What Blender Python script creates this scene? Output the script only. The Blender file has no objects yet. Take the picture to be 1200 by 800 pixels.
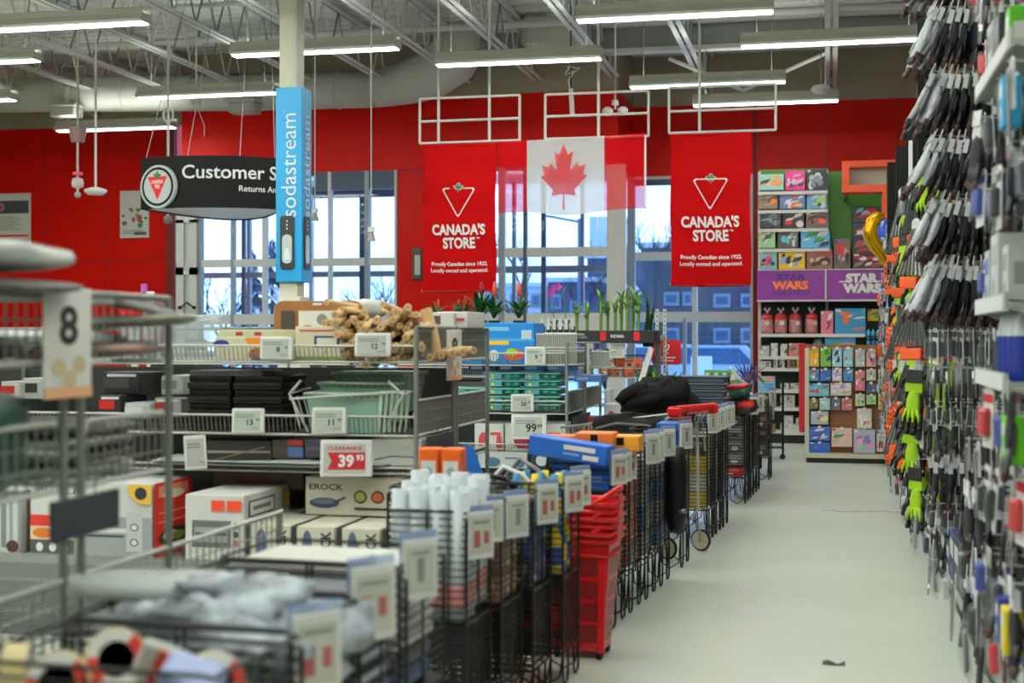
import bpy, math, random
from mathutils import Vector, Matrix
R = random.Random(7)
PI = math.pi
SC = bpy.context.scene
COL = SC.collection

# ------------------------------------------------------------------ camera
CAM_H, FOC, YAW = 1.5, 1667.0, math.radians(12.6)
CS, SN = math.cos(YAW), math.sin(YAW)
cam_data = bpy.data.cameras.new('camera')
cam_data.sensor_width = 36.0
cam_data.lens = 36.0 * FOC / 1200.0
cam_data.shift_y = -5.0 / 1200.0
cam_data.clip_start, cam_data.clip_end = 0.05, 400
cam_data.dof.use_dof = True
cam_data.dof.focus_distance = 11.5
cam_data.dof.aperture_fstop = 2.2
cam = bpy.data.objects.new('camera', cam_data)
cam.location = (0, 0, CAM_H)
cam.rotation_euler = (PI / 2, 0, YAW)
COL.objects.link(cam)
SC.camera = cam

# ------------------------------------------------------------------ world, exposure
SC.view_settings.view_transform = 'Standard'
SC.view_settings.look = 'None'
SC.view_settings.gamma = 1.0
SC.view_settings.use_curve_mapping = False
SC.view_settings.exposure = 0.32
LAMP = 32.0           # strength of the fluorescent tubes
SKY = 3.0             # strength of the overcast winter sky
SC.cycles.use_denoising = True
SC.cycles.max_bounces = 8
SC.cycles.transparent_max_bounces = 24
SC.cycles.caustics_reflective = False
SC.cycles.caustics_refractive = False
SC.cycles.sample_clamp_indirect = 2.0
SC.cycles.sample_clamp_direct = 6.0

w = bpy.data.worlds.new('winter_sky')
SC.world = w
w.use_nodes = True
nt = w.node_tree
bg = nt.nodes['Background']
tc = nt.nodes.new('ShaderNodeTexCoord')
nz = nt.nodes.new('ShaderNodeTexNoise'); nz.inputs['Scale'].default_value = 3.5; nz.inputs['Detail'].default_value = 5
cr = nt.nodes.new('ShaderNodeValToRGB')
cr.color_ramp.elements[0].position = 0.40; cr.color_ramp.elements[0].color = (0.22, 0.42, 0.78, 1)
cr.color_ramp.elements[1].position = 0.58; cr.color_ramp.elements[1].color = (0.50, 0.72, 1.0, 1)
nt.links.new(tc.outputs['Generated'], nz.inputs['Vector'])
nt.links.new(nz.outputs['Fac'], cr.inputs['Fac'])
nt.links.new(cr.outputs['Color'], bg.inputs['Color'])
bg.inputs['Strength'].default_value = SKY

# ------------------------------------------------------------------ pixel helpers (photo pixel -> a point at its own depth)
def ray(x, y):
    u = (x - 600.0) / FOC
    return (-SN + u * CS, CS + u * SN, (395.0 - y) / FOC)
def P(x, y, zc):
    r = ray(x, y); return Vector((r[0] * zc, r[1] * zc, CAM_H + r[2] * zc))
def PY(x, y, Y):
    r = ray(x, y); return P(x, y, Y / r[1])
def PXX(x, y, X):
    r = ray(x, y); return P(x, y, X / r[0])
def PZ(x, y, z):
    return P(x, y, (z - CAM_H) / ((395.0 - y) / FOC))

# ------------------------------------------------------------------ materials
def lin(c):
    o = []
    for v in c[:3]:
        v = v / 255.0
        o.append(v / 12.92 if v <= 0.04045 else ((v + 0.055) / 1.055) ** 2.4)
    return (o[0], o[1], o[2], 1.0)
MATS = {}
def M(name, rgb=(200, 200, 200), rough=0.5, metal=0.0, noise=0.0, nscale=8.0, bump=0.0, spec=0.5, alpha=1.0):
    if name in MATS: return MATS[name]
    m = bpy.data.materials.new(name); m.use_nodes = True
    t = m.node_tree; b = t.nodes['Principled BSDF']
    b.inputs['Base Color'].default_value = lin(rgb)
    b.inputs['Roughness'].default_value = rough
    b.inputs['Metallic'].default_value = metal
    b.inputs['Specular IOR Level'].default_value = spec
    b.inputs['Alpha'].default_value = alpha
    if noise or bump:
        co = t.nodes.new('ShaderNodeTexCoord')
        n = t.nodes.new('ShaderNodeTexNoise'); n.inputs['Scale'].default_value = nscale; n.inputs['Detail'].default_value = 4
        t.links.new(co.outputs['Object'], n.inputs['Vector'])
        if noise:
            r = t.nodes.new('ShaderNodeValToRGB')
            c = lin(rgb)
            r.color_ramp.elements[0].position = 0.3; r.color_ramp.elements[1].position = 0.7
            r.color_ramp.elements[0].color = (c[0] * (1 - noise), c[1] * (1 - noise), c[2] * (1 - noise), 1)
            r.color_ramp.elements[1].color = (min(1, c[0] * (1 + noise)), min(1, c[1] * (1 + noise)), min(1, c[2] * (1 + noise)), 1)
            t.links.new(n.outputs['Fac'], r.inputs['Fac']); t.links.new(r.outputs['Color'], b.inputs['Base Color'])
        if bump:
            bp = t.nodes.new('ShaderNodeBump'); bp.inputs['Strength'].default_value = bump; bp.inputs['Distance'].default_value = 0.02
            t.links.new(n.outputs['Fac'], bp.inputs['Height']); t.links.new(bp.outputs['Normal'], b.inputs['Normal'])
    MATS[name] = m
    return m
def MX(rgb, rough=0.5, metal=0.0):
    return M('paint_%02x%02x%02x_%d_%d' % (rgb[0], rgb[1], rgb[2], int(rough * 100), int(metal * 100)), rgb, rough, metal)
def glow(name, rgb, strength):
    if name in MATS: return MATS[name]
    m = bpy.data.materials.new(name); m.use_nodes = True
    b = m.node_tree.nodes['Principled BSDF']
    b.inputs['Base Color'].default_value = (0.8, 0.8, 0.8, 1)
    b.inputs['Emission Color'].default_value = lin(rgb); b.inputs['Emission Strength'].default_value = strength
    MATS[name] = m
    return m
def pane_mat(name, tint=(235, 245, 255), gloss=0.06):
    if name in MATS: return MATS[name]
    m = bpy.data.materials.new(name); m.use_nodes = True
    t = m.node_tree; t.nodes.clear()
    o = t.nodes.new('ShaderNodeOutputMaterial'); mx = t.nodes.new('ShaderNodeMixShader')
    tr = t.nodes.new('ShaderNodeBsdfTransparent'); tr.inputs['Color'].default_value = lin(tint)
    g = t.nodes.new('ShaderNodeBsdfGlossy'); g.inputs['Roughness'].default_value = 0.03
    mx.inputs['Fac'].default_value = gloss
    t.links.new(tr.outputs[0], mx.inputs[1]); t.links.new(g.outputs[0], mx.inputs[2]); t.links.new(mx.outputs[0], o.inputs[0])
    MATS[name] = m
    return m
def cloth_mat(name, rgb, see=0.15, trans=0.35, wrinkle=0.15):
    """thin woven fabric: diffuse + translucent, with an open weave"""
    if name in MATS: return MATS[name]
    m = bpy.data.materials.new(name); m.use_nodes = True
    t = m.node_tree; t.nodes.clear()
    o = t.nodes.new('ShaderNodeOutputMaterial')
    d = t.nodes.new('ShaderNodeBsdfDiffuse'); d.inputs['Color'].default_value = lin(rgb)
    tl = t.nodes.new('ShaderNodeBsdfTranslucent'); tl.inputs['Color'].default_value = lin(rgb)
    tr = t.nodes.new('ShaderNodeBsdfTransparent')
    a = t.nodes.new('ShaderNodeMixShader'); a.inputs['Fac'].default_value = trans
    b = t.nodes.new('ShaderNodeMixShader'); b.inputs['Fac'].default_value = see
    t.links.new(d.outputs[0], a.inputs[1]); t.links.new(tl.outputs[0], a.inputs[2])
    t.links.new(a.outputs[0], b.inputs[1]); t.links.new(tr.outputs[0], b.inputs[2]); t.links.new(b.outputs[0], o.inputs[0])
    co = t.nodes.new('ShaderNodeTexCoord'); n = t.nodes.new('ShaderNodeTexNoise'); n.inputs['Scale'].default_value = 5
    bp = t.nodes.new('ShaderNodeBump'); bp.inputs['Strength'].default_value = wrinkle; bp.inputs['Distance'].default_value = 0.05
    t.links.new(co.outputs['Object'], n.inputs['Vector']); t.links.new(n.outputs['Fac'], bp.inputs['Height'])
    t.links.new(bp.outputs['Normal'], d.inputs['Normal'])
    MATS[name] = m
    return m
def film_mat(name, rgb, alpha, rough=0.15):
    """thin clear plastic"""
    return M(name, rgb, rough, 0, alpha=alpha, bump=0.6, nscale=14)

# ------------------------------------------------------------------ mesh builder
TEXTS = {}
def text_geo(s, bold=0.0):
    k = (s, bold)
    if k in TEXTS: return TEXTS[k]
    cu = bpy.data.curves.new('lettering', 'FONT'); cu.body = s; cu.size = 1.0; cu.offset = bold; cu.resolution_u = 3
    ob = bpy.data.objects.new('lettering', cu); COL.objects.link(ob)
    dg = bpy.context.evaluated_depsgraph_get()
    me = ob.evaluated_get(dg).to_mesh()
    vs = [(v.co.x, v.co.y) for v in me.vertices]; fs = [tuple(p.vertices) for p in me.polygons]
    ob.evaluated_get(dg).to_mesh_clear()
    bpy.data.objects.remove(ob); bpy.data.curves.remove(cu)
    x0 = min(v[0] for v in vs); x1 = max(v[0] for v in vs); y0 = min(v[1] for v in vs); y1 = max(v[1] for v in vs)
    TEXTS[k] = ([(v[0] - (x0 + x1) / 2, v[1] - (y0 + y1) / 2) for v in vs], fs, x1 - x0, y1 - y0)
    return TEXTS[k]

class MB:
    def __init__(self): self.v = []; self.f = []; self.m = []; self.s = []; self.mats = []
    def mi(self, m):
        if m not in self.mats: self.mats.append(m)
        return self.mats.index(m)
    def add(self, vs, fs, m, smooth=False, T=None):
        b = len(self.v)
        if T is not None: vs = [T @ Vector(p) for p in vs]
        self.v += [tuple(p) for p in vs]
        k = self.mi(m)
        for f in fs:
            self.f.append(tuple(b + i for i in f)); self.m.append(k); self.s.append(smooth)
        return self
    def box(self, c, s, m, T=None):
        x, y, z = c; a, b, d = s[0] / 2, s[1] / 2, s[2] / 2
        vs = [(x + i * a, y + j * b, z + k * d) for i in (-1, 1) for j in (-1, 1) for k in (-1, 1)]
        return self.add(vs, [(0, 1, 3, 2), (4, 6, 7, 5), (0, 4, 5, 1), (2, 3, 7, 6), (0, 2, 6, 4), (1, 5, 7, 3)], m, T=T)
    def box2(self, lo, hi, m, T=None):
        return self.box([(lo[i] + hi[i]) / 2 for i in range(3)], [abs(hi[i] - lo[i]) for i in range(3)], m, T)
    def cbox(self, c, s, m, r=0.004, T=None, smooth=False):
        """box with chamfered edges"""
        h = [s[i] / 2 for i in range(3)]; r = min(r, min(h) * 0.9)
        vs = []; idx = {}
        for i in (-1, 1):
            for j in (-1, 1):
                for k in (-1, 1):
                    for ax in range(3):
                        p = [i * (h[0] - r), j * (h[1] - r), k * (h[2] - r)]
                        p[ax] = (i, j, k)[ax] * h[ax]
                        idx[(i, j, k, ax)] = len(vs); vs.append((c[0] + p[0], c[1] + p[1], c[2] + p[2]))
        fs = []
        for ax in range(3):
            o = [a for a in range(3) if a != ax]
            for sg in (-1, 1):
                q = []
                for (a, b) in ((-1, -1), (1, -1), (1, 1), (-1, 1)):
                    t = [0, 0, 0]; t[ax] = sg; t[o[0]] = a; t[o[1]] = b
                    q.append(idx[(t[0], t[1], t[2], ax)])
                fs.append(tuple(q) if (sg == 1) == (ax != 1) else tuple(reversed(q)))
        for ax in range(3):
            o = [a for a in range(3) if a != ax]
            for a in (-1, 1):
                for b in (-1, 1):
                    q = []
                    for (sg, wch) in ((-1, 0), (1, 0), (1, 1), (-1, 1)):
                        t = [0, 0, 0]; t[ax] = sg; t[o[0]] = a; t[o[1]] = b
                        q.append(idx[(t[0], t[1], t[2], o[wch])])
                    fs.append(tuple(q))
        for i in (-1, 1):
            for j in (-1, 1):
                for k in (-1, 1): fs.append(tuple(idx[(i, j, k, ax)] for ax in range(3)))
        return self.add(vs, fs, m, smooth, T)
    def cyl(self, p0, p1, r0, m, r1=None, n=10, caps=True, T=None, smooth=True):
        p0 = Vector(p0); p1 = Vector(p1); r1 = r0 if r1 is None else r1
        d = (p1 - p0); d.normalize()
        a = d.orthogonal().normalized(); b = d.cross(a)
        vs = []
        for (p, r) in ((p0, r0), (p1, r1)):
            for i in range(n):
                t = 2 * PI * (i + 0.5) / n
                vs.append(p + a * (r * math.cos(t)) + b * (r * math.sin(t)))
        self.add(vs, [(i, (i + 1) % n, n + (i + 1) % n, n + i) for i in range(n)], m, smooth, T)
        if caps: self.add(vs, [tuple(reversed(range(n))), tuple(range(n, 2 * n))], m, False, T)
        return self
    def wire(self, p0, p1, r, m, T=None): return self.cyl(p0, p1, r, m, n=4, caps=False, T=T, smooth=False)
    def tube(self, pts, r, m, n=6, closed=False, T=None, radii=None):
        pts = [Vector(p) for p in pts]; N = len(pts); vs = []; prev = None
        for i, p in enumerate(pts):
            if closed: d = pts[(i + 1) % N] - pts[i - 1]
            else: d = pts[min(i + 1, N - 1)] - pts[max(i - 1, 0)]
            if d.length < 1e-9: d = Vector((0, 0, 1))
            d.normalize()
            a = d.orthogonal().normalized() if prev is None else (prev - d * prev.dot(d))
            if a.length < 1e-6: a = d.orthogonal()
            a.normalize(); prev = a; b = d.cross(a)
            rr = radii[i] if radii else r
            for k in range(n):
                t = 2 * PI * (k + 0.5) / n
                vs.append(p + a * (rr * math.cos(t)) + b * (rr * math.sin(t)))
        fs = []
        for i in range(N if closed else N - 1):
            j = (i + 1) % N
            for k in range(n): fs.append((i * n + k, i * n + (k + 1) % n, j * n + (k + 1) % n, j * n + k))
        if not closed: fs += [tuple(reversed(range(n))), tuple(range((N - 1) * n, N * n))]
        return self.add(vs, fs, m, n > 4, T)
    def lathe(self, prof, c, m, n=16, T=None, smooth=True):
        vs = []; L = len(prof)
        for (r, z) in prof:
            for i in range(n):
                t = 2 * PI * i / n
                vs.append((c[0] + r * math.cos(t), c[1] + r * math.sin(t), c[2] + z))
        fs = [(j * n + i, j * n + (i + 1) % n, (j + 1) * n + (i + 1) % n, (j + 1) * n + i) for j in range(L - 1) for i in range(n)]
        fs += [tuple(reversed(range(n))), tuple(range((L - 1) * n, L * n))]
        return self.add(vs, fs, m, smooth, T)
    def blob(self, c, s, m, seed=0, amp=0.12, n=14, k=9, T=None, flat=1.0, jit=0.0):
        """a soft crumpled lump"""
        q = random.Random(seed); ph = [(q.uniform(0, 6.3), q.uniform(1, 4), q.uniform(1, 4)) for _ in range(5)]
        vs = []
        for j in range(k + 1):
            th = PI * j / k
            for i in range(n):
                f = 2 * PI * i / n
                d = 1 + amp * sum(math.sin(p + a * f * round(a) / max(a, .1) + b * th) for (p, a, b) in ph) / 2
                sx = math.sin(th); e = 0.6
                cx = math.copysign(abs(math.cos(f)) ** e, math.cos(f)); cy = math.copysign(abs(math.sin(f)) ** e, math.sin(f))
                cz = math.copysign(abs(math.cos(th)) ** flat, math.cos(th))
                if jit: d *= 1 + q.uniform(-jit, jit)
                vs.append((c[0] + s[0] * d * cx * sx ** e, c[1] + s[1] * d * cy * sx ** e, c[2] + s[2] * d * cz))
        fs = [(j * n + i, (j + 1) * n + i, (j + 1) * n + (i + 1) % n, j * n + (i + 1) % n) for j in range(k) for i in range(n)]
        return self.add(vs, fs, m, True, T)
    def prism(self, poly, m, d, o=(0, 0, 0), ux=(1, 0, 0), uy=(0, 0, 1), T=None, m2=None):
        """polygon in the plane (o, ux, uy) pushed d along ux x uy"""
        o = Vector(o); ux = Vector(ux); uy = Vector(uy); nn = ux.cross(uy).normalized() * d
        a = [o + ux * p[0] + uy * p[1] for p in poly]; n = len(a)
        vs = [p + nn for p in a] + a
        self.add(vs, [tuple(range(n))], m, False, T)
        self.add(vs, [tuple(reversed(range(n, 2 * n)))] + [(n + i, n + (i + 1) % n, (i + 1) % n, i) for i in range(n)], m2 or m, False, T)
        return self
    def sheet(self, fn, nu, nv, m, T=None, smooth=True, thick=0.0):
        vs = [Vector(fn(i / nu, j / nv)) for j in range(nv + 1) for i in range(nu + 1)]
        fs = [(j * (nu + 1) + i, j * (nu + 1) + i + 1, (j + 1) * (nu + 1) + i + 1, (j + 1) * (nu + 1) + i) for j in range(nv) for i in range(nu)]
        return self.add(vs, fs, m, smooth, T)
    def text(self, s, o, ux, uy, m, h=None, wd=None, bold=0.0, T=None, squash=None):
        g, fs, gw, gh = text_geo(s, bold)
        k = (h / gh) if h else (wd / gw)
        kx = (wd / gw) if (wd and h) else k
        o = Vector(o); ux = Vector(ux); uy = Vector(uy)
        return self.add([o + ux * (p[0] * kx) + uy * (p[1] * k) for p in g], fs, m, False, T)
    def build(self, name, parent=None, loc=None, rz=0.0, recentre=False):
        vs = self.v
        if recentre:
            lo = [min(p[i] for p in vs) for i in range(3)]; hi = [max(p[i] for p in vs) for i in range(3)]
            loc = ((lo[0] + hi[0]) / 2, (lo[1] + hi[1]) / 2, lo[2])
            vs = [(p[0] - loc[0], p[1] - loc[1], p[2] - loc[2]) for p in vs]
        me = bpy.data.meshes.new(name); me.from_pydata(vs, [], self.f)
        for m in self.mats: me.materials.append(m)
        me.polygons.foreach_set('material_index', self.m); me.polygons.foreach_set('use_smooth', self.s)
        me.update()
        ob = bpy.data.objects.new(name, me); COL.objects.link(ob)
        if parent is not None: ob.parent = parent
        if loc is not None: ob.location = loc
        if rz: ob.rotation_euler = (0, 0, rz)
        return ob

def tag(o, label, cat, group=None, kind=None):
    o['label'] = label; o['category'] = cat
    if group: o['group'] = group
    if kind: o['kind'] = kind
    return o
def thing(name, label, cat, loc=(0, 0, 0), rz=0.0, group=None, rx=0.0, ry=0.0):
    o = bpy.data.objects.new(name, None); COL.objects.link(o)
    o.empty_display_size = 0.05
    o.location = loc; o.rotation_euler = (rx, ry, rz)
    return tag(o, label, cat, group)
def solo(mb, name, label, cat, loc=None, rz=0.0, group=None, kind=None):
    o = mb.build(name, None, loc, rz, recentre=loc is None)
    return tag(o, label, cat, group, kind)
def struct(mb, name, label=None, cat=None):
    o = mb.build(name); o['kind'] = 'structure'
    if label: o['label'] = label
    if cat: o['category'] = cat
    return o
KIDS = {}
def dup(root, loc, rz=None, label=None, group=None, scale=None, rot=None):
    r = root.copy(); COL.objects.link(r); r.location = loc
    if rot is not None: r.rotation_euler = rot
    elif rz is not None: r.rotation_euler = (0, 0, rz)
    if scale is not None: r.scale = scale if hasattr(scale, '__len__') else (scale,) * 3
    if label: r['label'] = label
    if group: r['group'] = group
    for ch in list(root.children):
        c = ch.copy(); COL.objects.link(c); c.parent = r
        for g in list(ch.children):
            d = g.copy(); COL.objects.link(d); d.parent = c
    return r
STAMPS = []
class Stamp:
    """first use moves the prototype itself, later uses copy it"""
    def __init__(self, root): self.root = root; self.used = False; STAMPS.append(self)
    def put(self, loc, rz=0.0, label=None, group=None, scale=None, rot=None):
        if not self.used:
            self.used = True; o = self.root; o.location = loc
            o.rotation_euler = rot if rot is not None else (0, 0, rz)
            if scale is not None: o.scale = scale if hasattr(scale, '__len__') else (scale,) * 3
            if label: o['label'] = label
            if group: o['group'] = group
            return o
        return dup(self.root, loc, rz, label, group, scale, rot)
ORD = ['first', 'second', 'third', 'fourth', 'fifth', 'sixth', 'seventh', 'eighth', 'ninth', 'tenth', 'eleventh', 'twelfth']

# face frames of a box for printed patterns: origin at the lower left as one looks at the face
def face(fc, c, s, e=0.0012):
    x, y, z = c; a, b, d = s[0] / 2, s[1] / 2, s[2] / 2
    if fc == 'F': return Vector((x - a, y - b - e, z - d)), Vector((1, 0, 0)), Vector((0, 0, 1)), s[0], s[2]
    if fc == 'R': return Vector((x + a + e, y - b, z - d)), Vector((0, 1, 0)), Vector((0, 0, 1)), s[1], s[2]
    if fc == 'L': return Vector((x - a - e, y + b, z - d)), Vector((0, -1, 0)), Vector((0, 0, 1)), s[1], s[2]
    return Vector((x - a, y - b, z + d + e)), Vector((1, 0, 0)), Vector((0, 1, 0)), s[0], s[1]
def printed(mb, c, s, body, prints=(), r=0.004):
    """carton with a printed pattern: ('r',face,u0,v0,u1,v1,mat) ('e',face,u,v,ru,rv,mat) ('t',face,u,v,wd,h,mat,string)"""
    mb.cbox(c, s, body, r)
    for q, p in enumerate(prints):
        o, ux, uy, W, H = face(p[1], c, s, 0.0012 + 0.0006 * q)
        if p[0] == 'r':
            u0, v0, u1, v1 = p[2] * W, p[3] * H, p[4] * W, p[5] * H
            mb.add([o + ux * u0 + uy * v0, o + ux * u1 + uy * v0, o + ux * u1 + uy * v1, o + ux * u0 + uy * v1], [(0, 1, 2, 3)], p[6])
        elif p[0] == 'e':
            n = 14
            mb.add([o + ux * (p[2] * W + p[4] * W * math.cos(2 * PI * i / n)) + uy * (p[3] * H + p[5] * H * math.sin(2 * PI * i / n)) for i in range(n)], [tuple(range(n))], p[6])
        elif p[0] == 'p':
            mb.add([o + ux * (a * W) + uy * (b * H) for (a, b) in p[2]], [tuple(range(len(p[2])))], p[3])
        else:
            mb.text(p[7], o + ux * (p[2] * W) + uy * (p[3] * H), ux, uy, p[6], h=p[5] * H, wd=p[4] * W if p[4] else None, bold=0.02)
    return mb

LEAF = [(-90, 2030), (-45, 1167), (-75, 1090), (-156, 1069), (-1015, 1220), (-899, 900), (-919, 827), (-1860, 65), (-1648, -34), (-1614, -113), (-1800, -685),
        (-1258, -570), (-1185, -608), (-1080, -855), (-657, -401), (-546, -458), (-750, -1510), (-423, -1321), (-332, -1348), (0, -2000)]
LEAF = [(x / 4000.0, -y / 4000.0) for x, y in LEAF]
LEAF = LEAF + [(-x, y) for x, y in reversed(LEAF[:-1])]
def flat(mb, poly, o, ux, uy, m, k=1.0):
    o = Vector(o); ux = Vector(ux); uy = Vector(uy)
    mb.add([o + ux * (p[0] * k) + uy * (p[1] * k) for p in poly], [tuple(range(len(poly)))], m)
def ring_poly(mb, outer, inner, o, ux, uy, m, k=1.0):
    o = Vector(o); ux = Vector(ux); uy = Vector(uy); n = len(outer)
    vs = [o + ux * (p[0] * k) + uy * (p[1] * k) for p in outer] + [o + ux * (p[0] * k) + uy * (p[1] * k) for p in inner]
    mb.add(vs, [(i, (i + 1) % n, n + (i + 1) % n, n + i) for i in range(n)], m)
def ell(n, a, b): return [(a * math.cos(2 * PI * i / n), b * math.sin(2 * PI * i / n)) for i in range(n)]
# ================================================================== THE SETTING
YB, YV = 22.5, 20.8          # back wall, face of the entrance vestibule
ZC, ZR, ZH = 5.95, 5.15, 4.05  # deck, top of the red panels, window header
def XB(x): return PY(x, 300, YB).x
def XV(x): return PY(x, 300, YV).x

# floor: worn, waxed pale tile
m = bpy.data.materials.new('waxed_floor'); m.use_nodes = True; t = m.node_tree; b = t.nodes['Principled BSDF']
co = t.nodes.new('ShaderNodeTexCoord')
n1 = t.nodes.new('ShaderNodeTexNoise'); n1.inputs['Scale'].default_value = 0.9; n1.inputs['Detail'].default_value = 6
n2 = t.nodes.new('ShaderNodeTexNoise'); n2.inputs['Scale'].default_value = 2.5; n2.inputs['Detail'].default_value = 5
r1 = t.nodes.new('ShaderNodeValToRGB')
r1.color_ramp.elements[0].position = 0.3; r1.color_ramp.elements[0].color = lin((205, 211, 199))
r1.color_ramp.elements[1].position = 0.7; r1.color_ramp.elements[1].color = lin((216, 222, 211))
mp = t.nodes.new('ShaderNodeMapping'); mp.inputs['Scale'].default_value = (0.9, 1.1, 1)
t.links.new(co.outputs['Object'], mp.inputs['Vector']); t.links.new(mp.outputs['Vector'], n1.inputs['Vector'])
t.links.new(n1.outputs['Fac'], r1.inputs['Fac'])
bk = t.nodes.new('ShaderNodeTexBrick'); bk.offset = 0.0
bk.inputs['Scale'].default_value = 1.0; bk.inputs['Brick Width'].default_value = 0.6; bk.inputs['Row Height'].default_value = 0.6
bk.inputs['Mortar Size'].default_value = 0.006; bk.inputs['Mortar'].default_value = (0.95, 0.95, 0.94, 1)
bk.inputs['Color1'].default_value = (1, 1, 1, 1); bk.inputs['Color2'].default_value = (0.965, 0.965, 0.96, 1)
t.links.new(co.outputs['Object'], bk.inputs['Vector'])
mul = t.nodes.new('ShaderNodeMixRGB'); mul.blend_type = 'MULTIPLY'; mul.inputs[0].default_value = 0.6
t.links.new(r1.outputs['Color'], mul.inputs[1]); t.links.new(bk.outputs['Color'], mul.inputs[2])
t.links.new(mul.outputs[0], b.inputs['Base Color'])
r2 = t.nodes.new('ShaderNodeMapRange'); r2.inputs['To Min'].default_value = 0.26; r2.inputs['To Max'].default_value = 0.36
t.links.new(co.outputs['Object'], n2.inputs['Vector']); t.links.new(n2.outputs['Fac'], r2.inputs['Value']); t.links.new(r2.outputs['Result'], b.inputs['Roughness'])
bp = t.nodes.new('ShaderNodeBump'); bp.inputs['Strength'].default_value = 0.0; bp.inputs['Distance'].default_value = 0.02
t.links.new(n1.outputs['Fac'], bp.inputs['Height']); t.links.new(bp.outputs['Normal'], b.inputs['Normal'])
FLOOR = m
mb = MB(); mb.box2((-15, -7, -0.12), (8, 22.7, 0), FLOOR)
# hairline crack across the aisle
crk = M('floor_crack', (120, 120, 108), 0.8)
a = PZ(962, 598, 0.0); bb = PZ(1062, 600, 0.0); pr = None
for i in range(15):
    k = i / 14; p = a.lerp(bb, k) + Vector((0, R.uniform(-.05, .05), 0.0008)); wd = 0.010 + 0.016 * R.random()
    if pr: mb.add([pr + Vector((0, -pw, 0)), p + Vector((0, -wd, 0)), p + Vector((0, wd, 0)), pr + Vector((0, pw, 0))], [(0, 1, 2, 3)], crk)
    pr, pw = p, wd
struct(mb, 'floor')

RED = M('red_wall_panel', (204, 18, 8), 0.4, noise=0.05, nscale=1.5, spec=.12)
REDD = M('red_wall_seam', (120, 10, 8), 0.6)
BEI = M('taupe_wall', (150, 142, 122), 0.8, noise=0.05, nscale=2)
WHITEP = M('white_plaster', (214, 212, 204), 0.8)
ALU = M('white_aluminium_frame', (208, 210, 206), 0.4, noise=0.03)
GREYF = M('grey_aluminium_frame', (140, 150, 158), 0.4)
DARKF = M('dark_header', (62, 78, 100), 0.5)

def red_wall(mb, x0, x1, Y, zlo, zhi, seams_x=(), seams_z=(), th=0.2):
    mb.box2((x0, Y, zlo), (x1, Y + th, zhi), RED)
    for sx in seams_x:
        if x0 < sx < x1: mb.box2((sx - 0.009, Y - 0.002, zlo), (sx + 0.009, Y + 0.02, zhi), REDD)
    for sz in seams_z:
        if zlo < sz < zhi: mb.box2((x0, Y - 0.002, sz - 0.008), (x1, Y + 0.02, sz + 0.008), REDD)

# left length of the back wall, the vestibule standing proud of it, the right length
xl = XB(207)
mb = MB()
red_wall(mb, -15, xl, YB, 0, ZR, [XB(-72), XB(53), XB(124), XB(196)], [2.83])
mb.box2((-15, YB + 0.01, ZR), (XB(222), YB + 0.2, ZC), BEI)
mb.box2((XB(196), YB - 0.05, 0), (XB(206), YB, ZR), M('dark_red_edge', (120, 16, 26), 0.4))
struct(mb, 'wall_back_left')
vx0, vx1 = XV(213), XV(724)
mb = MB()
red_wall(mb, vx0, vx1, YV, ZH, ZR, [XV(330), XV(436), XV(545), XV(640)], [])
mb.box2((vx0, YV + 0.01, ZR), (vx1, YV + 0.2, ZC), BEI)
red_wall(mb, XV(465), XV(560), YV, 0, ZH)
mb.box2((XV(467), YV - 0.004, ZH - 0.02), (XV(494), YV, ZH + 0.01), REDD)
mb.prism([(vx0 + .02, YV + .1), (vx0 + .10, YV + .1), (XB(213) + .08, YB + .02), (XB(213), YB + .02)], BEI, ZC, (0, 0, 0), (1, 0, 0), (0, 1, 0))  # unseen slanted wall, added along the sight line to block blue sky light
# return of the vestibule towards the back wall
mb.box2((vx1 - 0.2, YV + 0.2, ZH), (vx1, YB, ZR), RED); mb.box2((vx1 - 0.2, YV + 0.2, ZR), (vx1 - 0.01, YB, ZC), BEI)
struct(mb, 'wall_vestibule')
xr0, xr1 = XB(744), XB(884)
mb = MB()
red_wall(mb, vx1, 5.6, YB, ZH, ZR, [XB(885), XB(969), XB(1052)], [])
red_wall(mb, xr1, 5.6, YB, 0, ZH, [XB(969), XB(1052)], [2.83])
mb.box2((vx1 - .3, YB + 0.01, ZR), (5.6, YB + 0.2, ZC), BEI)
mb.box2((xr1 - 0.02, YB - 0.03, 0), (xr1 + 0.03, YB, ZR), REDD)
struct(mb, 'wall_back_right')
mb = MB(); mb.box2((-15.2, -7, 0), (-15, YB + .2, ZC), BEI); struct(mb, 'wall_left')
mb = MB(); mb.box2((5.6, -7, 0), (5.8, YB + .2, ZC), WHITEP); struct(mb, 'wall_right')
mb = MB(); mb.box2((-15.2, -7.2, 0), (5.8, -7, ZC), WHITEP); struct(mb, 'wall_front')

# steel deck ceiling with its flutes running across the aisle
DECK = M('painted_steel_deck', (214, 216, 210), 0.55, noise=0.04, nscale=1.2)
mb = MB(); y = -7.0; prof = []
while y < YB + .2:
    prof += [(y, 0.0), (y + 0.11, 0.0), (y + 0.135, 0.055), (y + 0.225, 0.055)]; y += 0.25
vs = [(x, py, ZC + pz) for x in (-15.2, 5.8) for (py, pz) in prof]; n = len(prof)
mb.add(vs, [(i, i + 1, n + i + 1, n + i) for i in range(n - 1)], DECK)
mb.box2((-15.2, -7.2, ZC + 0.1), (5.8, YB + .3, ZC + 0.2), DECK)
struct(mb, 'ceiling')

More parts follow.
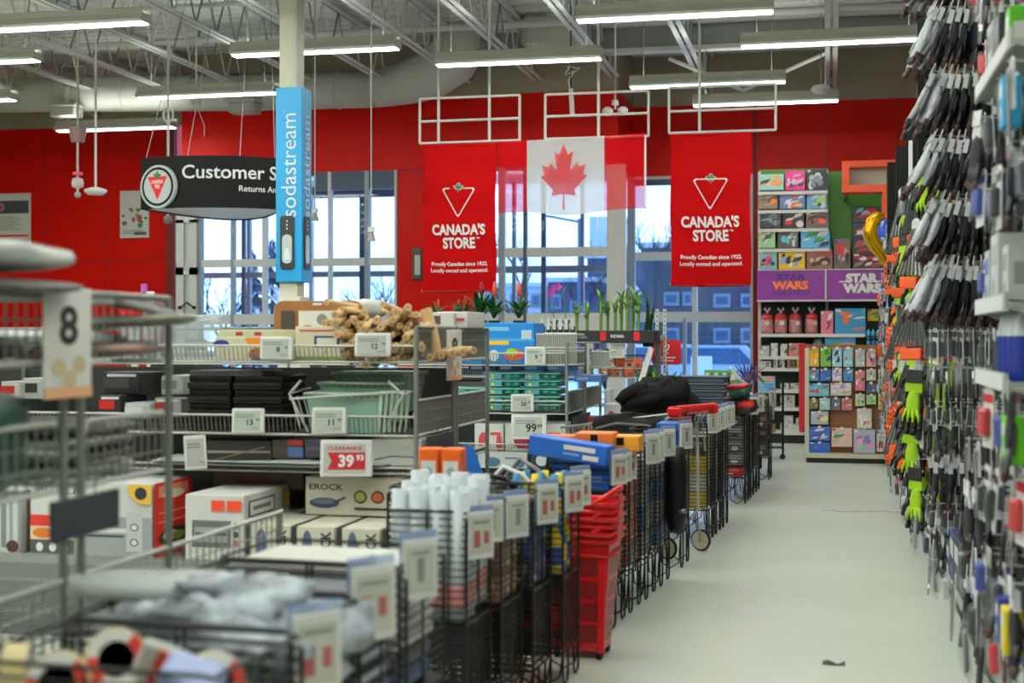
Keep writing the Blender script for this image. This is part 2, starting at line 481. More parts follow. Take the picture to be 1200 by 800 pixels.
# open-web roof joists, girders and pipes
STEEL = M('white_painted_steel', (206, 208, 202), 0.5)
STEELD = M('grey_painted_steel', (120, 124, 122), 0.5)
JB = 5.33
for i, jx in enumerate((0.02, -1.85, -3.1, -4.25, -5.35, -6.5, -7.6, -8.8, -10.0, -11.2, -12.4, 1.6, 3.2)):
    mb = MB(); y1 = YB if (jx > vx1 or jx < vx0) else YV
    for sx in (-0.05, 0.05):
        mb.box2((jx + sx - 0.032, -7, JB), (jx + sx + 0.032, y1, JB + 0.012), STEEL)
        mb.box2((jx + sx - 0.032, -7, JB + 0.012), (jx + sx - 0.024, y1, JB + 0.05), STEEL)
        mb.box2((jx + sx - 0.032, -7, ZC - 0.06), (jx + sx + 0.032, y1, ZC - 0.02), STEEL)
    y = 6.0; up = True
    while y < y1 - 0.6:
        mb.cyl((jx, y, JB + .02), (jx, y + 0.30, ZC - 0.04), 0.013, STEELD if R.random() < .35 else STEEL, n=5, caps=False)
        mb.cyl((jx, y + 0.30, ZC - 0.04), (jx, y + 0.6, JB + .02), 0.013, STEELD if R.random() < .35 else STEEL, n=5, caps=False)
        y += 0.6
    o = mb.build('roof_joist'); o['kind'] = 'structure'
for (yy, zz, r, nm) in ((18.6, 5.68, 0.045, 'sprinkler_pipe'), (16.4, 5.62, 0.03, 'conduit_pipe'), (14.6, 5.55, 0.05, 'sprinkler_pipe')):
    mb = MB(); mb.cyl((-15, yy, zz), (5.5, yy, zz + 0.0), r, STEEL, n=10)
    for k in range(9): mb.cyl((-14 + k * 2.3, yy, zz), (-14 + k * 2.3, yy, ZC), 0.01, STEEL, n=5)
    o = mb.build(nm); o['kind'] = 'structure'
mb = MB()   # girder towards the back, seen past the fixtures
mb.box2((-4.9, 19.55, 5.44), (5.5, 19.75, 5.5), STEEL); mb.box2((-4.9, 19.64, 5.5), (5.5, 19.66, 5.8), STEELD); mb.box2((-4.9, 19.55, 5.8), (5.5, 19.75, 5.86), STEEL)
for (xa, xb) in ((-2.2, -1.2), (0.0, -1.2)):
    mb.cyl((xa, 19.9, 5.4), (xb, 20.3, 4.98), 0.03, STEEL, n=6)
o = mb.build('roof_girder'); o['kind'] = 'structure'

# ------------------------------------------------------------------ windows (frame + panes)
GLASS = pane_mat('window_glass')
def window(name, Y, verticals, rails, xl, xr, zb, zt, th=0.07, dp=0.10, frame=ALU, glass=True):
    mb = MB()
    for (xa, xb2, mt, za, zb2) in verticals: mb.box2((xa, Y, za), (xb2, Y + dp, zb2), mt)
    for (za, zb2, xa, xb2, mt) in rails: mb.box2((xa, Y + 0.004, za), (xb2, Y + dp - 0.004, zb2), mt)
    o = mb.build(name); o['kind'] = 'structure'
    if glass:
        g = MB(); g.box2((xl, Y + dp / 2 - .004, zb), (xr, Y + dp / 2 + .004, zt), GLASS)
        go = g.build('pane', o); go['label'] = 'clear window glass'
    return o
# left store-front window with the automatic door beside it
V = lambda a, b, mt=ALU, z0=0.0, z1=ZH: (XV(a), XV(b), mt, z0, z1)
window('window_1', YV, [V(207, 223), V(231, 236, GREYF), V(270, 274, GREYF), V(307, 312), V(384, 388), V(427, 432, GREYF), V(462, 466)],
       [(2.60, 2.72, XV(234), XV(465), ALU), (1.70, 1.86, XV(207), XV(465), ALU), (ZH - .05, ZH + .01, XV(207), XV(465), DARKF), (ZH - .28, ZH - .05, XV(368), XV(465), DARKF), (0, .3, XV(207), XV(465), ALU)],
       XV(207), XV(465), 0.3, ZH)
window('window_2', YV, [V(556, 561), V(584, 591, GREYF), V(613, 617, DARKF), V(711, 733)],
       [(2.70, 2.84, XV(560), XV(712), ALU), (1.45, 1.86, XV(560), XV(712), ALU), (ZH - .05, ZH + .01, XV(560), XV(724), DARKF), (0, .3, XV(560), XV(712), ALU)],
       XV(560), XV(712), 0.3, ZH)
B2 = lambda a, b, mt=ALU, z0=0.0, z1=ZH: (XB(a), XB(b), mt, z0, z1)
window('window_3', YB, [B2(735, 744, GREYF), B2(811, 817), B2(879, 885), B2(800, 804, GREYF, 0, 1.8)],
       [(2.72, 2.85, XB(738), XB(885), ALU), (1.74, 1.90, XB(738), XB(885), ALU), (ZH - .14, ZH - .05, XB(738), XB(885), DARKF), (ZH - .05, ZH + .03, XB(738), XB(885), ALU), (0, .25, XB(738), XB(885), ALU)],
       XB(738), XB(885), 0.25, ZH)
# outer glazing line of the vestibule
YO = 24.2
def XO(x): return PY(x, 300, YO).x
mbv = [(XO(a), XO(b), mt, 0, 4.2) for (a, b, mt) in ((283, 286, DARKF), (289, 293, GREYF), (362, 366, ALU), (421, 427, DARKF), (600, 604, GREYF), (634, 639, DARKF), (680, 684, GREYF))]
window('window_4', YO, mbv, [(2.58, 2.68, XO(225), XO(470), GREYF), (2.62, 2.74, XO(560), XO(712), GREYF), (4.0, 4.3, XO(200), XO(470), DARKF)], XO(225), XO(712), 0, 4.2, glass=False)
mb = MB(); mb.box2((vx0, YV + .2, ZH + .15), (vx1 - .2, YO + .3, ZH + .25), WHITEP); mb.box2((vx0 - 1, YB + .2, -.1), (vx1 + 3, YO + 1, 0), M('vestibule_mat', (90, 92, 95), .9)); struct(mb, 'ceiling_vestibule')
# white automatic door leaf with its narrow slit and the motion sensor above the slit
d = MB()
for (a, b2) in ((208, 217), (223.5, 232)): d.box2((XV(a), YV - .06, 0), (XV(b2), YV - .005, 3.35), ALU)
d.box2((XV(208), YV - .06, 2.48), (XV(232), YV - .005, 2.60), ALU); d.box2((XV(208), YV - .06, 3.3), (XV(232), YV - .005, 3.42), ALU); d.box2((XV(208), YV - .06, 0), (XV(232), YV - .005, .3), ALU)
do = d.build('door_1'); do['kind'] = 'structure'
h = MB(); p = PY(219, 358, YV - .1)
for sx in (-1, 1):
    h.cyl((p.x, p.y, p.z + .05), (p.x + sx * .1, p.y, p.z - .02), 0.012, M('black_plastic', (12, 12, 13), .45, spec=.25), n=6); h.cbox((p.x + sx * .12, p.y, p.z - .03), (.05, .05, .05), M('black_plastic'), .01)
h.build('door_sensor', do)

# ------------------------------------------------------------------ outside, seen through the glass; blue of the daylight put into its colours
SNOW = M('snow_ground', (225, 232, 240), 0.9, noise=0.1, nscale=0.4)
mb = MB(); mb.box2((-60, YO + .5, -0.25), (40, 120, -0.12), SNOW); struct(mb, 'ground')
BRK = M('blue_tinted_brick', (60, 68, 80), 0.9, noise=0.15, nscale=3)
SID = M('blue_tinted_siding', (62, 80, 102), 0.8, noise=0.08, nscale=1)
PALE = M('pale_concrete', (170, 184, 196), 0.9)
WIN = M('dark_building_glass', (60, 88, 120), 0.15)
WFR = M('pale_window_frame', (112, 126, 142), 0.6)
def house(name, label, x0, x1, Y, ztop, depth, wall, wins, roof=True, extra=None):
    lo = PY(x0, 395, Y).x; hi = PY(x1, 395, Y).x
    root = thing(name, label, 'building', ((lo + hi) / 2, Y, -0.15))
    cx = (lo + hi) / 2
    b = MB(); b.box2((lo - cx, 0, 0), (hi - cx, depth, ztop + .15), wall); b.build('wall', root)
    b = MB(); b.box2((lo - cx - .1, -.15, ztop + .15), (hi - cx + .1, depth, ztop + .32), PALE); b.build('roof', root)
    for (a, c, ya, yc) in wins:
        p = PY(a, ya, Y); q = PY(c, yc, Y)
        f = MB(); f.box2((p.x - cx, -.06, q.z + .15), (q.x - cx, 0.02, p.z + .15), WFR); fo = f.build('window', root)
        g = MB(); n = max(1, round((q.x - p.x) / 1.2)); k = (q.x - p.x) / n
        for i in range(n): g.box2((p.x - cx + i * k + .08, -.08, q.z + .25), (p.x - cx + (i + 1) * k - .08, -.055, p.z + .05), WIN)
        g.build('pane', fo)
    if extra: extra(root, cx)
    return root
house('apartment_building', 'blue-tinted brick apartment building seen through the window right of the flag', 752, 960, 46, 4.4, 8, BRK,
      [(778, 796, 342, 358), (800, 812, 342, 358), (836, 856, 344, 360), (868, 884, 344, 360), (778, 796, 384, 402), (836, 856, 384, 402), (868, 884, 384, 402), (836, 862, 418, 440)])
house('office_building', 'low blue-tinted building with flat roof seen through the middle window below the flag', 642, 704, 52, 3.55, 10, SID,
      [(646, 658, 345, 362), (668, 690, 352, 370)])
house('roadside_building', 'pale low building behind bare trees left of the blue-tinted building', 560, 640, 58, 3.6, 8, PALE,
      [(568, 584, 344, 360), (598, 614, 344, 360), (622, 634, 344, 360)])
house('distant_building', 'grey building with a rooftop box seen past the thick white window column', 688, 760, 66, 5.2, 8, SID, [(694, 706, 340, 356)],
      extra=lambda r, cx: (lambda b: b.build('rooftop_box', r))(MB().box2((-1.5, 1, 5.2), (.2, 3, 7.4), PALE)))
BARK = M('dark_bark', (52, 58, 74), 0.9)
def bare_tree(px, Y, h, seed, label):
    q = random.Random(seed); b = MB(); p0 = PY(px, 395, Y)
    def grow(p, d, L, r, k):
        e = p + d * L; b.cyl(p, e, r, BARK, r1=r * .65, n=5, caps=False)
        if k == 0: return
        for _ in range(3 if k > 1 else 4):
            nd = (d + Vector((q.uniform(-.8, .8), q.uniform(-.5, .5), q.uniform(-.1, .5)))).normalized()
            grow(p + d * L * q.uniform(.55, 1), nd, L * q.uniform(.6, .8), r * .55, k - 1)
    grow(Vector((0, 0, 0)), Vector((0, 0, 1)), h * .33, h * .02, 4)
    return solo(b, 'bare_tree', label, 'tree', (p0.x, Y, -.15))
bare_tree(606, 40, 6.2, 3, 'bare winter tree seen through the window just right of the first red banner')
bare_tree(699, 50, 6.0, 5, 'bare winter tree seen just left of the thick white window column')
bare_tree(768, 44, 7.2, 8, 'bare winter tree seen between the flag and the second red banner')
bare_tree(452, 40, 4.6, 11, 'bare winter bush at the right edge of the left window')
bare_tree(262, 38, 4.4, 12, 'snow-dusted bare tree at the left edge of the left window')
FIR = M('blue_tinted_needles', (40, 66, 92), 0.9, noise=0.3, nscale=6)
def fir(px, Y, h, seed, label):
    q = random.Random(seed); p0 = PY(px, 395, Y)
    r = thing('evergreen_tree', label, 'tree', (p0.x, Y, -.15))
    b = MB(); b.cyl((0, 0, 0), (0, 0, h), .1, BARK, r1=.02, n=6); b.build('trunk', r)
    b = MB(); s = MB()
    for i in range(150):
        k = q.random() ** .8; z = h * (.1 + .9 * k); rr = (1 - k) * h * .27 + .08; a = q.uniform(0, 6.28); dx, dy = math.cos(a), math.sin(a)
        wv = .10 + .12 * (1 - k)
        b.add([(0, 0, z), (dx * rr * .6 - dy * wv, dy * rr * .6 + dx * wv, z - .10), (dx * rr, dy * rr, z - .32), (dx * rr * .6 + dy * wv, dy * rr * .6 - dx * wv, z - .10)], [(0, 1, 2, 3)], SNOW if q.random() < .3 else FIR)
    b.build('branches', r)
    return r
fir(296, 36, 4.0, 1, 'snowy evergreen tree seen through the left window, beside the black hanging sign')
fir(319, 40, 4.6, 2, 'taller snowy evergreen tree showing just left of the blue column sleeve')
fir(881, 60, 2.0, 4, 'small dark evergreen seen at the bottom right of the far window')
mb = MB(); mb.cyl((0, 0, 0), (0, 0, 5.2), .06, M('street_pole', (70, 96, 130), .5), n=8); mb.cyl((0, 0, 5.1), (-1.0, 0, 5.3), .04, M('street_pole'), n=6)
solo(mb, 'street_lamp', 'thin street lamp pole standing in front of the low blue-tinted building', 'street lamp', (PY(679, 395, 42).x, 42, -.15))
mb = MB(); mb.cbox((0, 0, .75), (.5, .06, .9), M('sign_back', (190, 205, 220), .5), .02); mb.cyl((0, 0, 0), (0, 0, .4), .03, M('street_pole'), n=6)
solo(mb, 'street_sign', 'small pale sign on a post outside the far window', 'sign', (PY(822, 395, 34).x, 34, .2 - .35))
# parked cars beyond the glass
def car(px, Y, col, label):
    r = thing('car', label, 'car', (PY(px, 395, Y).x, Y, -.12))
    b = MB(); b.prism([(-2.1, .25), (2.1, .25), (2.1, .75), (1.3, .85), (.8, 1.4), (-1.1, 1.4), (-1.7, .9), (-2.1, .8)], col, 1.7, (0, 1.7, 0), (1, 0, 0), (0, 0, 1)); b.build('body', r)
    b = MB(); b.prism([(-1.45, .92), (1.1, .9), (.7, 1.33), (-1.0, 1.33)], WIN, .02, (0, -.001, 0)); b.build('side_window', r)
    for sx in (-1.3, 1.3):
        b = MB(); b.cyl((sx, -.02, .32), (sx, .2, .32), .32, M('rubber', (20, 20, 22), .8), n=16); b.build('wheel', r)
car(835, 38, MX((150, 170, 190), .3), 'pale parked car seen through the far window')
car(770, 41, MX((225, 230, 235), .3), 'white parked car seen beside the red card display')
# ================================================================== CEILING FITTINGS
HOUS = M('fixture_housing', (170, 170, 156), 0.45)
TUBE = glow('fluorescent_lens', (250, 255, 246), LAMP)
UPL = glow('added_uplight_glow', (250, 255, 246), LAMP * .55)  # added glow on the fixture tops, there to brighten the ceiling
WIREM = M('hanger_wire', (150, 152, 150), 0.5)
ZL = 4.66
def make_fixture(label, L=1.95):
    r = thing('light_fixture', label, 'ceiling light', (0, 0, 5), 0, 'fluorescent light fixtures')
    b = MB(); b.prism([(-.07, 0.012), (.07, .012), (.15, .03), (.08, .10), (-.08, .10), (-.15, .03)], HOUS, L, (-L / 2, 0, 0), (0, 1, 0), (0, 0, 1))
    for sy in (-.078, .078): b.box((0, sy, .125), (L, .004, .06), HOUS)  # lips raised to hide the added top glow from below
    b.build('housing', r)
    b = MB(); b.prism([(-.085, .020), (-.06, 0.0), (.06, 0), (.085, .020)], TUBE, L - .03, (-L / 2 + .015, 0, 0), (0, 1, 0), (0, 0, 1)); b.build('lens', r)
    b = MB(); b.box((0, 0, .103), (L - .2, .11, .004), UPL); b.build('added_uplight', r)  # added upward glow for the deck, not a visible part of the fixture
    b = MB()
    for sx in (-.8, .8): b.wire((sx, 0, .1), (sx, 0, 1.2), .004, WIREM)
    b.build('hanger', r)
    return r
FX = Stamp(make_fixture('suspended white fluorescent strip light'))
seen = [(172, 28, 'near left strip light, its left half cut off by the picture edge'), (45, 72, 'short end of a strip light left below the nearest left one'), (17, 118, 'tip of a strip light at the far left edge'),
        (467, 58, 'strip light running behind the pale column above the blue sleeve'), (325, 110, 'strip light hanging over the black curved sign'), (205, 150, 'lowest strip light over the left wall poster'),
        (705, 70, 'strip light above the first red banner'), (907, 15, 'big strip light at top right of the middle, nearest to the camera there'), (921, 97, 'strip light over the second red banner'),
        (983, 119, 'farthest strip light against the red wall right of the second banner'), (1085, 47, 'strip light partly behind the tall black panel of the right rack')]
for (x, y, lb) in seen:
    p = PZ(x, y, ZL); FX.put((p.x - .975, p.y, ZL), 0, lb)
# the rest of the store's lights, overhead and behind the camera
for i in range(8):
    for j in range(6):
        X = -13.2 + i * 2.35; Y = 11.4 - j * 2.1
        FX.put((X, Y, ZL), 0, 'suspended white fluorescent strip light in the rows overhead')

DUCT = M('white_duct', (190, 190, 182), 0.8, noise=0.05, nscale=2)
def wp(x, y, Y): return PY(x, y, Y)
r0 = thing('air_duct', 'large round white air duct running along the back wall to an elbow', 'duct', (wp(300, 107, 20.3).x, 20.3, 4.6))
b = MB(); o = Vector(r0.location)
pts = [wp(-120, 113, 20.3), wp(100, 111, 20.3), wp(300, 109, 20.3), wp(440, 105, 20.3)]
b.tube([p - o for p in pts], .27, DUCT, n=20)
for k in range(7): c = pts[0].lerp(pts[3], (k + .5) / 7) - o; b.tube([c + Vector((0, .28 * math.cos(2 * PI * i / 20), .28 * math.sin(2 * PI * i / 20))) for i in range(20)], .012, DUCT, n=6, closed=True)
b.build('straight_run', r0)
b = MB(); e = [wp(440, 105, 20.3), wp(475, 98, 20.25), wp(505, 88, 20.1), wp(530, 70, 19.9), wp(540, 48, 19.8), wp(544, 20, 19.8), wp(545, -20, 19.8)]
b.tube([p - o for p in e], .3, DUCT, n=20, radii=[.27, .31, .36, .38, .38, .36, .36]); b.build('elbow', r0)
b = MB(); q0 = wp(655, 40, 19.5); b.cbox((0, 0, 0), (.78, .7, .62), DUCT, .05); b.cbox((-.25, -.05, -.02), (.4, .75, .5), DUCT, .08); b.box((0, 0, .6), (.6, .5, .7), DUCT)
solo(b, 'duct_box', 'white boxy air duct above the flag', 'duct', q0)
BOXM = M('heater_housing', (178, 178, 170), .5)
for (x, y, l) in ((78, 132, 'grey box fitting under the duct above the left red wall'), (287, 127, 'small grey box fitting under the duct left of the blue column')):
    b = MB(); b.cbox((0, 0, 0), (.42, .3, .16), BOXM, .02); b.cbox((0, 0, .1), (.5, .36, .05), BOXM, .01); b.box((0, 0, .25), (.06, .06, .3), STEEL); solo(b, 'duct_fitting', l, 'fitting', wp(x, y, 20.0))

# ---------------- things hanging on rods and cords
BLK = M('black_plastic', (12, 12, 13), 0.45, spec=.25)
WPL = M('white_plastic', (226, 226, 222), 0.35)
def hang_rod(x, ybot, Y, name, label, cat, head, r=.016, mat=STEEL):
    p = PY(x, ybot, Y); t = thing(name, label, cat, p)
    b = MB(); b.cyl((0, 0, 0), (0, 0, ZC - p.z), r, mat, n=8); b.build('rod', t)
    head(t); return t
def dome(t):
    b = MB(); b.lathe([(0.0, -.06), (.10, -.05), (.15, -.01), (.15, .02), (.06, .05), (.0, .05)], (0, 0, 0), WPL, 16); b.build('antenna_head', t)
hang_rod(112, 224, 17.5, 'ceiling_antenna', 'white disc antenna on a long white rod in front of the left red wall', 'antenna', dome)
def pod(t):
    b = MB(); b.lathe([(0, -.05), (.04, -.03), (.05, .0), (.04, .03), (0, .05)], (0, 0, 0), MX((150, 160, 155), .3), 12); b.build('camera_head', t)
    b = MB(); b.lathe([(0, -.03), (.07, -.02), (.07, .02), (0, .03)], (0, 0, .30), MX((236, 90, 130), .5), 14); b.lathe([(0, -.09), (.08, -.06), (.085, 0), (.07, .06), (0, .08)], (0, 0, .17), MX((224, 214, 206), .5), 14); b.build('warning_disc', t)
    b = MB(); b.cyl((0, 0, .75), (0, 0, .95), .09, MX((150, 120, 115), .5), r1=.13, n=12); b.build('mount', t)
hang_rod(91, 228, 18.5, 'ceiling_camera', 'pink and white disc camera hanging on a rod beside the disc antenna', 'camera', pod)
def ball(t):
    b = MB(); b.lathe([(0, -.06), (.05, -.04), (.06, .0), (.05, .04), (0, .06)], (0, 0, 0), MX((110, 116, 116), .2), 12); b.build('camera_head', t)
    b = MB(); b.tube([(math.cos(a) * .07, 0, 1.35 + math.sin(a) * .09) for a in [2 * PI * i / 14 for i in range(14)]], .012, STEEL, closed=True); b.build('cable_loop', t)
hang_rod(197, 257, 17.0, 'ceiling_camera', 'small grey camera on a rod hanging just below the black curved sign', 'camera', ball)
def hook(t):
    b = MB(); b.cyl((0, 0, -.06), (0, 0, .03), .045, MX((120, 122, 118), .4), r1=.02, n=10); b.box((0, 0, .05), (.05, .05, .05), STEEL); b.build('end_fitting', t)
hang_rod(369, 252, 14.5, 'hanging_cord_end', 'thin cord with a grey end fitting right of the blue column', 'cord', hook, .007, WIREM)
hang_rod(435, 275, 13.0, 'hanging_chain', 'bead chain hanging in front of the left window by the first banner', 'chain', hook, .006, WIREM)
def plug(t):
    b = MB(); b.cyl((0, 0, 0), (.02, 0, -.34), .030, WPL, n=8)
    b.tube([(-.01, 0, .0), (-.03, 0, .1), (.03, 0, .2), (-.06, 0, .28), (.12, 0, .25), (.02, 0, .2), (-.08, 0, .18), (.0, 0, .3)], .012, WPL, n=6); b.build('coiled_plug', t)
hang_rod(669, 104, 17.5, 'hanging_power_cord', 'coiled white power plug on a black cord above the flag', 'power cord', plug, .010, BLK)
def lamps(t):
    b = MB()
    for sx in (-.1, .1): b.lathe([(0, -.06), (.07, -.03), (.07, .03), (.03, .06)], (sx, 0, -.03), WPL, 12)
    b.lathe([(0, -.02), (.05, 0), (.04, .06)], (0, 0, .06), WPL, 12); b.build('lamp_heads', t)
hang_rod(721, 128, 18.5, 'emergency_light', 'white twin-head emergency light on a rod above the flag right end', 'emergency light', lamps, .012)
def puck(t):
    b = MB(); b.lathe([(0, -.06), (.09, -.055), (.12, -.02), (.13, 0), (.1, .04), (.02, .05)], (0, 0, 0), WPL, 16); b.build('antenna_head', t)
hang_rod(962, 104, 19.0, 'ceiling_antenna', 'white round wireless antenna hanging before the taupe wall on the right', 'antenna', puck, .008, WIREM)
def ring(t):
    b = MB(); b.tube([(math.cos(a) * .07, 0, .0 + math.sin(a) * .08) for a in [2 * PI * i / 14 for i in range(14)]], .010, WPL, closed=True); b.build('cable_loop', t)
hang_rod(157, 6, 14.2, 'cable_loop', 'white coiled cable loop above the near left strip light', 'cable', ring, .006, WIREM)
hang_rod(34, 57, 16.3, 'cable_loop', 'white coiled cable loop above the short strip light at the left edge', 'cable', ring, .006, WIREM)
def jbox(t):
    b = MB(); b.cbox((0, 0, 0), (.12, .1, .12), MX((170, 172, 160), .5), .02); b.tube([(0, 0, -.05), (.06, 0, -.2), (.12, 0, -.35), (.12, 0, -.5)], .006, WIREM, n=5); b.build('box', t)
hang_rod(230, 118, 18.3, 'junction_box', 'small pale junction box with a dangling wire above the black sign', 'junction box', jbox, .012)

# ---------------- pale column with the blue sleeve
CX = P(342, 300, 14.0)
t = thing('column', 'square pale column rising to the ceiling, carrying the blue soda sleeve', 'column', (CX.x, CX.y, 0), 0.0)
t['kind'] = 'structure'
b = MB(); b.cbox((0, 0, ZC / 2), (.19, .19, ZC), M('cream_column', (205, 202, 178), .5), .01); b.cyl((.085, -.11, 3.9), (.085, -.11, ZC), .02, STEEL, n=8); b.build('shaft', t)
b = MB(); b.cbox((0.02, 0, .95), (.25, .24, 1.9), M('white_column_wrap', (216, 212, 200), .5), .01); b.build('white_wrap', t)
BLU = M('cyan_blue_print', (22, 150, 208), .35)
zt = P(342, 105, 14.0).z; zb = P(342, 331, 14.0).z; hh = zt - zb
t = thing('column_sleeve', 'bright blue sleeve sign with white vertical lettering wrapped around the column', 'sign', (CX.x + .02, CX.y, zb))
b = MB(); b.cbox((0, 0, hh / 2), (.27, .27, hh), BLU, .006)
WHT = M('white_print', (240, 240, 238), .4); SLV = M('bottle_silver', (190, 200, 200), .3)
for (o, ux, uy, w_) in ((Vector((-.0, -.1375, hh * .60)), Vector((0, 0, 1)), Vector((-1, 0, 0)), .27), (Vector((.1375, 0, hh * .60)), Vector((0, 0, 1)), Vector((0, -1, 0)), .27)):
    b.text('sodastream', o, ux, uy, WHT, h=.155, wd=hh * .53)
    rx = -uy
    ring_poly(b, ell(12, .008, .008), ell(12, .006, .006), o + ux * (hh * .275) + uy * .05, ux, uy, WHT)
b.build('sleeve', t)
for (sd, o, ux) in ((0, Vector((0, -.137, 0)), Vector((1, 0, 0))), (1, Vector((.137, 0, 0)), Vector((0, 1, 0)))):
    b = MB(); z0 = hh * .065; z1 = hh * .34; up = Vector((0, 0, 1)); nrm = ux.cross(up)
    def rr(w_, h_, r_): return [(sx * (w_ - r_) + r_ * math.cos(a), sy * (h_ - r_) + r_ * math.sin(a)) for (sx, sy, a0) in ((1, 1, 0), (-1, 1, PI / 2), (-1, -1, PI), (1, -1, 1.5 * PI)) for a in (a0, a0 + PI / 4, a0 + PI / 2)]
    c = o + up * ((z0 + z1) / 2) - ux * .012
    b.prism(rr(.072, (z1 - z0) / 2, .03), M('machine_black', (40, 40, 42), .4), .012, c, ux, up)
    b.prism(rr(.050, (z1 - z0) * .27, .04), SLV, .014, c - up * (z1 - z0) * .12, ux, up)
    b.prism([(-.03, -.07), (.03, -.07), (.03, -.02), (.015, .04), (-.015, .04), (-.03, -.02)], MX((232, 238, 238), .2), .016, c - up * (z1 - z0) * .18, ux, up)
    for k in range(3): b.prism(rr(.006, .009, .004), WHT, .014, c + up * ((z1 - z0) * (.40 - .07 * k)), ux, up)
    b.build('printed_soda_machine', t)

# ---------------- curved black customer-service sign
TXW = M('sign_white', (236, 236, 232), .4)
SBK = M('sign_black', (15, 14, 15), .6, spec=.2)
SILV = M('sign_silver', (176, 184, 186), .35)
CRED = M('logo_red', (214, 24, 30), .4); CGRN = M('logo_green', (10, 110, 62), .4)
ctr = P(238, 214, 16.5); RAD = 1.10; HS = .60
t = thing('hanging_sign', 'black curved hanging sign with white service lettering and a round logo', 'sign', (ctr.x, ctr.y + .30, ctr.z), YAW)
ARC = 0.86
# band bulging towards the aisle, its ends swept back
def arc(a, z, rad=RAD): return Vector((rad * math.sin(a), .45 - rad * math.cos(a) * .8, z))
b = MB(); n = 28
b.sheet(lambda u, v: arc((u - .5) * 2 * ARC, (v - .5) * HS), n, 1, SBK)
b.sheet(lambda u, v: arc((.5 - u) * 2 * ARC, (v - .5) * HS, RAD - .02), n, 1, SBK)
b.sheet(lambda u, v: arc((u - .5) * 2 * ARC, HS / 2, RAD - .02 * v), n, 1, SILV)
b.build('curved_face', t)
b = MB(); f = [Vector((p.x, p.y, -HS / 2 + .02)) for p in [arc(a, 0, RAD - .03) for a in [-ARC + 2 * ARC * i / 20 for i in range(21)]]]
ye = f[0].y
f2 = [Vector((p.x, ye + .02 + 1.5 * (1 - (p.x / f[0].x) ** 2), -HS / 2 + .02)) for p in f]
b.add(f + f2, [(i, i + 1, 22 + i, 21 + i) for i in range(20)], M('sign_underside', (232, 234, 236), .5)); b.build('underside', t)
b = MB(); bk_ = [Vector((p.x, p.y, -HS / 2)) for p in f2]
b.add([Vector((p.x, p.y, -HS / 2)) for p in f2] + [Vector((p.x, p.y, HS / 2)) for p in f2], [(i, i + 1, 22 + i, 21 + i) for i in range(20)], SBK); b.build('back_face', t)
def on_band(mbx, s, a0, zc, h, mat):
    g, fs, gw, gh = text_geo(s, .012); k = h / gh
    mbx.add([arc(a0 + (p[0] + gw / 2) * k / RAD * 1.07, zc + p[1] * k, RAD + .006) for p in g], fs, mat)
b = MB(); on_band(b, 'Customer Service', -.26, .115, .16, TXW); on_band(b, 'Returns And Exchanges', .34, -.085, .09, TXW); b.build('lettering', t)
b = MB(); lc = -.54
lt = (arc(lc + .01, 0) - arc(lc - .01, 0)).normalized(); ln_ = lt.cross(Vector((0, 0, 1)))
def band_poly(poly, mat, off, k, z0=-.05):
    o_ = arc(lc, z0) + ln_ * (.03 + off); flat(b, [(p[0] * 1.02, p[1]) for p in poly], o_, lt, (0, 0, 1), mat, k)
band_poly(ell(28, 1, 1), SILV, .006, .25); band_poly(ell(28, 1, 1), SBK, .008, .225); band_poly(ell(28, 1, 1), SILV, .010, .195)
band_poly([(-.9, .75), (.9, .75), (0, -1.0)], CRED, .012, .155); band_poly([(p[0] * .9, p[1] * .9 + 1.0) for p in LEAF], CGRN, .014, .13)
g, fs, gw, gh = text_geo('CANADIAN', .03)
for (s, zz) in (('CANADIAN', .015), ('TIRE', -.04)):
    g, fs, gw, gh = text_geo(s, .03); k = .04 / gh
    b.text(s, arc(lc, -.05 + zz + .04) + ln_ * .048, lt, (0, 0, 1), TXW, h=.042, wd=.17 if s == 'CANADIAN' else .08, bold=.03)
b.build('logo', t)
b = MB(); o_ = arc(lc, -.05); b.cyl(o_ - ln_ * .01, o_ + ln_ * .034, .252, SILV, n=28); b.build('logo_disc', t)
b = MB()
for a in (-.75, -.2, .35, .75):
    p = arc(a, HS / 2); b.wire(p, (p.x * .6 + .15, .3, ZC - ctr.z), .0045, WIREM)
b.build('suspension_wire', t)

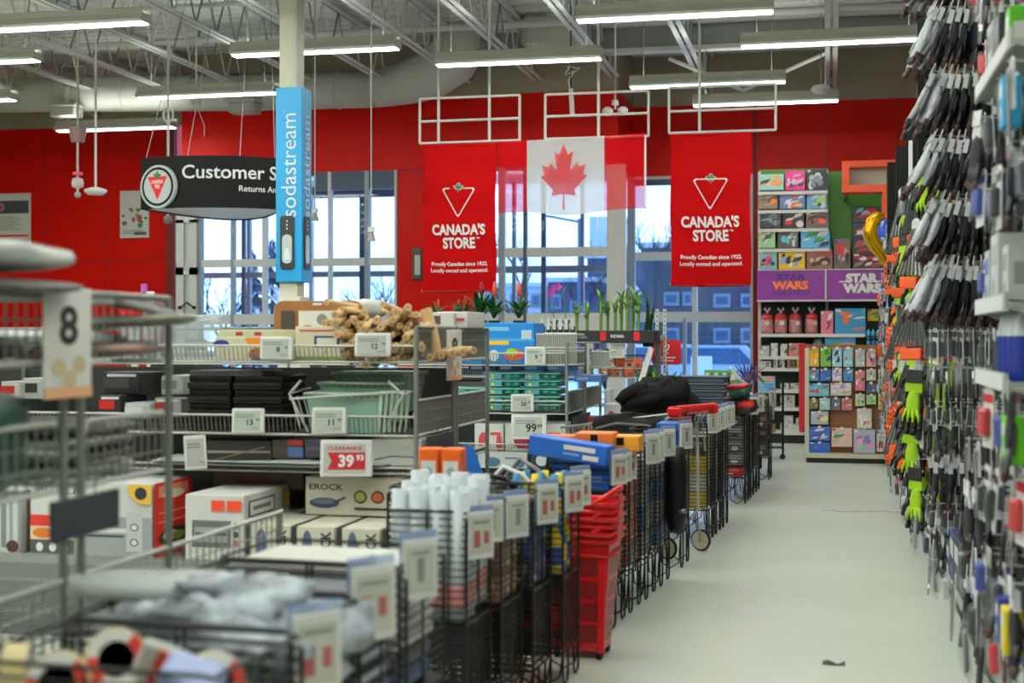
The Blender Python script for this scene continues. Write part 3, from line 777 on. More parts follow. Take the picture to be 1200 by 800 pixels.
# ---------------- banners and flag with their pipe frames
YBAN = 17.0
PIPE = M('white_pipe', (214, 216, 208), .4)
BRED = cloth_mat('banner_red', (178, 18, 20), 0.0, .12, .25)
def banner(x0, x1, yt, yb, label, n):
    a = PY(x0, yt, YBAN); c = PY(x1, yt - 4, YBAN); Z = a.z; W = c.x - a.x; H = Z - PY((x0 + x1) / 2, yb, YBAN).z
    t = thing('banner', label, 'banner', (a.x + W / 2, YBAN, Z - H), 0, 'red store banners')
    def fn(u, v): return (-W / 2 + W * u + .008 * math.sin(v * 9), .018 * math.sin(u * 7 + v * 3 + n) + .012 * math.sin(v * 23 + u * 2), H * v + .012 * math.sin(u * PI) * (1 - v) * -1)
    b = MB(); b.sheet(fn, 24, 40, BRED); b.build('cloth', t)
    b = MB(); b.box((0, .0, H - .012), (W + .02, .03, .024), BRED); b.box((0, 0, .035), (W, .05, .05), BRED); b.cyl((-W / 2 - .01, 0, .02), (W / 2 + .01, 0, .02), .014, PIPE, n=8); b.build('hem', t)
    b = MB()
    for (s, zz, h, wd) in (("CANADA'S", .425, .138, .72), ('STORE', .335, .138, .44), ('Proudly Canadian since 1922.', .190, .062, .76), ('Locally owned and operated.', .146, .062, .78)):
        g, fs, gw, gh = text_geo(s, .035 if h > .1 else .02); kx = wd * W / gw; kz = h / gh
        b.add([Vector(fn(.5 + p[0] * kx / W, zz + p[1] * kz / H)) + Vector((0, -.006, 0)) for p in g], fs, TXW)
    g, fs, gw, gh = text_geo('TM', .02); k = .022 / gh
    b.add([Vector(fn(.76 + p[0] * k / W, .366 + p[1] * k / H)) + Vector((0, -.006, 0)) for p in g], fs, TXW)
    b.build('lettering', t)
    b = MB()
    def put(poly, mat, off): b.add([Vector(fn(.5 + p[0] / W, .615 + p[1] / H)) + Vector((0, off, 0)) for p in poly], [tuple(range(len(poly)))], mat)
    k = W * .215
    out = [(-k * .96, .62 * k), (-k, .72 * k), (-.9 * k, .82 * k), (.9 * k, .82 * k), (k, .72 * k), (.96 * k, .62 * k), (.08 * k, -.88 * k), (0, -.95 * k), (-.08 * k, -.88 * k)]
    inn = [(p[0] * .90, p[1] * .90 + .015 * k) for p in out]; m_ = len(out)
    vs = [Vector(fn(.5 + p[0] / W, .615 + p[1] / H)) + Vector((0, -.006, 0)) for p in out + inn]
    b.add(vs, [(i, (i + 1) % m_, m_ + (i + 1) % m_, m_ + i) for i in range(m_)], TXW)
    put([(p[0] * k * .66, p[1] * k * .60 + .85 * k) for p in LEAF], TXW, -.007); put([(p[0] * k * .56, p[1] * k * .52 + .85 * k) for p in LEAF], CGRN, -.009)
    b.build('logo', t)
    return t
banner(495, 581, 170, 342, 'red vertical banner left of the flag, with white lettering and triangle logo', 0)
banner(786, 880, 158, 335, 'red vertical banner right of the flag, before the far window', 2)
def pipe_frame(x0, x1, yt, ym, yb, rods, label):
    a = PY(x0, yb, YBAN + .03); W = PY(x1, yb, YBAN + .03).x - a.x
    def pz(y): return PY((x0 + x1) / 2, y, YBAN).z - a.z
    t = thing('pipe_hanger', label, 'frame', (a.x, YBAN + .03, a.z), 0, 'white pipe hanging frames')
    b = MB()
    for z in (0, pz(ym), pz(yt)): b.cyl((0, 0, z), (W, 0, z), .016, PIPE, n=8)
    for x in (0, W): b.cyl((x, 0, 0), (x, 0, pz(yt)), .016, PIPE, n=8)
    b.build('frame', t)
    b = MB()
    for f in rods: b.cyl((W * f, 0, 0), (W * f, 0, ZC - a.z), .018, PIPE, n=8)
    b.build('drop_rod', t)
pipe_frame(492, 609, 113, 140, 168, (.19, .70), 'white pipe frame carrying the banner left of the flag')
pipe_frame(639, 760, 108, 134, 163, (.52,), 'white pipe frame carrying the flag')
pipe_frame(784, 909, 100, 128, 156, (.29,), 'white pipe frame carrying the banner right of the flag')
# flag
FR = cloth_mat('flag_red_cloth', (206, 22, 30), .24, .35, .4); FW = cloth_mat('flag_white_cloth', (232, 232, 228), .12, .4, .4)
a = PY(583, 168, YBAN - .02); W = PY(757, 160, YBAN - .02).x - a.x; H = a.z + .04 - PY(660, 251, YBAN).z
t = thing('flag', 'red and white maple leaf flag hanging between the two red banners', 'flag', (a.x + W / 2, YBAN - .02, a.z + .04 - H))
def fg(u, v): return (-W / 2 + W * u, .03 * math.sin(u * 6.0 + 1) * (1.2 - v) + .01 * math.sin(u * 17 + v * 5), H * v + .05 * (u - .3) * v + .07 * abs(u - .42) * (1 - v) + .02 * math.sin(u * 9) * (1 - v) - .015 * math.sin(u * PI) * v)
for (u0, u1, mt, nm) in ((0, .20, FR, 'red_stripe'), (.20, .725, FW, 'white_field'), (.725, 1, FR, 'red_stripe')):
    b = MB(); b.sheet(lambda u, v: fg(u0 + (u1 - u0) * u, v), 14, 16, mt); b.build(nm, t)
b = MB(); kx, kz = .60 * H / W * 1.05, .86
lf = [Vector(fg(.455 + p[0] * kx * 1.05, .505 + p[1] * kz)) + Vector((0, -.028, 0)) for p in LEAF]
b.add(lf, [tuple(range(len(lf)))], FR); b.build('maple_leaf', t)
b = MB(); b.box((W / 2 - .008, 0, H / 2 + .04), (.022, .012, H * .93), TXW); b.build('header_tape', t)

# ---------------- wall-mounted things at the back left
POS = M('poster_white', (224, 224, 218), .4)
def poster(x0, x1, y0, y1, Y, label, paint):
    a = PY(x0, y1, Y); c = PY(x1, y0, Y); W = c.x - a.x; H = c.z - a.z
    t = thing('wall_poster', label, 'poster', ((a.x + c.x) / 2, Y, a.z))
    b = MB(); b.cbox((0, 0, H / 2), (W, .03, H), POS, .004); b.build('board', t)
    b = MB(); paint(b, W, H); b.build('print', t)
def rect(b, x0, z0, x1, z1, mt, y=-.017): b.add([(x0, y, z0), (x1, y, z0), (x1, y, z1), (x0, y, z1)], [(0, 1, 2, 3)], mt)
def pp1(b, W, H):
    rect(b, -W * .46, H * .62, W * .46, H * .86, MX((70, 74, 80))); flat(b, ell(20, 1, 1), (-W * .28, -.019, H * .74), (1, 0, 0), (0, 0, 1), MX((150, 150, 150)), .075); flat(b, [(-.8, .5), (.8, .5), (0, -.8)], (-W * .28, -.021, H * .74), (1, 0, 0), (0, 0, 1), CRED, .06)
    for k in range(9): rect(b, -W * .42, H * (.55 - .03 * k), W * (.1 + .3 * ((k * 7) % 3) / 3), H * (.56 - .03 * k), MX((150, 152, 150)))
    rect(b, -W * .45, H * .18, W * .45, H * .22, CRED)
poster(-8, 36, 226, 289, YB - .03, 'white framed notice with a dark header on the left red wall', pp1)
def pp2(b, W, H):
    for k in range(16):
        u, v = R.uniform(-.40, .40), R.uniform(.25, .62)
        flat(b, ell(8, 1, R.uniform(.6, 1.4)), (W * u, -.018 - .0004 * k, H * v), (1, 0, 0), (0, 0, 1), MX(R.choice([(40, 130, 80), (200, 60, 50), (60, 60, 60), (150, 160, 110), (230, 150, 160), (110, 120, 100)])), W * R.uniform(.05, .10))
    for k in range(4): rect(b, -W * .4, H * (.16 - .025 * k), W * .3, H * (.17 - .025 * k), MX((150, 152, 150)))
    rect(b, 0, H * .06, W * .42, H * .12, MX((80, 80, 80)))
poster(141, 175, 223, 279, YB - .03, 'white poster with small colourful pictures partly behind the black curved sign', pp2)
t0 = PY(489, 309, YV - .05)
t = thing('wall_box', 'small grey-framed box sign on the red wall beside the first banner', 'sign', (t0.x, t0.y, t0.z - .24))
b = MB(); b.cbox((0, 0, .24), (.15, .08, .48), MX((74, 78, 72), .4), .012); b.build('frame', t)
b = MB(); b.cbox((.015, -.035, .22), (.09, .03, .30), MX((200, 200, 190), .5), .006); b.build('panel', t)
# checkout counters across the front of the store, seen only between the shelves
CTR = M('counter_laminate', (62, 62, 60), .5, noise=.05)
for k, (x, lb) in enumerate(((20, 'dark checkout counter farthest left, glimpsed between the shelves'), (190, 'dark checkout counter behind the black trays'), (360, 'dark checkout counter behind the mint green tubs'), (500, 'dark checkout counter glimpsed behind the end of the middle unit'))):
    p = PY(x, 400, 17.6); t = thing('checkout_counter', lb, 'counter', (p.x, 17.6, 0), 0, 'checkout counters')
    b = MB(); b.cbox((0, 0, .48), (1.75, .7, .92), CTR, .01); b.cbox((.3, .1, 1.12), (.9, .4, .36), MX((40, 40, 42), .5), .02); b.build('body', t)
    b = MB(); b.box((0, 0, .06), (1.6, .6, .12), M('black_plastic')); b.cbox((-.2, 0, .965), (1.2, .46, .05), M('belt_rubber', (18, 18, 18), .7), .01); b.build('belt', t)
    b = MB(); b.cbox((.55, -.12, 1.36), (.30, .05, .22), MX((30, 30, 32), .3), .01); b.box((.55, -.08, 1.2), (.04, .04, .14), STEEL); b.build('till_screen', t)
# checkout lane markers rising behind the left shelves
t0 = P(158, 372, 15.5); b = MB(); b.cbox((0, 0, .12), (.34, .05, .30), CRED, .01); b.text('1', (-.02, -.028, .17), (1, 0, 0), (0, 0, 1), TXW, h=.12, bold=.04); b.box((0, 0, -t0.z / 2), (.06, .05, t0.z), STEEL)
solo(b, 'lane_sign', 'red numbered lane sign showing above the left shelf goods', 'sign', t0)
t0 = P(174, 372, 15.2); b = MB(); b.cbox((0, 0, .12), (.13, .03, .32), TXW, .006); b.text('%', (0, -.018, .08), (1, 0, 0), (0, 0, 1), CRED, h=.1); b.cbox((-.05, 0, .30), (.07, .03, .12), MX((150, 70, 150)), .006); b.box((0, 0, -t0.z / 2), (.03, .03, t0.z), STEEL)
solo(b, 'lane_sign', 'small white and purple sale sign beside the red numbered lane sign', 'sign', t0)
# ================================================================== TOY WALL AT THE END OF THE AISLE
YG = 20.5
def GX(x): return PY(x, 300, YG).x
def GZ(y): return PY(965, y, YG).z
SHW = M('white_shelf', (222, 222, 214), .45)
GRN = M('green_backboard', (64, 120, 28), .5, noise=.05)
DGRN = M('dark_green_backboard', (20, 42, 24), .6)
PURP = M('purple_header', (132, 48, 142), .4)
ORG = M('orange_frame_paint', (236, 76, 30), .45)
gx0, gx1 = GX(888), GX(1075)
t = thing('toy_gondola', 'tall toy shelf unit with purple lettered header at the far end of the aisle', 'shelf unit', ((gx0 + gx1) / 2, YG, 0)); gc = (gx0 + gx1) / 2
b = MB()
b.box2((GX(970) - gc, .42, GZ(315)), (gx1 - gc, .46, GZ(197)), GRN); b.box2((gx0 - gc, .42, GZ(315)), (GX(970) - gc, .46, GZ(193)), GRN)
b.box2((gx0 - gc, .42, 0.1), (gx1 - gc, .46, GZ(350)), DGRN); b.build('backboard', t)
b = MB()
for x in (888.5, 969): b.box2((GX(x) - gc - .02, .36, 0), (GX(x) - gc + .02, .42, GZ(196)), SHW)
for x in (1042,): b.box2((GX(x) - gc - .02, .36, 0), (GX(x) - gc + .02, .42, GZ(350)), SHW)
b.build('upright', t)
for (y, xa, xb) in ((223, 888, 970), (245, 888, 970), (267, 888, 970), (290.5, 888, 972), (391, 889, 1014), (417.5, 889, 950), (431.5, 889, 942), (457, 889, 942), (478, 889, 942)):
    b = MB(); b.box2((GX(xa) - gc, 0.0, GZ(y) - .045), (GX(xb) - gc, .42, GZ(y)), SHW); b.build('shelf', t)
b = MB(); b.box2((gx0 - gc, -.05, .12), (gx1 - gc, .45, .17), SHW); b.box2((gx0 - gc, 0, 0), (gx1 - gc, .42, .12), M('black_kick', (20, 20, 20), .6)); b.build('base_deck', t)
for (x0, x1, nm) in ((887.5, 968.5, 0), (969.5, 1062, 1)):
    b = MB(); X0, X1, Z0, Z1 = GX(x0) - gc, GX(x1) - gc, GZ(353), GZ(315.5)
    b.box2((X0, -.06, Z0), (X1, .42, Z1), PURP); b.box2((X0, -.075, Z0), (X1, -.06, Z0 + .02), SHW); b.box2((X0, -.075, Z1 - .012), (X1, -.06, Z1), SHW); b.box2((X1 - .02, -.07, Z0), (X1, -.05, Z1), SHW)
    if nm == 0:
        cx = GX(926) - gc
        b.text('STAR', (cx + .02, -.0635, GZ(324.5)), (1, 0, 0), (0, 0, 1), MX((74, 30, 110)), h=.088, wd=.40, bold=.05)
        b.text('WARS', (cx, -.0645, GZ(334)), (1, 0, 0), (0, 0, 1), MX((244, 124, 30)), h=.12, wd=.50, bold=.05)
        b.text('FIGURES & DISGUISE', (cx + .02, -.0635, GZ(343)), (1, 0, 0), (0, 0, 1), MX((96, 40, 120)), h=.06, wd=.54, bold=.02)
    else:
        cx = GX(1010) - gc
        for (s, y, w_) in (('STAR', 326.2, .44), ('WARS', 338, .52)):
            b.text(s, (cx, -.0645, GZ(y)), (1, 0, 0), (0, 0, 1), TXW, h=.135, wd=w_, bold=.07)
        b.box2((cx - .31, -.0646, GZ(329.5)), (cx - .17, -.0636, GZ(331)), TXW); b.box2((cx + .14, -.0646, GZ(329.5)), (cx + .31, -.0636, GZ(331)), TXW)
    b.build('header_panel', t)['label'] = 'purple header panel with white lettering' if nm else 'purple header panel with orange and violet lettering'

def hue(*c): return MX(c, .4)
def scribble(q, base, cols, n=7, faces='F', edge=None):
    pr = []
    for k in range(n):
        u, v = q.uniform(.15, .85), q.uniform(.2, .8)
        if q.random() < .45: pr.append(('e', 'F', u, v, q.uniform(.06, .18), q.uniform(.08, .22), MX(q.choice(cols))))
        else:
            a, c = q.uniform(.08, .3), q.uniform(.05, .2)
            pr.append(('p', 'F', [(max(.02, u - a), max(.03, v - c)), (min(.98, u + a * .6), max(.03, v - c * .3)), (min(.98, u + a), min(.97, v + c)), (max(.02, u - a * .5), min(.97, v + c * .5))], MX(q.choice(cols))))
    pr.append(('r', 'F', .03, .86, .2, .96, MX(q.choice([(220, 30, 30), (240, 240, 240), (30, 60, 160)]))))
    return pr
def carton_at(name, label, cat, x0, x1, ytop, ybot, Y, dpt, base, cols, seed, n=7, group=None, rz=0, prints=None):
    a = PY(x0, ybot, Y); c = PY(x1, ybot, Y); h = PY((x0 + x1) / 2, ytop, Y).z - a.z; W = c.x - a.x
    q = random.Random(seed); b = MB()
    printed(b, (0, dpt / 2, h / 2), (W - .012, dpt, h), MX(base, .4), prints if prints is not None else scribble(q, base, cols, n))
    return solo(b, name, label, cat, ((a.x + c.x) / 2, Y, a.z), rz, group)
TB = [  # x0,x1,ytop,ybot,colour,inks,what
    (889, 919, 204, 222.5, (160, 214, 206), [(230, 190, 70), (250, 240, 220), (40, 40, 50), (240, 150, 60)], 'turquoise toy box with yellow figures at the left end of the top toy shelf'),
    (920, 944, 200, 222.5, (226, 50, 140), [(250, 240, 250), (60, 170, 210), (40, 40, 50), (250, 190, 220)], 'hot pink toy box in the middle of the top toy shelf'),
    (945, 969, 198, 222.5, (28, 34, 44), [(240, 240, 240), (200, 205, 210), (120, 130, 140)], 'black toy box with white shapes at the right end of the top toy shelf'),
    (888, 912, 226.5, 244.5, (120, 106, 84), [(230, 130, 40), (40, 40, 44), (190, 160, 110), (60, 70, 100)], 'brown toy vehicle box at the left of the second toy shelf'),
    (913, 944, 226, 244.5, (84, 108, 150), [(230, 90, 40), (240, 240, 240), (20, 40, 110), (230, 160, 60)], 'blue and orange toy motorcycle box in the middle of the second toy shelf'),
    (945, 969.5, 226, 244.5, (92, 140, 186), [(30, 34, 40), (200, 210, 220), (150, 190, 80)], 'light blue toy motorbike box at the right of the second toy shelf'),
    (890, 916, 249, 266.5, (48, 54, 58), [(140, 150, 154), (90, 100, 104), (200, 205, 210)], 'dark grey toy car box at the left of the third toy shelf'),
    (917, 943, 248.5, 266.5, (44, 40, 44), [(200, 30, 36), (236, 236, 236), (120, 120, 126)], 'black and red toy car box in the middle of the third toy shelf'),
    (944, 969.5, 248.5, 266.5, (96, 88, 80), [(230, 80, 60), (40, 40, 40), (180, 176, 160)], 'brown racing car toy box at the right of the third toy shelf'),
    (888, 909, 271, 289.5, (150, 190, 140), [(240, 200, 40), (40, 70, 60), (230, 235, 225)], 'green and yellow toy box at the left of the fourth toy shelf'),
    (911, 936, 270, 289.5, (84, 80, 78), [(210, 206, 200), (90, 180, 190), (150, 120, 110)], 'grey toy box with three pale heads on the fourth toy shelf'),
    (938, 973, 269, 289.5, (90, 170, 220), [(20, 40, 110), (240, 240, 240), (240, 200, 40), (60, 130, 60)], 'bright blue wide toy box at the right of the fourth toy shelf'),
    (889, 911, 294, 314.5, (150, 200, 206), [(40, 40, 50), (230, 190, 110), (210, 70, 110)], 'pale blue toy box left of the yellow one on top of the purple header'),
    (912, 944, 293, 314.5, (226, 186, 40), [(40, 40, 44), (250, 240, 200), (110, 160, 200)], 'yellow toy box standing on top of the purple header'),
    (945, 976, 292, 314.5, (140, 96, 84), [(60, 40, 36), (200, 180, 160), (170, 60, 50)], 'brown busy toy box on top of the purple header'),
    (977, 997, 280, 314.5, (110, 84, 84), [(40, 40, 44), (170, 150, 140), (70, 70, 80), (190, 40, 40)], 'tall toy box with red top band before the green panel'),
    (999, 1034, 242, 259, (60, 44, 48), [(200, 40, 36), (120, 170, 200), (230, 230, 230)], 'top red and black toy box of the stack beside the gold balloon'),
    (999, 1034, 261, 277, (56, 44, 46), [(190, 60, 40), (220, 220, 220), (110, 110, 110)], 'second red and black toy box of the stack beside the gold balloon'),
    (999, 1034, 279, 295, (60, 46, 50), [(200, 40, 36), (200, 200, 200), (110, 90, 90)], 'third red and black toy box of the stack beside the gold balloon'),
    (999, 1036, 297, 314.5, (70, 40, 44), [(200, 30, 36), (230, 230, 230), (150, 120, 110)], 'bottom red and black toy box of the stack beside the gold balloon')]
for i, (x0, x1, ya, yb, base, inks, lb) in enumerate(TB):
    yb2 = {222.5: 223, 244.5: 245, 266.5: 267, 289.5: 290.5, 314.5: 315.5}.get(yb, yb + 2)
    o = carton_at('toy_box', lb, 'toy box', x0, x1, ya, yb2, YG + .03, .30, base, inks, 100 + i, 9, 'toy boxes on the green wall')
for i, (y) in enumerate((260, 278, 296)):
    pass
# drawstring gift bags
def gift_bag():
    r = thing('gift_bag', 'gift bag', 'gift bag', (0, 0, 0))
    b = MB(); b.lathe([(.0, 0), (.082, 0), (.09, .05), (.088, .16), (.075, .25), (.04, .285), (.02, .29)], (0, 0, 0), M('pink_bag_film', (196, 130, 130), .35, noise=.25, nscale=20), 12); b.build('bag_body', r)
    b = MB(); b.lathe([(.088, .2), (.08, .25), (.05, .28), (.0, .29)], (0, 0, .004), M('coral_tissue', (214, 60, 58), .6), 12); b.build('tissue', r)
    b = MB(); b.cyl((0, 0, .28), (0, 0, .31), .016, M('white_ribbon', (236, 230, 226), .5), n=8)
    for sx in (-1, 1): b.prism([(0, 0), (.05, .05), (.03, .08), (0, .02)], M('white_ribbon'), .02, (0, 0, .30), (sx, 0, 0), (0, 0, 1))
    b.build('ribbon_tie', r)
    b = MB(); b.cyl((0, -.088, .15), (0, -.094, .15), .035, M('white_ribbon'), n=12); b.build('round_tag', r)
    return r
gs = Stamp(gift_bag())
for k, x in enumerate((899, 915, 932, 951)):
    p = PY(x, 391, YG + .16); gs.put((p.x, p.y, GZ(391) + .003), .2 * k, ['pink gift bag tied with white ribbon, at the left end under the purple header', 'second pink tied gift bag from the left under the purple header', 'third pink tied gift bag from the left under the purple header', 'pink tied gift bag next to the small pink box'][k], 'pink gift bags on the shelf')
LOW = [(961.5, 977, 364, 391, (226, 130, 150), [(250, 235, 235), (180, 60, 80)], 'small pink box right of the tied gift bags', .12),
       (978, 1015, 361, 391, (60, 150, 200), [(240, 200, 50), (240, 240, 240), (40, 60, 130), (230, 120, 60), (250, 190, 150)], 'large blue toy set box beside the small pink box', .2),
       (966, 1003, 393, 417, (70, 160, 210), [(240, 190, 50), (90, 160, 70), (240, 240, 240), (230, 120, 60)], 'blue and orange toy box half hidden behind the top of the card rack', .2),
       (889, 902, 405, 417.5, (190, 196, 186), [(230, 232, 226), (150, 170, 150)], 'small pale green box at the left of the second lower shelf', .12),
       (903, 912, 402, 417.5, (222, 222, 216), [(190, 190, 186)], 'small white box second from left on the second lower shelf', .12),
       (914, 923, 403, 417.5, (224, 224, 220), [(30, 30, 34), (200, 200, 200)], 'small white box with a black band on the second lower shelf', .12),
       (924, 941, 402, 417.5, (206, 120, 110), [(240, 230, 220), (180, 50, 50), (120, 170, 150)], 'coral patterned box on the second lower shelf', .14),
       (891, 904, 423, 431.5, (214, 214, 206), [(60, 60, 60), (180, 180, 170)], 'small white box at the left of the third lower shelf', .12),
       (906, 912, 420, 431.5, (216, 210, 210), [(120, 90, 110)], 'narrow white box on the third lower shelf', .1),
       (913, 920, 420, 431.5, (206, 200, 200), [(90, 60, 60)], 'narrow grey box right of the narrow white one on the third lower shelf', .1),
       (922, 932, 422, 431.5, (150, 120, 100), [(220, 200, 180), (90, 50, 50)], 'small brown box on the third lower shelf', .1),
       (933, 941, 420, 431.5, (226, 196, 60), [(190, 150, 40)], 'small yellow box on the third lower shelf', .1),
       (914, 925, 449, 457, (206, 206, 200), [(150, 110, 110)], 'flat white box at the left of the fourth lower shelf', .14),
       (926, 940, 449, 457, (212, 208, 202), [(170, 120, 110)], 'flat white and coral box on the fourth lower shelf', .14),
       (914, 932, 463, 478, (196, 198, 194), [(230, 230, 226), (120, 124, 120)], 'crumpled grey-white parcel on the fifth lower shelf', .16),
       (916, 930, 487, 497, (208, 208, 204), [(180, 176, 180)], 'white box on top of the two long cartons on the bottom deck', .2),
       (914, 940, 497, 505, (216, 216, 210), [(190, 190, 186)], 'long white carton on the bottom deck of the toy unit', .3),
       (932, 942, 490, 497, (200, 202, 198), [(90, 90, 90)], 'small pale box at the right of the bottom deck', .2)]
for i, (x0, x1, ya, yb, base, inks, lb, dp) in enumerate(LOW):
    carton_at('gift_box' if i > 2 else 'toy_box', lb, 'box', x0, x1, ya, yb, YG + .05, dp, base, inks, 300 + i, 5, 'boxes under the purple header')
# candy-striped roll and snow-globe-like pack
b = MB(); b.lathe([(0, 0), (.085, 0), (.085, .16), (.05, .24), (0, .25)], (0, 0, 0), MX((120, 130, 140), .2), 14); b.lathe([(.086, .05), (.088, .1), (.086, .15)], (0, 0, 0), MX((226, 110, 50), .3), 14); p = PY(959, 417.5, YG + .15)
solo(b, 'toy_figure_pack', 'grey rounded toy pack with orange centre beside the blue box above the card rack', 'toy', (p.x, p.y, GZ(417.5)))
b = MB()
for k in range(8): b.cyl((-.11 + .03 * k, 0, .02 + .02 * (k % 2)), (-.07 + .03 * k, 0, .15 + .02 * (k % 2)), .016, MX((206, 30, 40), .4) if k % 2 else TXW, n=6)
b.cbox((0, .03, .08), (.24, .02, .16), TXW, .005); p = PY(947, 417.5, YG + .12); solo(b, 'candy_pack', 'red and white striped candy pack at the right end of the second lower shelf', 'candy', (p.x, p.y, GZ(417.5)))
# black display with rows of blue bottles
p = PY(1029, 410, YG - .02); t = thing('bottle_display', 'black counter display holding rows of small blue bottles', 'display', (p.x, p.y, p.z))
b = MB(); b.box2((-.17, .0, 0), (.17, .3, .03), BLK); b.box2((-.17, .27, 0), (.17, .3, .40), BLK); b.box2((-.17, .0, .14), (.17, .3, .155), BLK); b.build('stand', t)
bt = MB(); bt.lathe([(0, 0), (.026, 0), (.026, .10), (.01, .12), (.01, .135), (0, .135)], (0, 0, 0), MX((70, 170, 206), .25), 10); bt.lathe([(.0265, .02), (.0265, .05)], (0, 0, 0), MX((40, 70, 130), .3), 10)
bs = Stamp(solo(bt, 'blue_bottle', 'small blue bottle standing in the black counter display', 'bottle', (0, 0, 0)))
for j, z in enumerate((.03, .155)):
    for k in range(5): bs.put((p.x - .13 + .065 * k, p.y + .05, p.z + z), 0, 'small blue bottle in the %s row of the black counter display' % ('lower', 'upper')[j], 'blue bottles in the counter display')
carton_at('toy_box', 'yellow toy box at the right end of the shelf under the purple header', 'toy box', 1016, 1040, 362, 376, YG + .2, .15, (226, 190, 40), [(60, 110, 180), (90, 150, 60), (40, 60, 120)], 901, 5)
# red end strip of the lower shelves
b = MB(); b.cbox((0, 0, .62), (.11, .06, 1.24), MX((190, 24, 34), .4), .01); p = PY(941, 492, YG - .1); solo(b, 'red_end_strip', 'tall red strip at the right end of the lower toy shelves', 'sign', (p.x, p.y, 0.17))
# orange open frame sign
OY = 19.7; o0 = PY(987, 188, OY)
def ox(x): return PY(x, 200, OY).x - o0.x
def oz(y): return PY(1010, y, OY).z - PY(1010, 255, OY).z
t = thing('orange_sign_frame', 'orange angular open frame sign in front of the green toy wall', 'sign', (o0.x, OY, PY(1010, 255, OY).z))
b = MB()
for (xa, xb, ya, yb) in ((987, 1064, 188, 195.5), (987, 995.5, 195.5, 216.5), (987, 1042, 216.5, 225), (1034, 1042, 225, 255)):
    b.box2((ox(xa), 0, oz(yb)), (ox(xb), .3, oz(ya)), ORG)
b.build('frame', t)
b = MB(); b.box2((ox(995), .22, oz(217)), (ox(1064), .26, oz(195)), MX((190, 196, 182), .5)); b.box2((ox(1040), .1, oz(216)), (ox(1042), .2, oz(195)), SHW); b.build('back_panel', t)
b = MB()
for (x, y) in ((991, 192), (1030, 192), (991, 221), (1038, 240)): b.box2((ox(x) - .02, .28, oz(y) - .02), (ox(x) + .02, YG + .44 - OY, oz(y) + .02), STEEL)
b.build('wall_bracket', t)
# balloons
GLD = M('gold_foil', (226, 170, 24), .18, .85)
p0 = P(1024, 290, 16.0)
b = MB(); pts = [P(x, y, 16.0) - p0 for (x, y) in ((1036, 253), (1029, 253), (1022, 260), (1019, 270), (1021, 281), (1027, 290), (1033, 297), (1037, 305), (1040, 314))]
b.tube(pts, .07, GLD, n=12, radii=[.03, .065, .075, .08, .08, .075, .07, .06, .03])
t = thing('foil_balloon', 'gold foil number balloon hanging in front of the orange frame', 'balloon', p0); b.build('balloon', t)
b = MB(); b.tube([pts[0], pts[0] + Vector((.02, 0, .15)), pts[0] + Vector((.03, 0, .5))], .004, GLD, n=4); b.build('string', t)
b = MB(); b.lathe([(0, -.2), (.09, -.16), (.13, -.05), (.13, .05), (.09, .16), (0, .2)], (0, 0, 0), MX((40, 70, 160), .2), 14)
for k in range(8): b.lathe([(0, -.02), (.03, -.01), (.03, .01), (0, .02)], (-.11 * math.cos(k * .5), -.11 * math.sin(k * .8 + .5) , -.12 + .035 * k), MX(R.choice([(220, 60, 120), (240, 240, 240), (120, 180, 60), (240, 130, 40)]), .3), 8)
solo(b, 'foil_balloon', 'blue patterned foil balloon just behind the gold one', 'balloon', P(1041, 275, 16.8))

# ================================================================== CARD RACK
RY = PY(990, 540, 17.5).y
def RX(x): return PY(x, 460, RY).x
def RZ(y): return PY(990, y, RY).z
rc = RX(993)
t = thing('card_rack', 'freestanding brown-backed rack hung with books and cards at the end of the aisle', 'display rack', (rc, RY, 0))
KRF = M('brown_hardboard', (138, 92, 58), .7, noise=.08)
b = MB(); b.box2((RX(946) - rc, .10, RZ(532)), (RX(1041) - rc, .14, RZ(404)), KRF); b.build('pegboard', t)
b = MB(); CRM = M('cream_post', (206, 200, 176), .5)
for x in (945.5, 1041): b.box2((RX(x) - rc - .025, .05, 0.02), (RX(x) - rc + .025, .18, RZ(408)), CRM)
b.build('post', t)
b = MB(); b.box2((RX(945) - rc, -.12, .06), (RX(1041) - rc, .5, RZ(531)), CRM); b.box2((RX(945) - rc, -.10, 0), (RX(1041) - rc, .48, .07), M('black_kick')); b.build('base', t)
CARDS = [(948, 960, 407, 430, (224, 170, 60)), (961, 974, 407, 430, (120, 180, 70)), (975, 987, 407, 430, (170, 210, 220)), (988, 1000, 407, 430, (150, 200, 220)), (1002, 1014, 409, 430, (200, 196, 176)), (1015, 1027, 409, 430, (226, 170, 170)), (1029, 1039, 409, 428, (230, 226, 220)),
         (948, 960, 432, 447, (60, 150, 190)), (961, 974, 432, 447, (60, 110, 190)), (975, 987, 431, 447, (220, 220, 206)), (988, 1000, 431, 447, (70, 150, 200)), (1002, 1014, 434, 458, (214, 130, 130)), (1015, 1027, 432, 446, (206, 200, 190)),
         (948, 972, 449, 465, (110, 180, 206)), (973, 998, 448, 464, (214, 214, 200)), (1015, 1027, 448, 461, (80, 100, 120)), (1029, 1039, 432, 456, (180, 176, 170)),
         (948, 959, 467, 480, (120, 110, 70)), (960, 973, 466, 481, (180, 200, 210)), (974, 985, 466, 481, (110, 120, 110)), (986, 999, 466, 481, (206, 120, 130)), (1002, 1014, 461, 476, (196, 200, 170)), (1015, 1027, 462, 474, (180, 200, 150)), (1029, 1039, 460, 480, (220, 190, 110)),
         (950, 971, 482, 498, (180, 190, 200)), (1004, 1022, 478, 502, (222, 218, 204)),
         (948, 973, 500, 517, (70, 110, 190)), (974, 999, 501, 524, (232, 200, 190)), (1000, 1026, 502, 531, (190, 190, 206)), (1027, 1040, 503, 529, (228, 224, 216)), (948, 973, 518, 532, (50, 100, 180))]
rows = {}
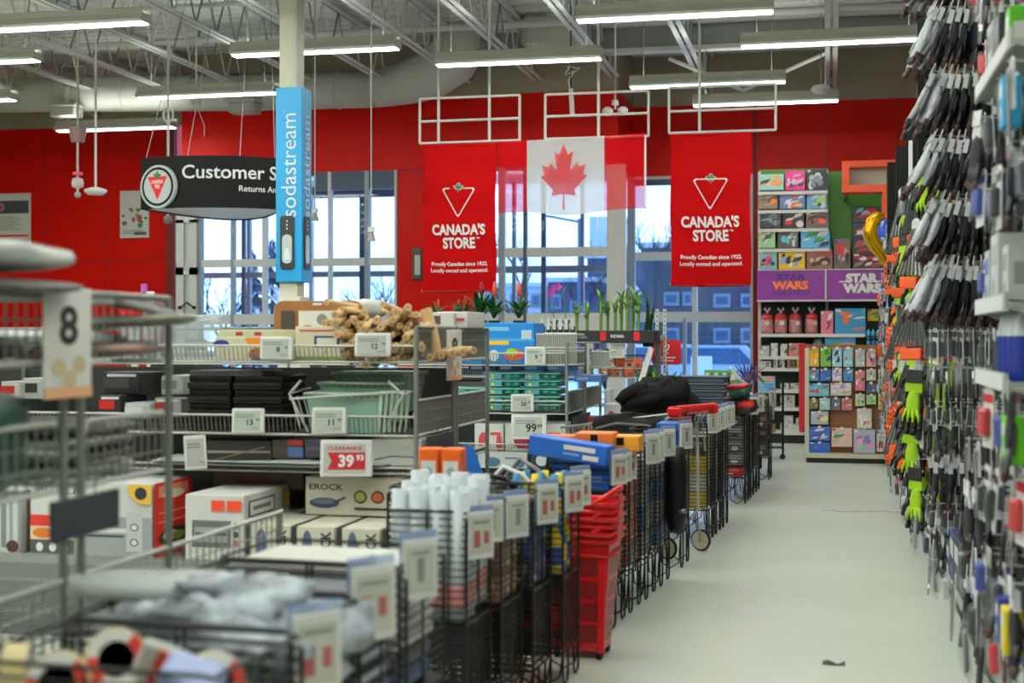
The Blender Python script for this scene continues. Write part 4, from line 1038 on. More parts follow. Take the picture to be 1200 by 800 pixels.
for i, (x0, x1, ya, yb, base) in enumerate(CARDS):
    q = random.Random(i + 50); W = RX(x1) - RX(x0); H = RZ(ya) - RZ(yb)
    inks = [tuple(max(0, min(255, v + q.randint(-90, 90))) for v in base) for _ in range(3)] + [(240, 240, 236), q.choice([(220, 60, 60), (60, 150, 80), (240, 190, 50), (40, 60, 120)])]
    rr = thing('activity_book', 'x', 'book', ((RX(x0) + RX(x1)) / 2, RY, RZ(yb)), 0, 'books and cards on the rack')
    bb = MB(); printed(bb, (0, .04, H / 2), (W - .008, .06, H - .01), MX(base, .45), scribble(q, base, inks, 7), .003); bb.build('cover', rr)
    bb = MB(); bb.cyl((0, .12, H - .012), (0, -.03, H - .012), .004, STEEL, n=5); bb.cbox((0, -.02, H - .005), (.035, .012, .03), TXW, .003); bb.build('peg_hook', rr)
    key = round((ya - 400) / 16); rows.setdefault(key, []).append((x0, rr, base))
def cname(c):
    r_, g_, b_ = c
    if max(c) - min(c) < 26: return 'pale' if min(c) > 180 else 'grey'
    if r_ > g_ + 30 and r_ > b_ + 20: return 'orange-yellow' if g_ > 150 and b_ < 120 else 'pink-red'
    if b_ > r_ + 25: return 'blue'
    if g_ > b_: return 'green-yellow'
    return 'pale'
names = ['top', 'second', 'third', 'third', 'fourth', 'fifth', 'sixth', 'lowest', 'lowest']
for key in sorted(rows):
    L = sorted(rows[key], key=lambda k: k[0])
    for k, (x0, rr, base) in enumerate(L):
        rr['label'] = '%s book on the brown rack, %s from left, row %s' % (cname(base), ORD[k], ['at the top', 'second from top', 'third from top', 'just above middle', 'in the middle', 'below the middle', 'second from bottom', 'at the bottom'][min(key, 7)])
# ================================================================== RIGHT-HAND RACK OF HUNG GOODS
PX0, TIP = 1.02, 0.58
PEG = M('grey_pegboard', (58, 60, 58), .6, noise=.1)
RSH = M('grey_shelf_metal', (168, 170, 162), .45)
def gondola(y0, y1, ztop, label):
    t = thing('peg_gondola', label, 'shelf unit', (PX0, (y0 + y1) / 2, 0)); L = (y1 - y0) / 2
    b = MB(); b.box2((0, -L, .08), (.06, L, ztop), PEG)
    z = .3
    while z < ztop: b.box2((-.004, -L, z), (0, L, z + .012), M('peg_slot', (50, 52, 52), .7)); z += .09
    b.build('pegboard', t)
    for s in (-L + .02, L - .02):
        b = MB(); b.box2((-.03, s - .02, 0), (.03, s + .02, ztop), RSH)
        for k in range(int(ztop / .12)): b.box2((-.032, s - .008, .1 + k * .12), (-.029, s + .008, .15 + k * .12), BLK)
        b.build('upright', t)
    b = MB(); b.box2((-.36, -L, .09), (0, L, .13), RSH); b.box2((-.34, -L, 0), (0, L, .09), M('black_kick')); b.build('base_deck', t)
    return t
gl = ['nearest tall peg wall bay on the right of the aisle', 'second tall peg wall bay on the right, hung with dark gloves', 'third peg wall bay on the right, hung with lime-cuffed gloves', 'fourth peg wall bay on the right with orange-carded goods', 'farthest peg wall bay on the right, hung with silver tools']
for k, (a, c, z) in enumerate(((3.6, 6.2, 4.2), (6.25, 9.6, 4.0), (9.65, 12.4, 3.0), (12.45, 15.0, 2.8), (15.05, 17.4, 2.4))): gondola(a, c, z, gl[k])
BPAN = M('black_panel', (9, 9, 10), .6, spec=.2)
for (x, yt, zc, zlo, lb) in ((1089, 15, 9.7, 2.2, 'tallest black end panel standing up from the right rack'), (1071, 138, 11.3, 1.9, 'second black end panel behind the tallest one on the right rack'), (1058.5, 171, 12.6, 1.7, 'third black end panel along the right rack'), (1047.5, 190, 14.2, 1.6, 'fourth, farthest black end panel along the right rack')):
    p = P(x, yt, zc); b = MB(); b.cbox((0, 0, (p.z - zlo) / 2), (.20 if zc < 10 else .17, .045, p.z - zlo), BPAN, .006)
    t = thing('end_panel', lb, 'panel', (p.x + .02, p.y, zlo), 0, 'black end panels of the right rack'); b.build('board', t)
    b = MB(); b.box2((.06, .0, -.25), (.10, .03, (p.z - zlo) * .6), RSH); b.box2((.06, 0, .1), (PX0 - p.x - .02, .03, .16), RSH); b.build('bracket', t)
b = MB(); p = P(1067, 190, 11.2); b.cbox((0, 0, 0), (.03, .03, .34), TXW, .006); b.box((.05, .01, 0), (.06, .02, .3), BPAN); solo(b, 'shelf_talker', 'slim white strip beside the second black end panel', 'sign', p)

# --- prototypes: each hangs from the origin, facing the aisle (-X)
def glove(name, cuff, back, palm, tip, k=1.0, header=None, label='glove', slim=False):
    r = thing(name, label, 'gloves', (0, 0, 0))
    b = MB(); b.prism([(-.040, 0), (.040, 0), (.044, -.06), (-.044, -.06)], M(*cuff), .020, (-.011 + .022, 0, 0), (0, -1, 0), (0, 0, 1)); b.build('cuff', r)
    b = MB(); T = Matrix.Rotation(.04, 4, 'X')
    b.blob((-.002, 0, -.115), (.013, .034 if slim else .050, .066), M(*back), 3, .05)
    if slim:
        for y in (-.036, -.012, .012, .034): b.tube([(-.010, y * .7, -.14), (-.014, y * 1.1, -.175), (-.014, y * 1.15, -.20)], .008, M(*back), n=6, radii=[.010, .008, .004])
    b.build('back_of_hand', r)
    b = MB()
    for i, (y, L) in enumerate(((-.040, .070), (-.014, .088), (.013, .084), (.038, .068))):
        b.tube([(.0, y, -.155), (-.004, y * 1.12, -.17 - L * .4), (-.010, y * 1.2, -.17 - L)], .013, M(*palm), n=6, radii=[.0115, .0115, .008])
    b.build('fingers', r); b = MB()
    for (y, L) in ((-.040, .070), (-.014, .088), (.013, .084), (.038, .068)): b.tube([(-.0065, y * 1.16, -.17 - L * .68), (-.0105, y * 1.2, -.172 - L)], .0125, M(*tip), n=6, radii=[.0122, .0095])
    b.build('grip_tips', r); b = MB()
    b.tube([(0, .045, -.115), (-.006, .072, -.145), (-.01, .078, -.185)], .014, M(*palm), n=6, radii=[.012, .011, .008])
    b.blob((.010, 0, -.13), (.010, .048, .05), M(*palm), 5, .04); b.build('palm_and_thumb', r)
    if header:
        b = MB(); b.cbox((-.012, 0, .012), (.006, .085, .06), M(*header), .002); b.build('header_card', r)
    return r
NAVY = ('navy_nitrile', (10, 12, 20), .45); GKN = ('grey_knit', (168, 170, 176), .9); LIME = ('lime_knit', (150, 190, 26), .9); BLKN = ('black_nitrile', (12, 12, 12), .5)
YEL = ('yellow_card', (226, 184, 30), .5); WCARD = ('white_card', (226, 226, 224), .5); BRN = ('rust_grip', (66, 42, 42), .7)
S_navy = Stamp(glove('work_glove', ('white_knit', (206, 208, 210), .9), ('navy_knit', (16, 18, 28), .8), NAVY, BRN, 1, WCARD))
S_yel = Stamp(glove('work_glove', ('white_knit', (206, 208, 210), .9), GKN, NAVY, BRN, 1, YEL))
S_lime = Stamp(glove('work_glove', LIME, LIME, BLKN, BLKN, 1, BLKN, slim=True))
S_gl = Stamp(glove('work_glove', ('pale_knit', (190, 194, 198), .9), ('pale_knit', (190, 194, 198), .9), GKN, BRN, 1, WCARD))
S_grey = Stamp(glove('work_glove', ('dark_grey_knit', (46, 48, 52), .9), ('dark_grey_knit', (46, 48, 52), .9), ('grey_nitrile', (70, 72, 74), .5), BRN, 1, ('grey_card', (150, 152, 150), .5)))
def carded(name, cat, card, fn, w_=.10, h_=.16):
    r = thing(name, name, cat, (0, 0, 0)); b = MB()
    b.prism([(-w_ / 2, -h_ + .0), (w_ / 2, -h_), (w_ / 2, .02), (w_ * .2, .035), (-w_ * .2, .035), (-w_ / 2, .02)], card, .004, (0, 0, 0), (0, -1, 0), (0, 0, 1)); b.build('backing_card', r)
    b = MB(); fn(b); b.build('tool', r); return r
STL = M('tool_steel', (186, 188, 190), .25, .8)
def wrench(b):
    b.cyl((-.015, 0, -.03), (-.015, 0, -.24), .008, STL, n=6); b.prism([(-.022, -.25), (-.010, -.29), (-.008, -.262), (.008, -.262), (.010, -.29), (.022, -.25), (.010, -.225), (-.010, -.225)], STL, .012, (-.01, 0, 0), (0, -1, 0), (0, 0, 1)); b.tube([(-.015, .018 * math.cos(a), -.018 + .018 * math.sin(a)) for a in [2 * PI * i / 10 for i in range(10)]], .005, STL, closed=True)
S_wr = Stamp(carded('wrench', 'hand tool', M('white_card'), wrench, .045, .12))
def pliers(b):
    for s in (-1, 1): b.tube([(-.015, 0, -.08), (-.015, s * .022, -.13), (-.015, s * .016, -.25)], .009, MX((34, 34, 36), .4), n=6)
    b.prism([(-.012, -.09), (.012, -.09), (.014, -.05), (.004, -.0), (-.004, -.0), (-.014, -.05)], STL, .014, (-.008, 0, 0), (0, -1, 0), (0, 0, 1))
S_pl = Stamp(carded('pliers', 'hand tool', M('grey_card'), pliers, .07, .18))
def orange_pack(b):
    b.cbox((-.018, 0, -.075), (.03, .075, .12), M('orange_pack', (232, 92, 20), .45), .008)
    for y in (-.02, .02): b.cyl((-.034, y, -.05), (-.036, y, -.05), .010, BLK, n=8); b.cyl((-.034, y, -.10), (-.036, y, -.10), .010, BLK, n=8)
S_or = Stamp(carded('orange_pack', 'hardware pack', M('orange_card', (226, 82, 16), .5), orange_pack, .09, .15))
def fan(b):
    for k in range(13):
        a = (k - 6) * .07; b.tube([(-.012, math.sin(a) * .02, -.02), (-.018, math.sin(a) * .12, -.13), (-.03, math.sin(a) * .24, -.26)], .006, STL if k % 2 else M('bristle_grey', (70, 72, 70), .5), n=4)
    b.cbox((-.03, 0, -.30), (.02, .13, .06), M('orange_card'), .005)
S_fan = Stamp(carded('wiper_fan_pack', 'hardware pack', M('white_card'), fan, .06, .05))
def blister(col, nm):
    def f(b):
        b.cbox((-.018, 0, -.09), (.034, .06, .10), MX(col, .3), .01); b.cbox((-.02, 0, -.09), (.042, .078, .13), film_mat('clear_blister', (230, 236, 240), .09), .012)
        b.box((-.003, 0, -.005), (.005, .09, .03), MX(col, .4))
    return Stamp(carded(nm, 'hardware pack', M('white_card'), f, .10, .18))
S_bl = [blister((200, 205, 208), 'silver_blister_pack'), blister((40, 60, 150), 'blue_blister_pack'), blister((190, 30, 36), 'red_blister_pack'), blister((30, 30, 34), 'black_blister_pack'), blister((110, 114, 110), 'grey_blister_pack')]
def clear_bag():
    r = thing('clear_bag', 'bag', 'bag', (0, 0, 0)); b = MB(); b.blob((-.02, 0, -.14), (.025, .07, .13), film_mat('clear_film', (214, 224, 226), .12), 4, .15); b.build('film', r)
    b = MB()
    for k in range(4): b.cyl((-.02, -.04 + .026 * k, -.06), (-.02, -.045 + .03 * k, -.23), .010, MX((150, 152, 150), .4), n=6)
    b.build('contents', r); return r
S_bag = Stamp(clear_bag())
PROTO = {'navy': (S_navy, 'dark navy work glove with grey cuff', 'navy work gloves'), 'yel': (S_yel, 'yellow-carded grey and navy work glove', 'yellow-carded work gloves'), 'lime': (S_lime, 'lime-backed work glove with black fingers', 'lime work gloves'),
         'gl': (S_gl, 'pale grey knit work glove with printed white card', 'pale grey gloves'), 'grey': (S_grey, 'dark grey work glove', 'grey work gloves'), 'wr': (S_wr, 'silver wrench on a white card', 'silver wrenches'), 'pl': (S_pl, 'black-handled pliers on a grey card', 'black pliers'), 'or': (S_or, 'orange hardware pack', 'orange hardware packs'),
         'fan': (S_fan, 'fan-shaped grey wiper pack with orange tag', 'fan-shaped packs'), 'b0': (S_bl[0], 'silver blister-packed fitting', 'silver blister packs'), 'b1': (S_bl[1], 'blue blister pack', 'blue blister packs'), 'b2': (S_bl[2], 'red blister pack', 'red blister packs'),
         'b3': (S_bl[3], 'black blister pack', 'black blister packs'), 'b4': (S_bl[4], 'grey blister pack', 'grey blister packs'), 'bag': (S_bag, 'clear bag of grey fittings', 'clear fitting bags')}
PEGS = MB()
LEVEL = {}
def hgt(z): return 'near the floor' if z < .55 else 'at knee height' if z < .95 else 'at waist height' if z < 1.35 else 'at eye level' if z < 1.9 else 'above eye level' if z < 2.6 else 'near the top'
BAYN = ['nearest bay', 'dark glove bay', 'lime glove bay', 'orange card bay', 'far silver tool bay']
def peg(kind, Y, z, n, tip=TIP, k=1.0, step=None, fan=False):
    st, lb, gp = PROTO[kind]
    bay = 0 if Y < 6.22 else 1 if Y < 9.62 else 2 if Y < 12.42 else 3 if Y < 15.02 else 4
    PEGS.cyl((PX0, Y, z + .012), (tip - .02, Y, z + .022), .0035, STEEL, n=5, caps=False)
    step = step or (PX0 - tip - .04) / max(1, n)
    lab = '%s hanging %s, %s' % (lb, hgt(z), BAYN[bay])
    for i in range(n):
        st.put((tip + step * i, Y + R.uniform(-.012, .012), z + R.uniform(-.004, .004)), 0, lab, '%s %s, %s' % (gp, hgt(z), BAYN[bay]), k, rot=(R.uniform(-.10, .10), (.42 - .07 * i - (.0 if kind == 'gl' else .12) + R.uniform(-.03, .03)) if fan else R.uniform(-.08, .10), R.uniform(-.25, .25) + (.85 if kind in ('lime', 'or', 'fan') else 0)))
# dark glove bay: clumps hung one under the other
for Y in (8.75, 9.2):
    for i, z in enumerate((3.80, 3.42, 3.04, 2.66, 2.29, 1.92)):
        peg('navy', Y, z, 6, TIP + .12, 1.38, fan=True); peg('gl', Y, z + .01, 2, TIP + .02, 1.38, .05, fan=True)
        if i % 2 == 0: peg('yel', Y + .12, z + .04, 2, TIP + .16, 1.2, .12)
    for i, (kd, z, n, k) in enumerate((('b3', 1.52, 5, 1.0), ('pl', 1.30, 5, .9), ('b3', 1.10, 5, .8), ('grey', .96, 4, .8), ('navy', .76, 5, 1.1), ('b3', .50, 5, .9), ('grey', .36, 5, 1.0))): peg(kd, Y, z, n, TIP + .03, k)
for Y in (6.5, 7.1, 7.7, 8.25):
    for i, z in enumerate((3.5, 3.1, 2.7, 2.3, 1.9, 1.5, 1.1, .7)): peg(['b3', 'navy', 'b1', 'b3', 'grey', 'b2'][(i + int(Y * 10)) % 6], Y, z, 2, .84, 1.1)
for Y in (6.35, 6.75):
    for (kd, z, n, k) in (('wr', 1.02, 4, 1.0), ('navy', .80, 5, 1.2), ('gl' if Y < 6.5 else 'b3', .56, 2, 1.1), ('navy', .42, 5, 1.25)): peg(kd, Y, z, n, TIP + .04, k)
# lime bay
for j, Y in enumerate((9.95, 10.4, 10.85, 11.3, 11.75, 12.2)):
    for i, z in enumerate((2.62, 2.22, 1.80, 1.38, .98, .62)):
        kd = ['lime', 'navy', 'fan', 'lime', 'b3', 'wr'][(i + 2 * j) % 6] if i not in (1, 3) else ['lime', 'fan', 'navy', 'b0'][(i + j) % 4]
        peg(kd, Y, z + R.uniform(-.05, .05), 3, TIP - .02 + R.uniform(0, .05), 1.3)
    peg(['wr', 'b4'][j % 2], Y, .32, 3, TIP + .04, .9)
# orange bay
for j, Y in enumerate((12.7, 13.15, 13.6, 14.05, 14.5, 14.9)):
    for i, z in enumerate((2.5, 2.26, 2.02, 1.78, 1.54, 1.30, 1.06, .82, .58, .34)):
        kd = ['fan', 'or', 'wr', 'or', 'wr', 'b0', 'or', 'b3', 'wr', 'b2'][(i + 3 * j) % 10]
        peg(kd, Y, z + R.uniform(-.05, .05), 3, TIP + R.uniform(-.02, .05), .95)
# silver tool bay
for j, Y in enumerate((15.3, 15.7, 16.1, 16.5, 16.9, 17.25)):
    for i, z in enumerate((2.2, 2.0, 1.8, 1.6, 1.4, 1.2, 1.0, .8, .6, .38)):
        kd = ['wr', 'b0', 'wr', 'b3', 'pl', 'wr', 'or', 'wr', 'b2', 'wr'][(i + 3 * j) % 10]
        peg(kd, Y, z + R.uniform(-.04, .04), 3, TIP + R.uniform(-.02, .05), .8)
# nearest bay: mixed packs and shelves
for j, Y in enumerate((4.9, 5.2, 5.5, 5.8, 6.08)):
    for i, z in enumerate((3.0, 2.40, 2.12, 1.28, .98, .70, .42)):
        if j == 2 and i in (3,): continue
        kd = ['b3', 'grey', 'b1', 'wr', 'b2', 'pl', 'b3', 'navy'][(i * 3 + j) % 8]
        peg(kd, Y, z + R.uniform(-.04, .04), 4, TIP + R.uniform(0, .06), 1.1)
o = PEGS.build('peg_hooks', None, None, 0, True); tag(o, 'thin steel peg hooks sticking out of the right rack', 'hooks', kind='stuff')

def shelf_tray(Y0, Y1, z, label, x0=TIP + .02):
    t = thing('peg_shelf', label, 'shelf', (PX0, (Y0 + Y1) / 2, z)); L = (Y1 - Y0) / 2
    b = MB(); b.box2((x0 - PX0, -L, -.02), (0, L, 0), RSH); b.box2((x0 - PX0 - .012, -L, -.03), (x0 - PX0, L, .035), RSH); b.build('tray', t)
    for s in (-L, L): b = MB(); b.prism([(0, 0), (0, -.16), (x0 - PX0, -.02), (x0 - PX0, 0)], RSH, .006, (0, s, 0), (1, 0, 0), (0, 0, 1)); b.build('bracket', t)
    b = MB(); b.box2((x0 - PX0 - .016, -L + .05, -.026), (x0 - PX0 - .012, L - .05, .03), M('white_card')); b.build('price_strip', t)
shelf_tray(5.15, 6.2, 1.62, 'grey shelf at eye level in the nearest right bay')
shelf_tray(5.0, 6.2, 2.50, 'grey shelf high up in the nearest right bay')
shelf_tray(5.15, 6.2, 1.34, 'grey shelf below the blue-capped tubes in the nearest right bay')
def pack(Y, z, s, base, prints, label, name='hardware_box', x=TIP + .10):
    b = MB(); printed(b, (0, 0, s[2] / 2), s, MX(base, .4), prints); solo(b, name, label, 'box', (x, Y, z))
for (Y, z, s, base, ac, lb) in ((5.45, 2.505, (.10, .12, .19), (96, 190, 40), (240, 240, 240), 'lime green pack on the high shelf at the right edge'),
                              (5.70, 2.505, (.12, .16, .22), (40, 40, 42), (120, 120, 120), 'black pack beside the lime green one on the high right shelf'),
                              (5.95, 2.505, (.12, .18, .24), (190, 194, 190), (120, 120, 120), 'grey pack on the high right shelf'),
                              (5.30, 1.625, (.15, .14, .20), (200, 204, 202), (150, 150, 150), 'pale grey carton at the right edge, standing on the eye-level shelf'),
                              (5.60, 1.625, (.16, .22, .26), (206, 208, 202), (170, 172, 168), 'large pale plastic-wrapped carton on the eye-level right shelf'),
                              (5.95, 1.625, (.14, .16, .22), (190, 194, 190), (90, 120, 170), 'pale carton with blue mark on the eye-level right shelf')):
    pack(Y, z, s, base, [('r', 'L', .1, .55, .9, .85, MX(ac)), ('r', 'F', .15, .3, .85, .7, MX(ac)), ('e', 'L', .5, .25, .25, .12, MX(ac))], lb)
TBE = MB(); TBE.cyl((0, 0, 0), (0, 0, .16), .034, MX((24, 44, 140), .3), n=12); TBE.cyl((0, 0, .16), (0, 0, .24), .036, MX((206, 210, 212), .3), r1=.02, n=12)
ts = Stamp(solo(TBE, 'tube_bottle', 'x', 'bottle', (0, 0, 0)))
for k in range(4): ts.put((TIP + .08 + .0 * k, 5.25 + .16 * k, 1.345), 0, 'blue tube with pale cap on the right shelf below eye level', 'blue tubes on the right shelf')
for (Y, z, s, base, lb) in ((5.02, 2.20, (.06, .12, .17), (20, 150, 200), 'cyan hanging pack at the right picture edge'), (4.95, 1.08, (.06, .12, .16), (100, 200, 20), 'bright green hanging pack low at the right picture edge'), (4.98, .45, (.06, .12, .15), (226, 200, 30), 'yellow hanging pack near the floor at the right edge'), (5.14, .45, (.06, .10, .16), (24, 50, 140), 'blue hanging pack beside the yellow one near the floor'), (5.75, 3.15, (.05, .14, .3), (226, 190, 30), 'yellow hanging pack near the top of the right rack')):
    pack(Y, z, s, base, [('r', 'L', .15, .6, .85, .85, M('white_card')), ('e', 'L', .5, .3, .2, .14, M('white_card'))], lb, 'hanging_pack', TIP + .01)

for j in range(12):
    Y = 6.1 + j * .55; peg(['bag', 'wr', 'b0', 'bag', 'wr', 'b3'][j % 6], Y, .36 + R.uniform(-.04, .06), 3, .53 + R.uniform(0, .05), .95)
for (Y, z) in ((9.75, .58), (10.1, .86), (9.9, 1.22), (10.0, 2.0)): peg('lime', Y, z, 2, .56, 1.45, .16)
# cartons standing on the base decks
q = random.Random(77); y = 4.7; k = 0
cn = {(34, 34, 36): 'black', (70, 72, 74): 'dark grey', (150, 152, 150): 'pale grey', (120, 40, 40): 'dull red', (40, 56, 100): 'navy'}
while y < 17.2:
    w_ = q.uniform(.22, .34); h_ = q.uniform(.14, .30); c_ = q.choice(list(cn)); b = MB()
    printed(b, (0, 0, h_ / 2), (.34, w_ - .015, h_), MX(c_, .5), [('r', 'L', .1, .5, .9, .85, MX((200, 202, 198))), ('r', 'L', .2, .15, .6, .3, MX((120, 122, 120))), ('r', 'F', .1, .5, .9, .85, MX((200, 202, 198)))])
    solo(b, 'stock_carton', '%s %s carton on the right rack base, %s from its near end' % ('low' if h_ < .22 else 'tall', cn[c_], (ORD + ['thirteenth', 'fourteenth', 'fifteenth', 'sixteenth', 'seventeenth', 'eighteenth', 'nineteenth', 'twentieth'] + ['twenty-' + o_ for o_ in ORD[:9]] + ['thirtieth'] + ['thirty-' + o_ for o_ in ORD[:9]] + ['fortieth'] + ['forty-' + o_ for o_ in ORD[:9]] + ['fiftieth'] + ['fifty-' + o_ for o_ in ORD[:9]])[k]), 'box', (.84, y + w_ / 2, .132), 0, 'cartons on the right rack base')
    y += w_; k += 1
# ================================================================== LEFT-HAND WIRE GONDOLAS
WG = M('grey_wire', (118, 120, 114), .4, .3); WGL = M('pale_wire', (190, 192, 184), .4); POSTM = M('grey_post', (112, 116, 110), .45)
SCRN = M('grey_screen', (176, 182, 174), .35); INK = M('dark_ink', (34, 36, 38), .5); RINK = M('red_ink', (176, 20, 36), .5)
def price_tag(loc, w_, h_, label, price, rz=YAW, tilt=.0, big=False, red=False, name='price_tag', ry=0):
    t = thing(name, label, 'price tag', loc, rz, None, -.12, 0)
    b = MB(); b.cbox((0, 0, 0), (w_, .014, h_), WPL, .006); b.build('housing', t)
    b = MB(); b.box((-.03 * w_, -.008, 0), (w_ * .80, .003, h_ * .78), SCRN); b.build('screen', t)
    b = MB(); y = -.0105; X, Z = Vector((1, 0, 0)), Vector((0, 0, 1))
    if red:
        b.text('CLEARANCE', (-.03 * w_, y, h_ * .27), X, Z, RINK, h=h_ * .10, wd=w_ * .66, bold=.03)
        rect(b, -.36 * w_, -.30 * h_, .36 * w_, .16 * h_, RINK, y); b.text(price[0], (.0 * w_, y - .001, -.07 * h_), X, Z, WHT, h=h_ * .34, bold=.04); b.text(price[1], (.26 * w_, y - .001, .02 * h_), X, Z, WHT, h=h_ * .16, bold=.03)
        b.add([(-.36 * w_, y - .001, -.30 * h_), (-.28 * w_, y - .001, -.07 * h_), (-.36 * w_, y - .001, .16 * h_)], [(0, 1, 2)], SCRN)
    else:
        for k in range(2): rect(b, -.38 * w_, h_ * (.22 - .09 * k), .18 * w_, h_ * (.26 - .09 * k), M('soft_ink', (120, 126, 122)), y)
        if price: b.text(price[0], (.06 * w_, y, -.05 * h_ if big else -.06 * h_), X, Z, INK, h=h_ * (.34 if big else .24), bold=.03); b.text(price[1], (.30 * w_, y, .03 * h_), X, Z, INK, h=h_ * (.16 if big else .11), bold=.02)
        rect(b, .10 * w_, -.30 * h_, .34 * w_, -.27 * h_, M('soft_ink'), y)
    b.build('print', t)
    return t
def wire_shelf(x0, x1, y0, y1, zb, zf, side, tick=.024):
    """a wire basket shelf: front lip, side panels, wire floor; coordinates local to the gondola"""
    b = MB(); r = .0045
    b.cyl((x0, y0, zf), (x1, y0, zf), .006, WGL, n=6); b.cyl((x0, y0 + .02, zb), (x1, y0 + .02, zb), .006, WGL, n=6)
    n = int((x1 - x0) / tick)
    for i in range(n + 1):
        x = x0 + (x1 - x0) * i / n; b.wire((x, y0, zf), (x, y0 + .02, zb), .0026, WG); b.wire((x, y0 + .02, zb), (x, y1, zb), .0024, WG)
    for k in range(4): yy = y0 + .02 + (y1 - y0 - .02) * (k + 1) / 4; b.cyl((x0, yy, zb - .005), (x1, yy, zb - .005), .004, WG, n=4, caps=False)
    for x in (x0, x1):
        zs = zb + side
        b.cyl((x, y0 + .06, zs), (x, y1, zs), .008, WGL, n=6); b.cyl((x, y0 + .02, zb), (x, y1, zb), .008, WGL, n=6); b.cyl((x, y0, zf), (x, y0 + .06, zs), .006, WGL, n=6)
        m_ = int((y1 - y0) / (.02 if tick < .03 else .05))
        for i in range(m_ + 1): yy = y0 + .06 + (y1 - y0 - .06) * i / m_; b.wire((x, yy, zs), (x, yy, zb), .0034, WG)
        for k in range(1, 3): b.wire((x, y0 + .04, zb + side * k / 3), (x, y1, zb + side * k / 3), .003, WG)
    return b
def wire_gondola(label, x0, x1, Y0, secs, ztop, levels, deck=None, back=None, tick=.024):
    t = thing('wire_gondola', label, 'shelf unit', (x1, Y0, 0)); W = x0 - x1
    for (ya, yb) in secs:
        for x in (W, W * .5, 0) if W < -3 else (W, 0):
            for y in (ya, yb):
                b = MB(); b.cyl((x, y, 0), (x, y, ztop), .012, POSTM, n=8); b.build('post', t)
        b = MB()
        for x in (W, 0): b.cyl((x, ya, ztop), (x, yb, ztop), .010, POSTM, n=8)
        b.cyl((W, yb, ztop), (0, yb, ztop), .009, POSTM, n=8); b.build('top_rail', t)
        for (zb, zf, side) in levels: wire_shelf(W, -.012, ya, yb - .02, zb, zf, side, tick).build('wire_shelf', t)
        if deck:
            b = MB(); b.box2((W, ya - deck[1], deck[0] - .03), (-.02, yb, deck[0]), M('deck_metal', (120, 122, 118), .5)); b.box2((W, ya - deck[1] + .04, 0), (-.02, yb, deck[0] - .03), M('black_kick')); b.build('base_deck', t)
    if back:
        b = MB(); b.box2((W, secs[0][1] + .01, back[0]), (-.02, secs[0][1] + .03, back[1]), M('added_dark_sheet', (46, 46, 44), .6, noise=.1)); b.build('back_panel', t)  # added dark sheet, stands in for the dark inside the see-through shelves
    return t
wire_gondola('nearest wire shelf unit at the left edge, under the number eight sign', -4.6, -2.0, 2.9, ((0, .55), (.64, 1.17)), 1.62, ((1.43, 1.50, .17), (1.09, 1.18, .18)), tick=.04)
wire_gondola('middle wire shelf unit holding beige rolls, black trays and boxed ovens', -7.2, -2.0, 6.77, ((0, .72), (.78, 1.5)), 1.55, ((1.375, 1.457, .16), (1.008, 1.104, .175), (.82, .85, .03)), (.40, .34), (.40, 1.33))
wire_gondola('third wire shelf unit holding the bright blue boxes and teal trays', -6.6, -2.0, 10.9, ((0, .8), (.86, 1.66)), 1.45, ((1.28, 1.375, .10), (.90, 1.0, .17), (.62, .66, .03)), (.3, .1), (.3, .95))
wire_gondola('farthest wire shelf unit topped with plants and a black header', -5.0, -1.85, 14.6, ((0, .8),), 1.30, ((1.08, 1.18, .12), (.78, .86, .12)), (.3, .1))
# long low wire table along the aisle side of the nearest unit
t = thing('wire_table', 'low grey wire basket table reaching from the nearest unit to the boxed ovens', 'table', (-2.0, 2.9, 0))
b = wire_shelf(-1.4, 0, 0, 2.1, .66, .72, .19, .03); b.build('wire_basket', t)
for x in (-1.4, 0):
    for y in (0.02, 2.08): b = MB(); b.cyl((x, y, 0), (x, y, .84), .012, POSTM, n=8); b.build('leg', t)

# end-of-unit number cards
def end_card(yp0, yp1, zt, zb, X, label, num):
    t = thing('number_card', label, 'sign', (X + .02, (yp0 + yp1) / 2, zb), 0, None); W = yp1 - yp0; H = zt - zb
    b = MB(); b.cbox((0, 0, H / 2), (.006, W, H), POS, .002); b.build('card', t)
    b = MB(); Yv_, Zv = Vector((0, 1, 0)), Vector((0, 0, 1))
    b.text(num, (.0042, 0, H * .66), Yv_, Zv, INK, h=H * .36, wd=W * .40, bold=.03)
    for (u, v) in ((.3, .28), (.72, .30), (.52, .17)): flat(b, ell(12, 1, .7), (.0042, (u - .5) * W, v * H), Yv_, Zv, M('tan_print', (196, 178, 140), .5), .035)
    b.add([(.0042, -W / 2, 0), (.0042, W / 2, 0), (.0042, W / 2, H * .10), (.0042, -W / 2, H * .10)], [(0, 1, 2, 3)], M('peach_print', (226, 170, 130), .5))
    b.build('print', t)
end_card(3.29, 3.53, 1.63, 1.34, -1.985, 'large white card numbered eight on the nearest wire unit', '8')
end_card(7.22, 7.52, 1.54, 1.27, -1.985, 'narrow-looking white number card on the end of the unit with beige rolls', '8')
end_card(11.65, 11.95, 1.45, 1.17, -1.985, 'white number card on the end of the unit with teal trays', '9')
NVY = M('dark_navy_card', (44, 48, 58), .5)
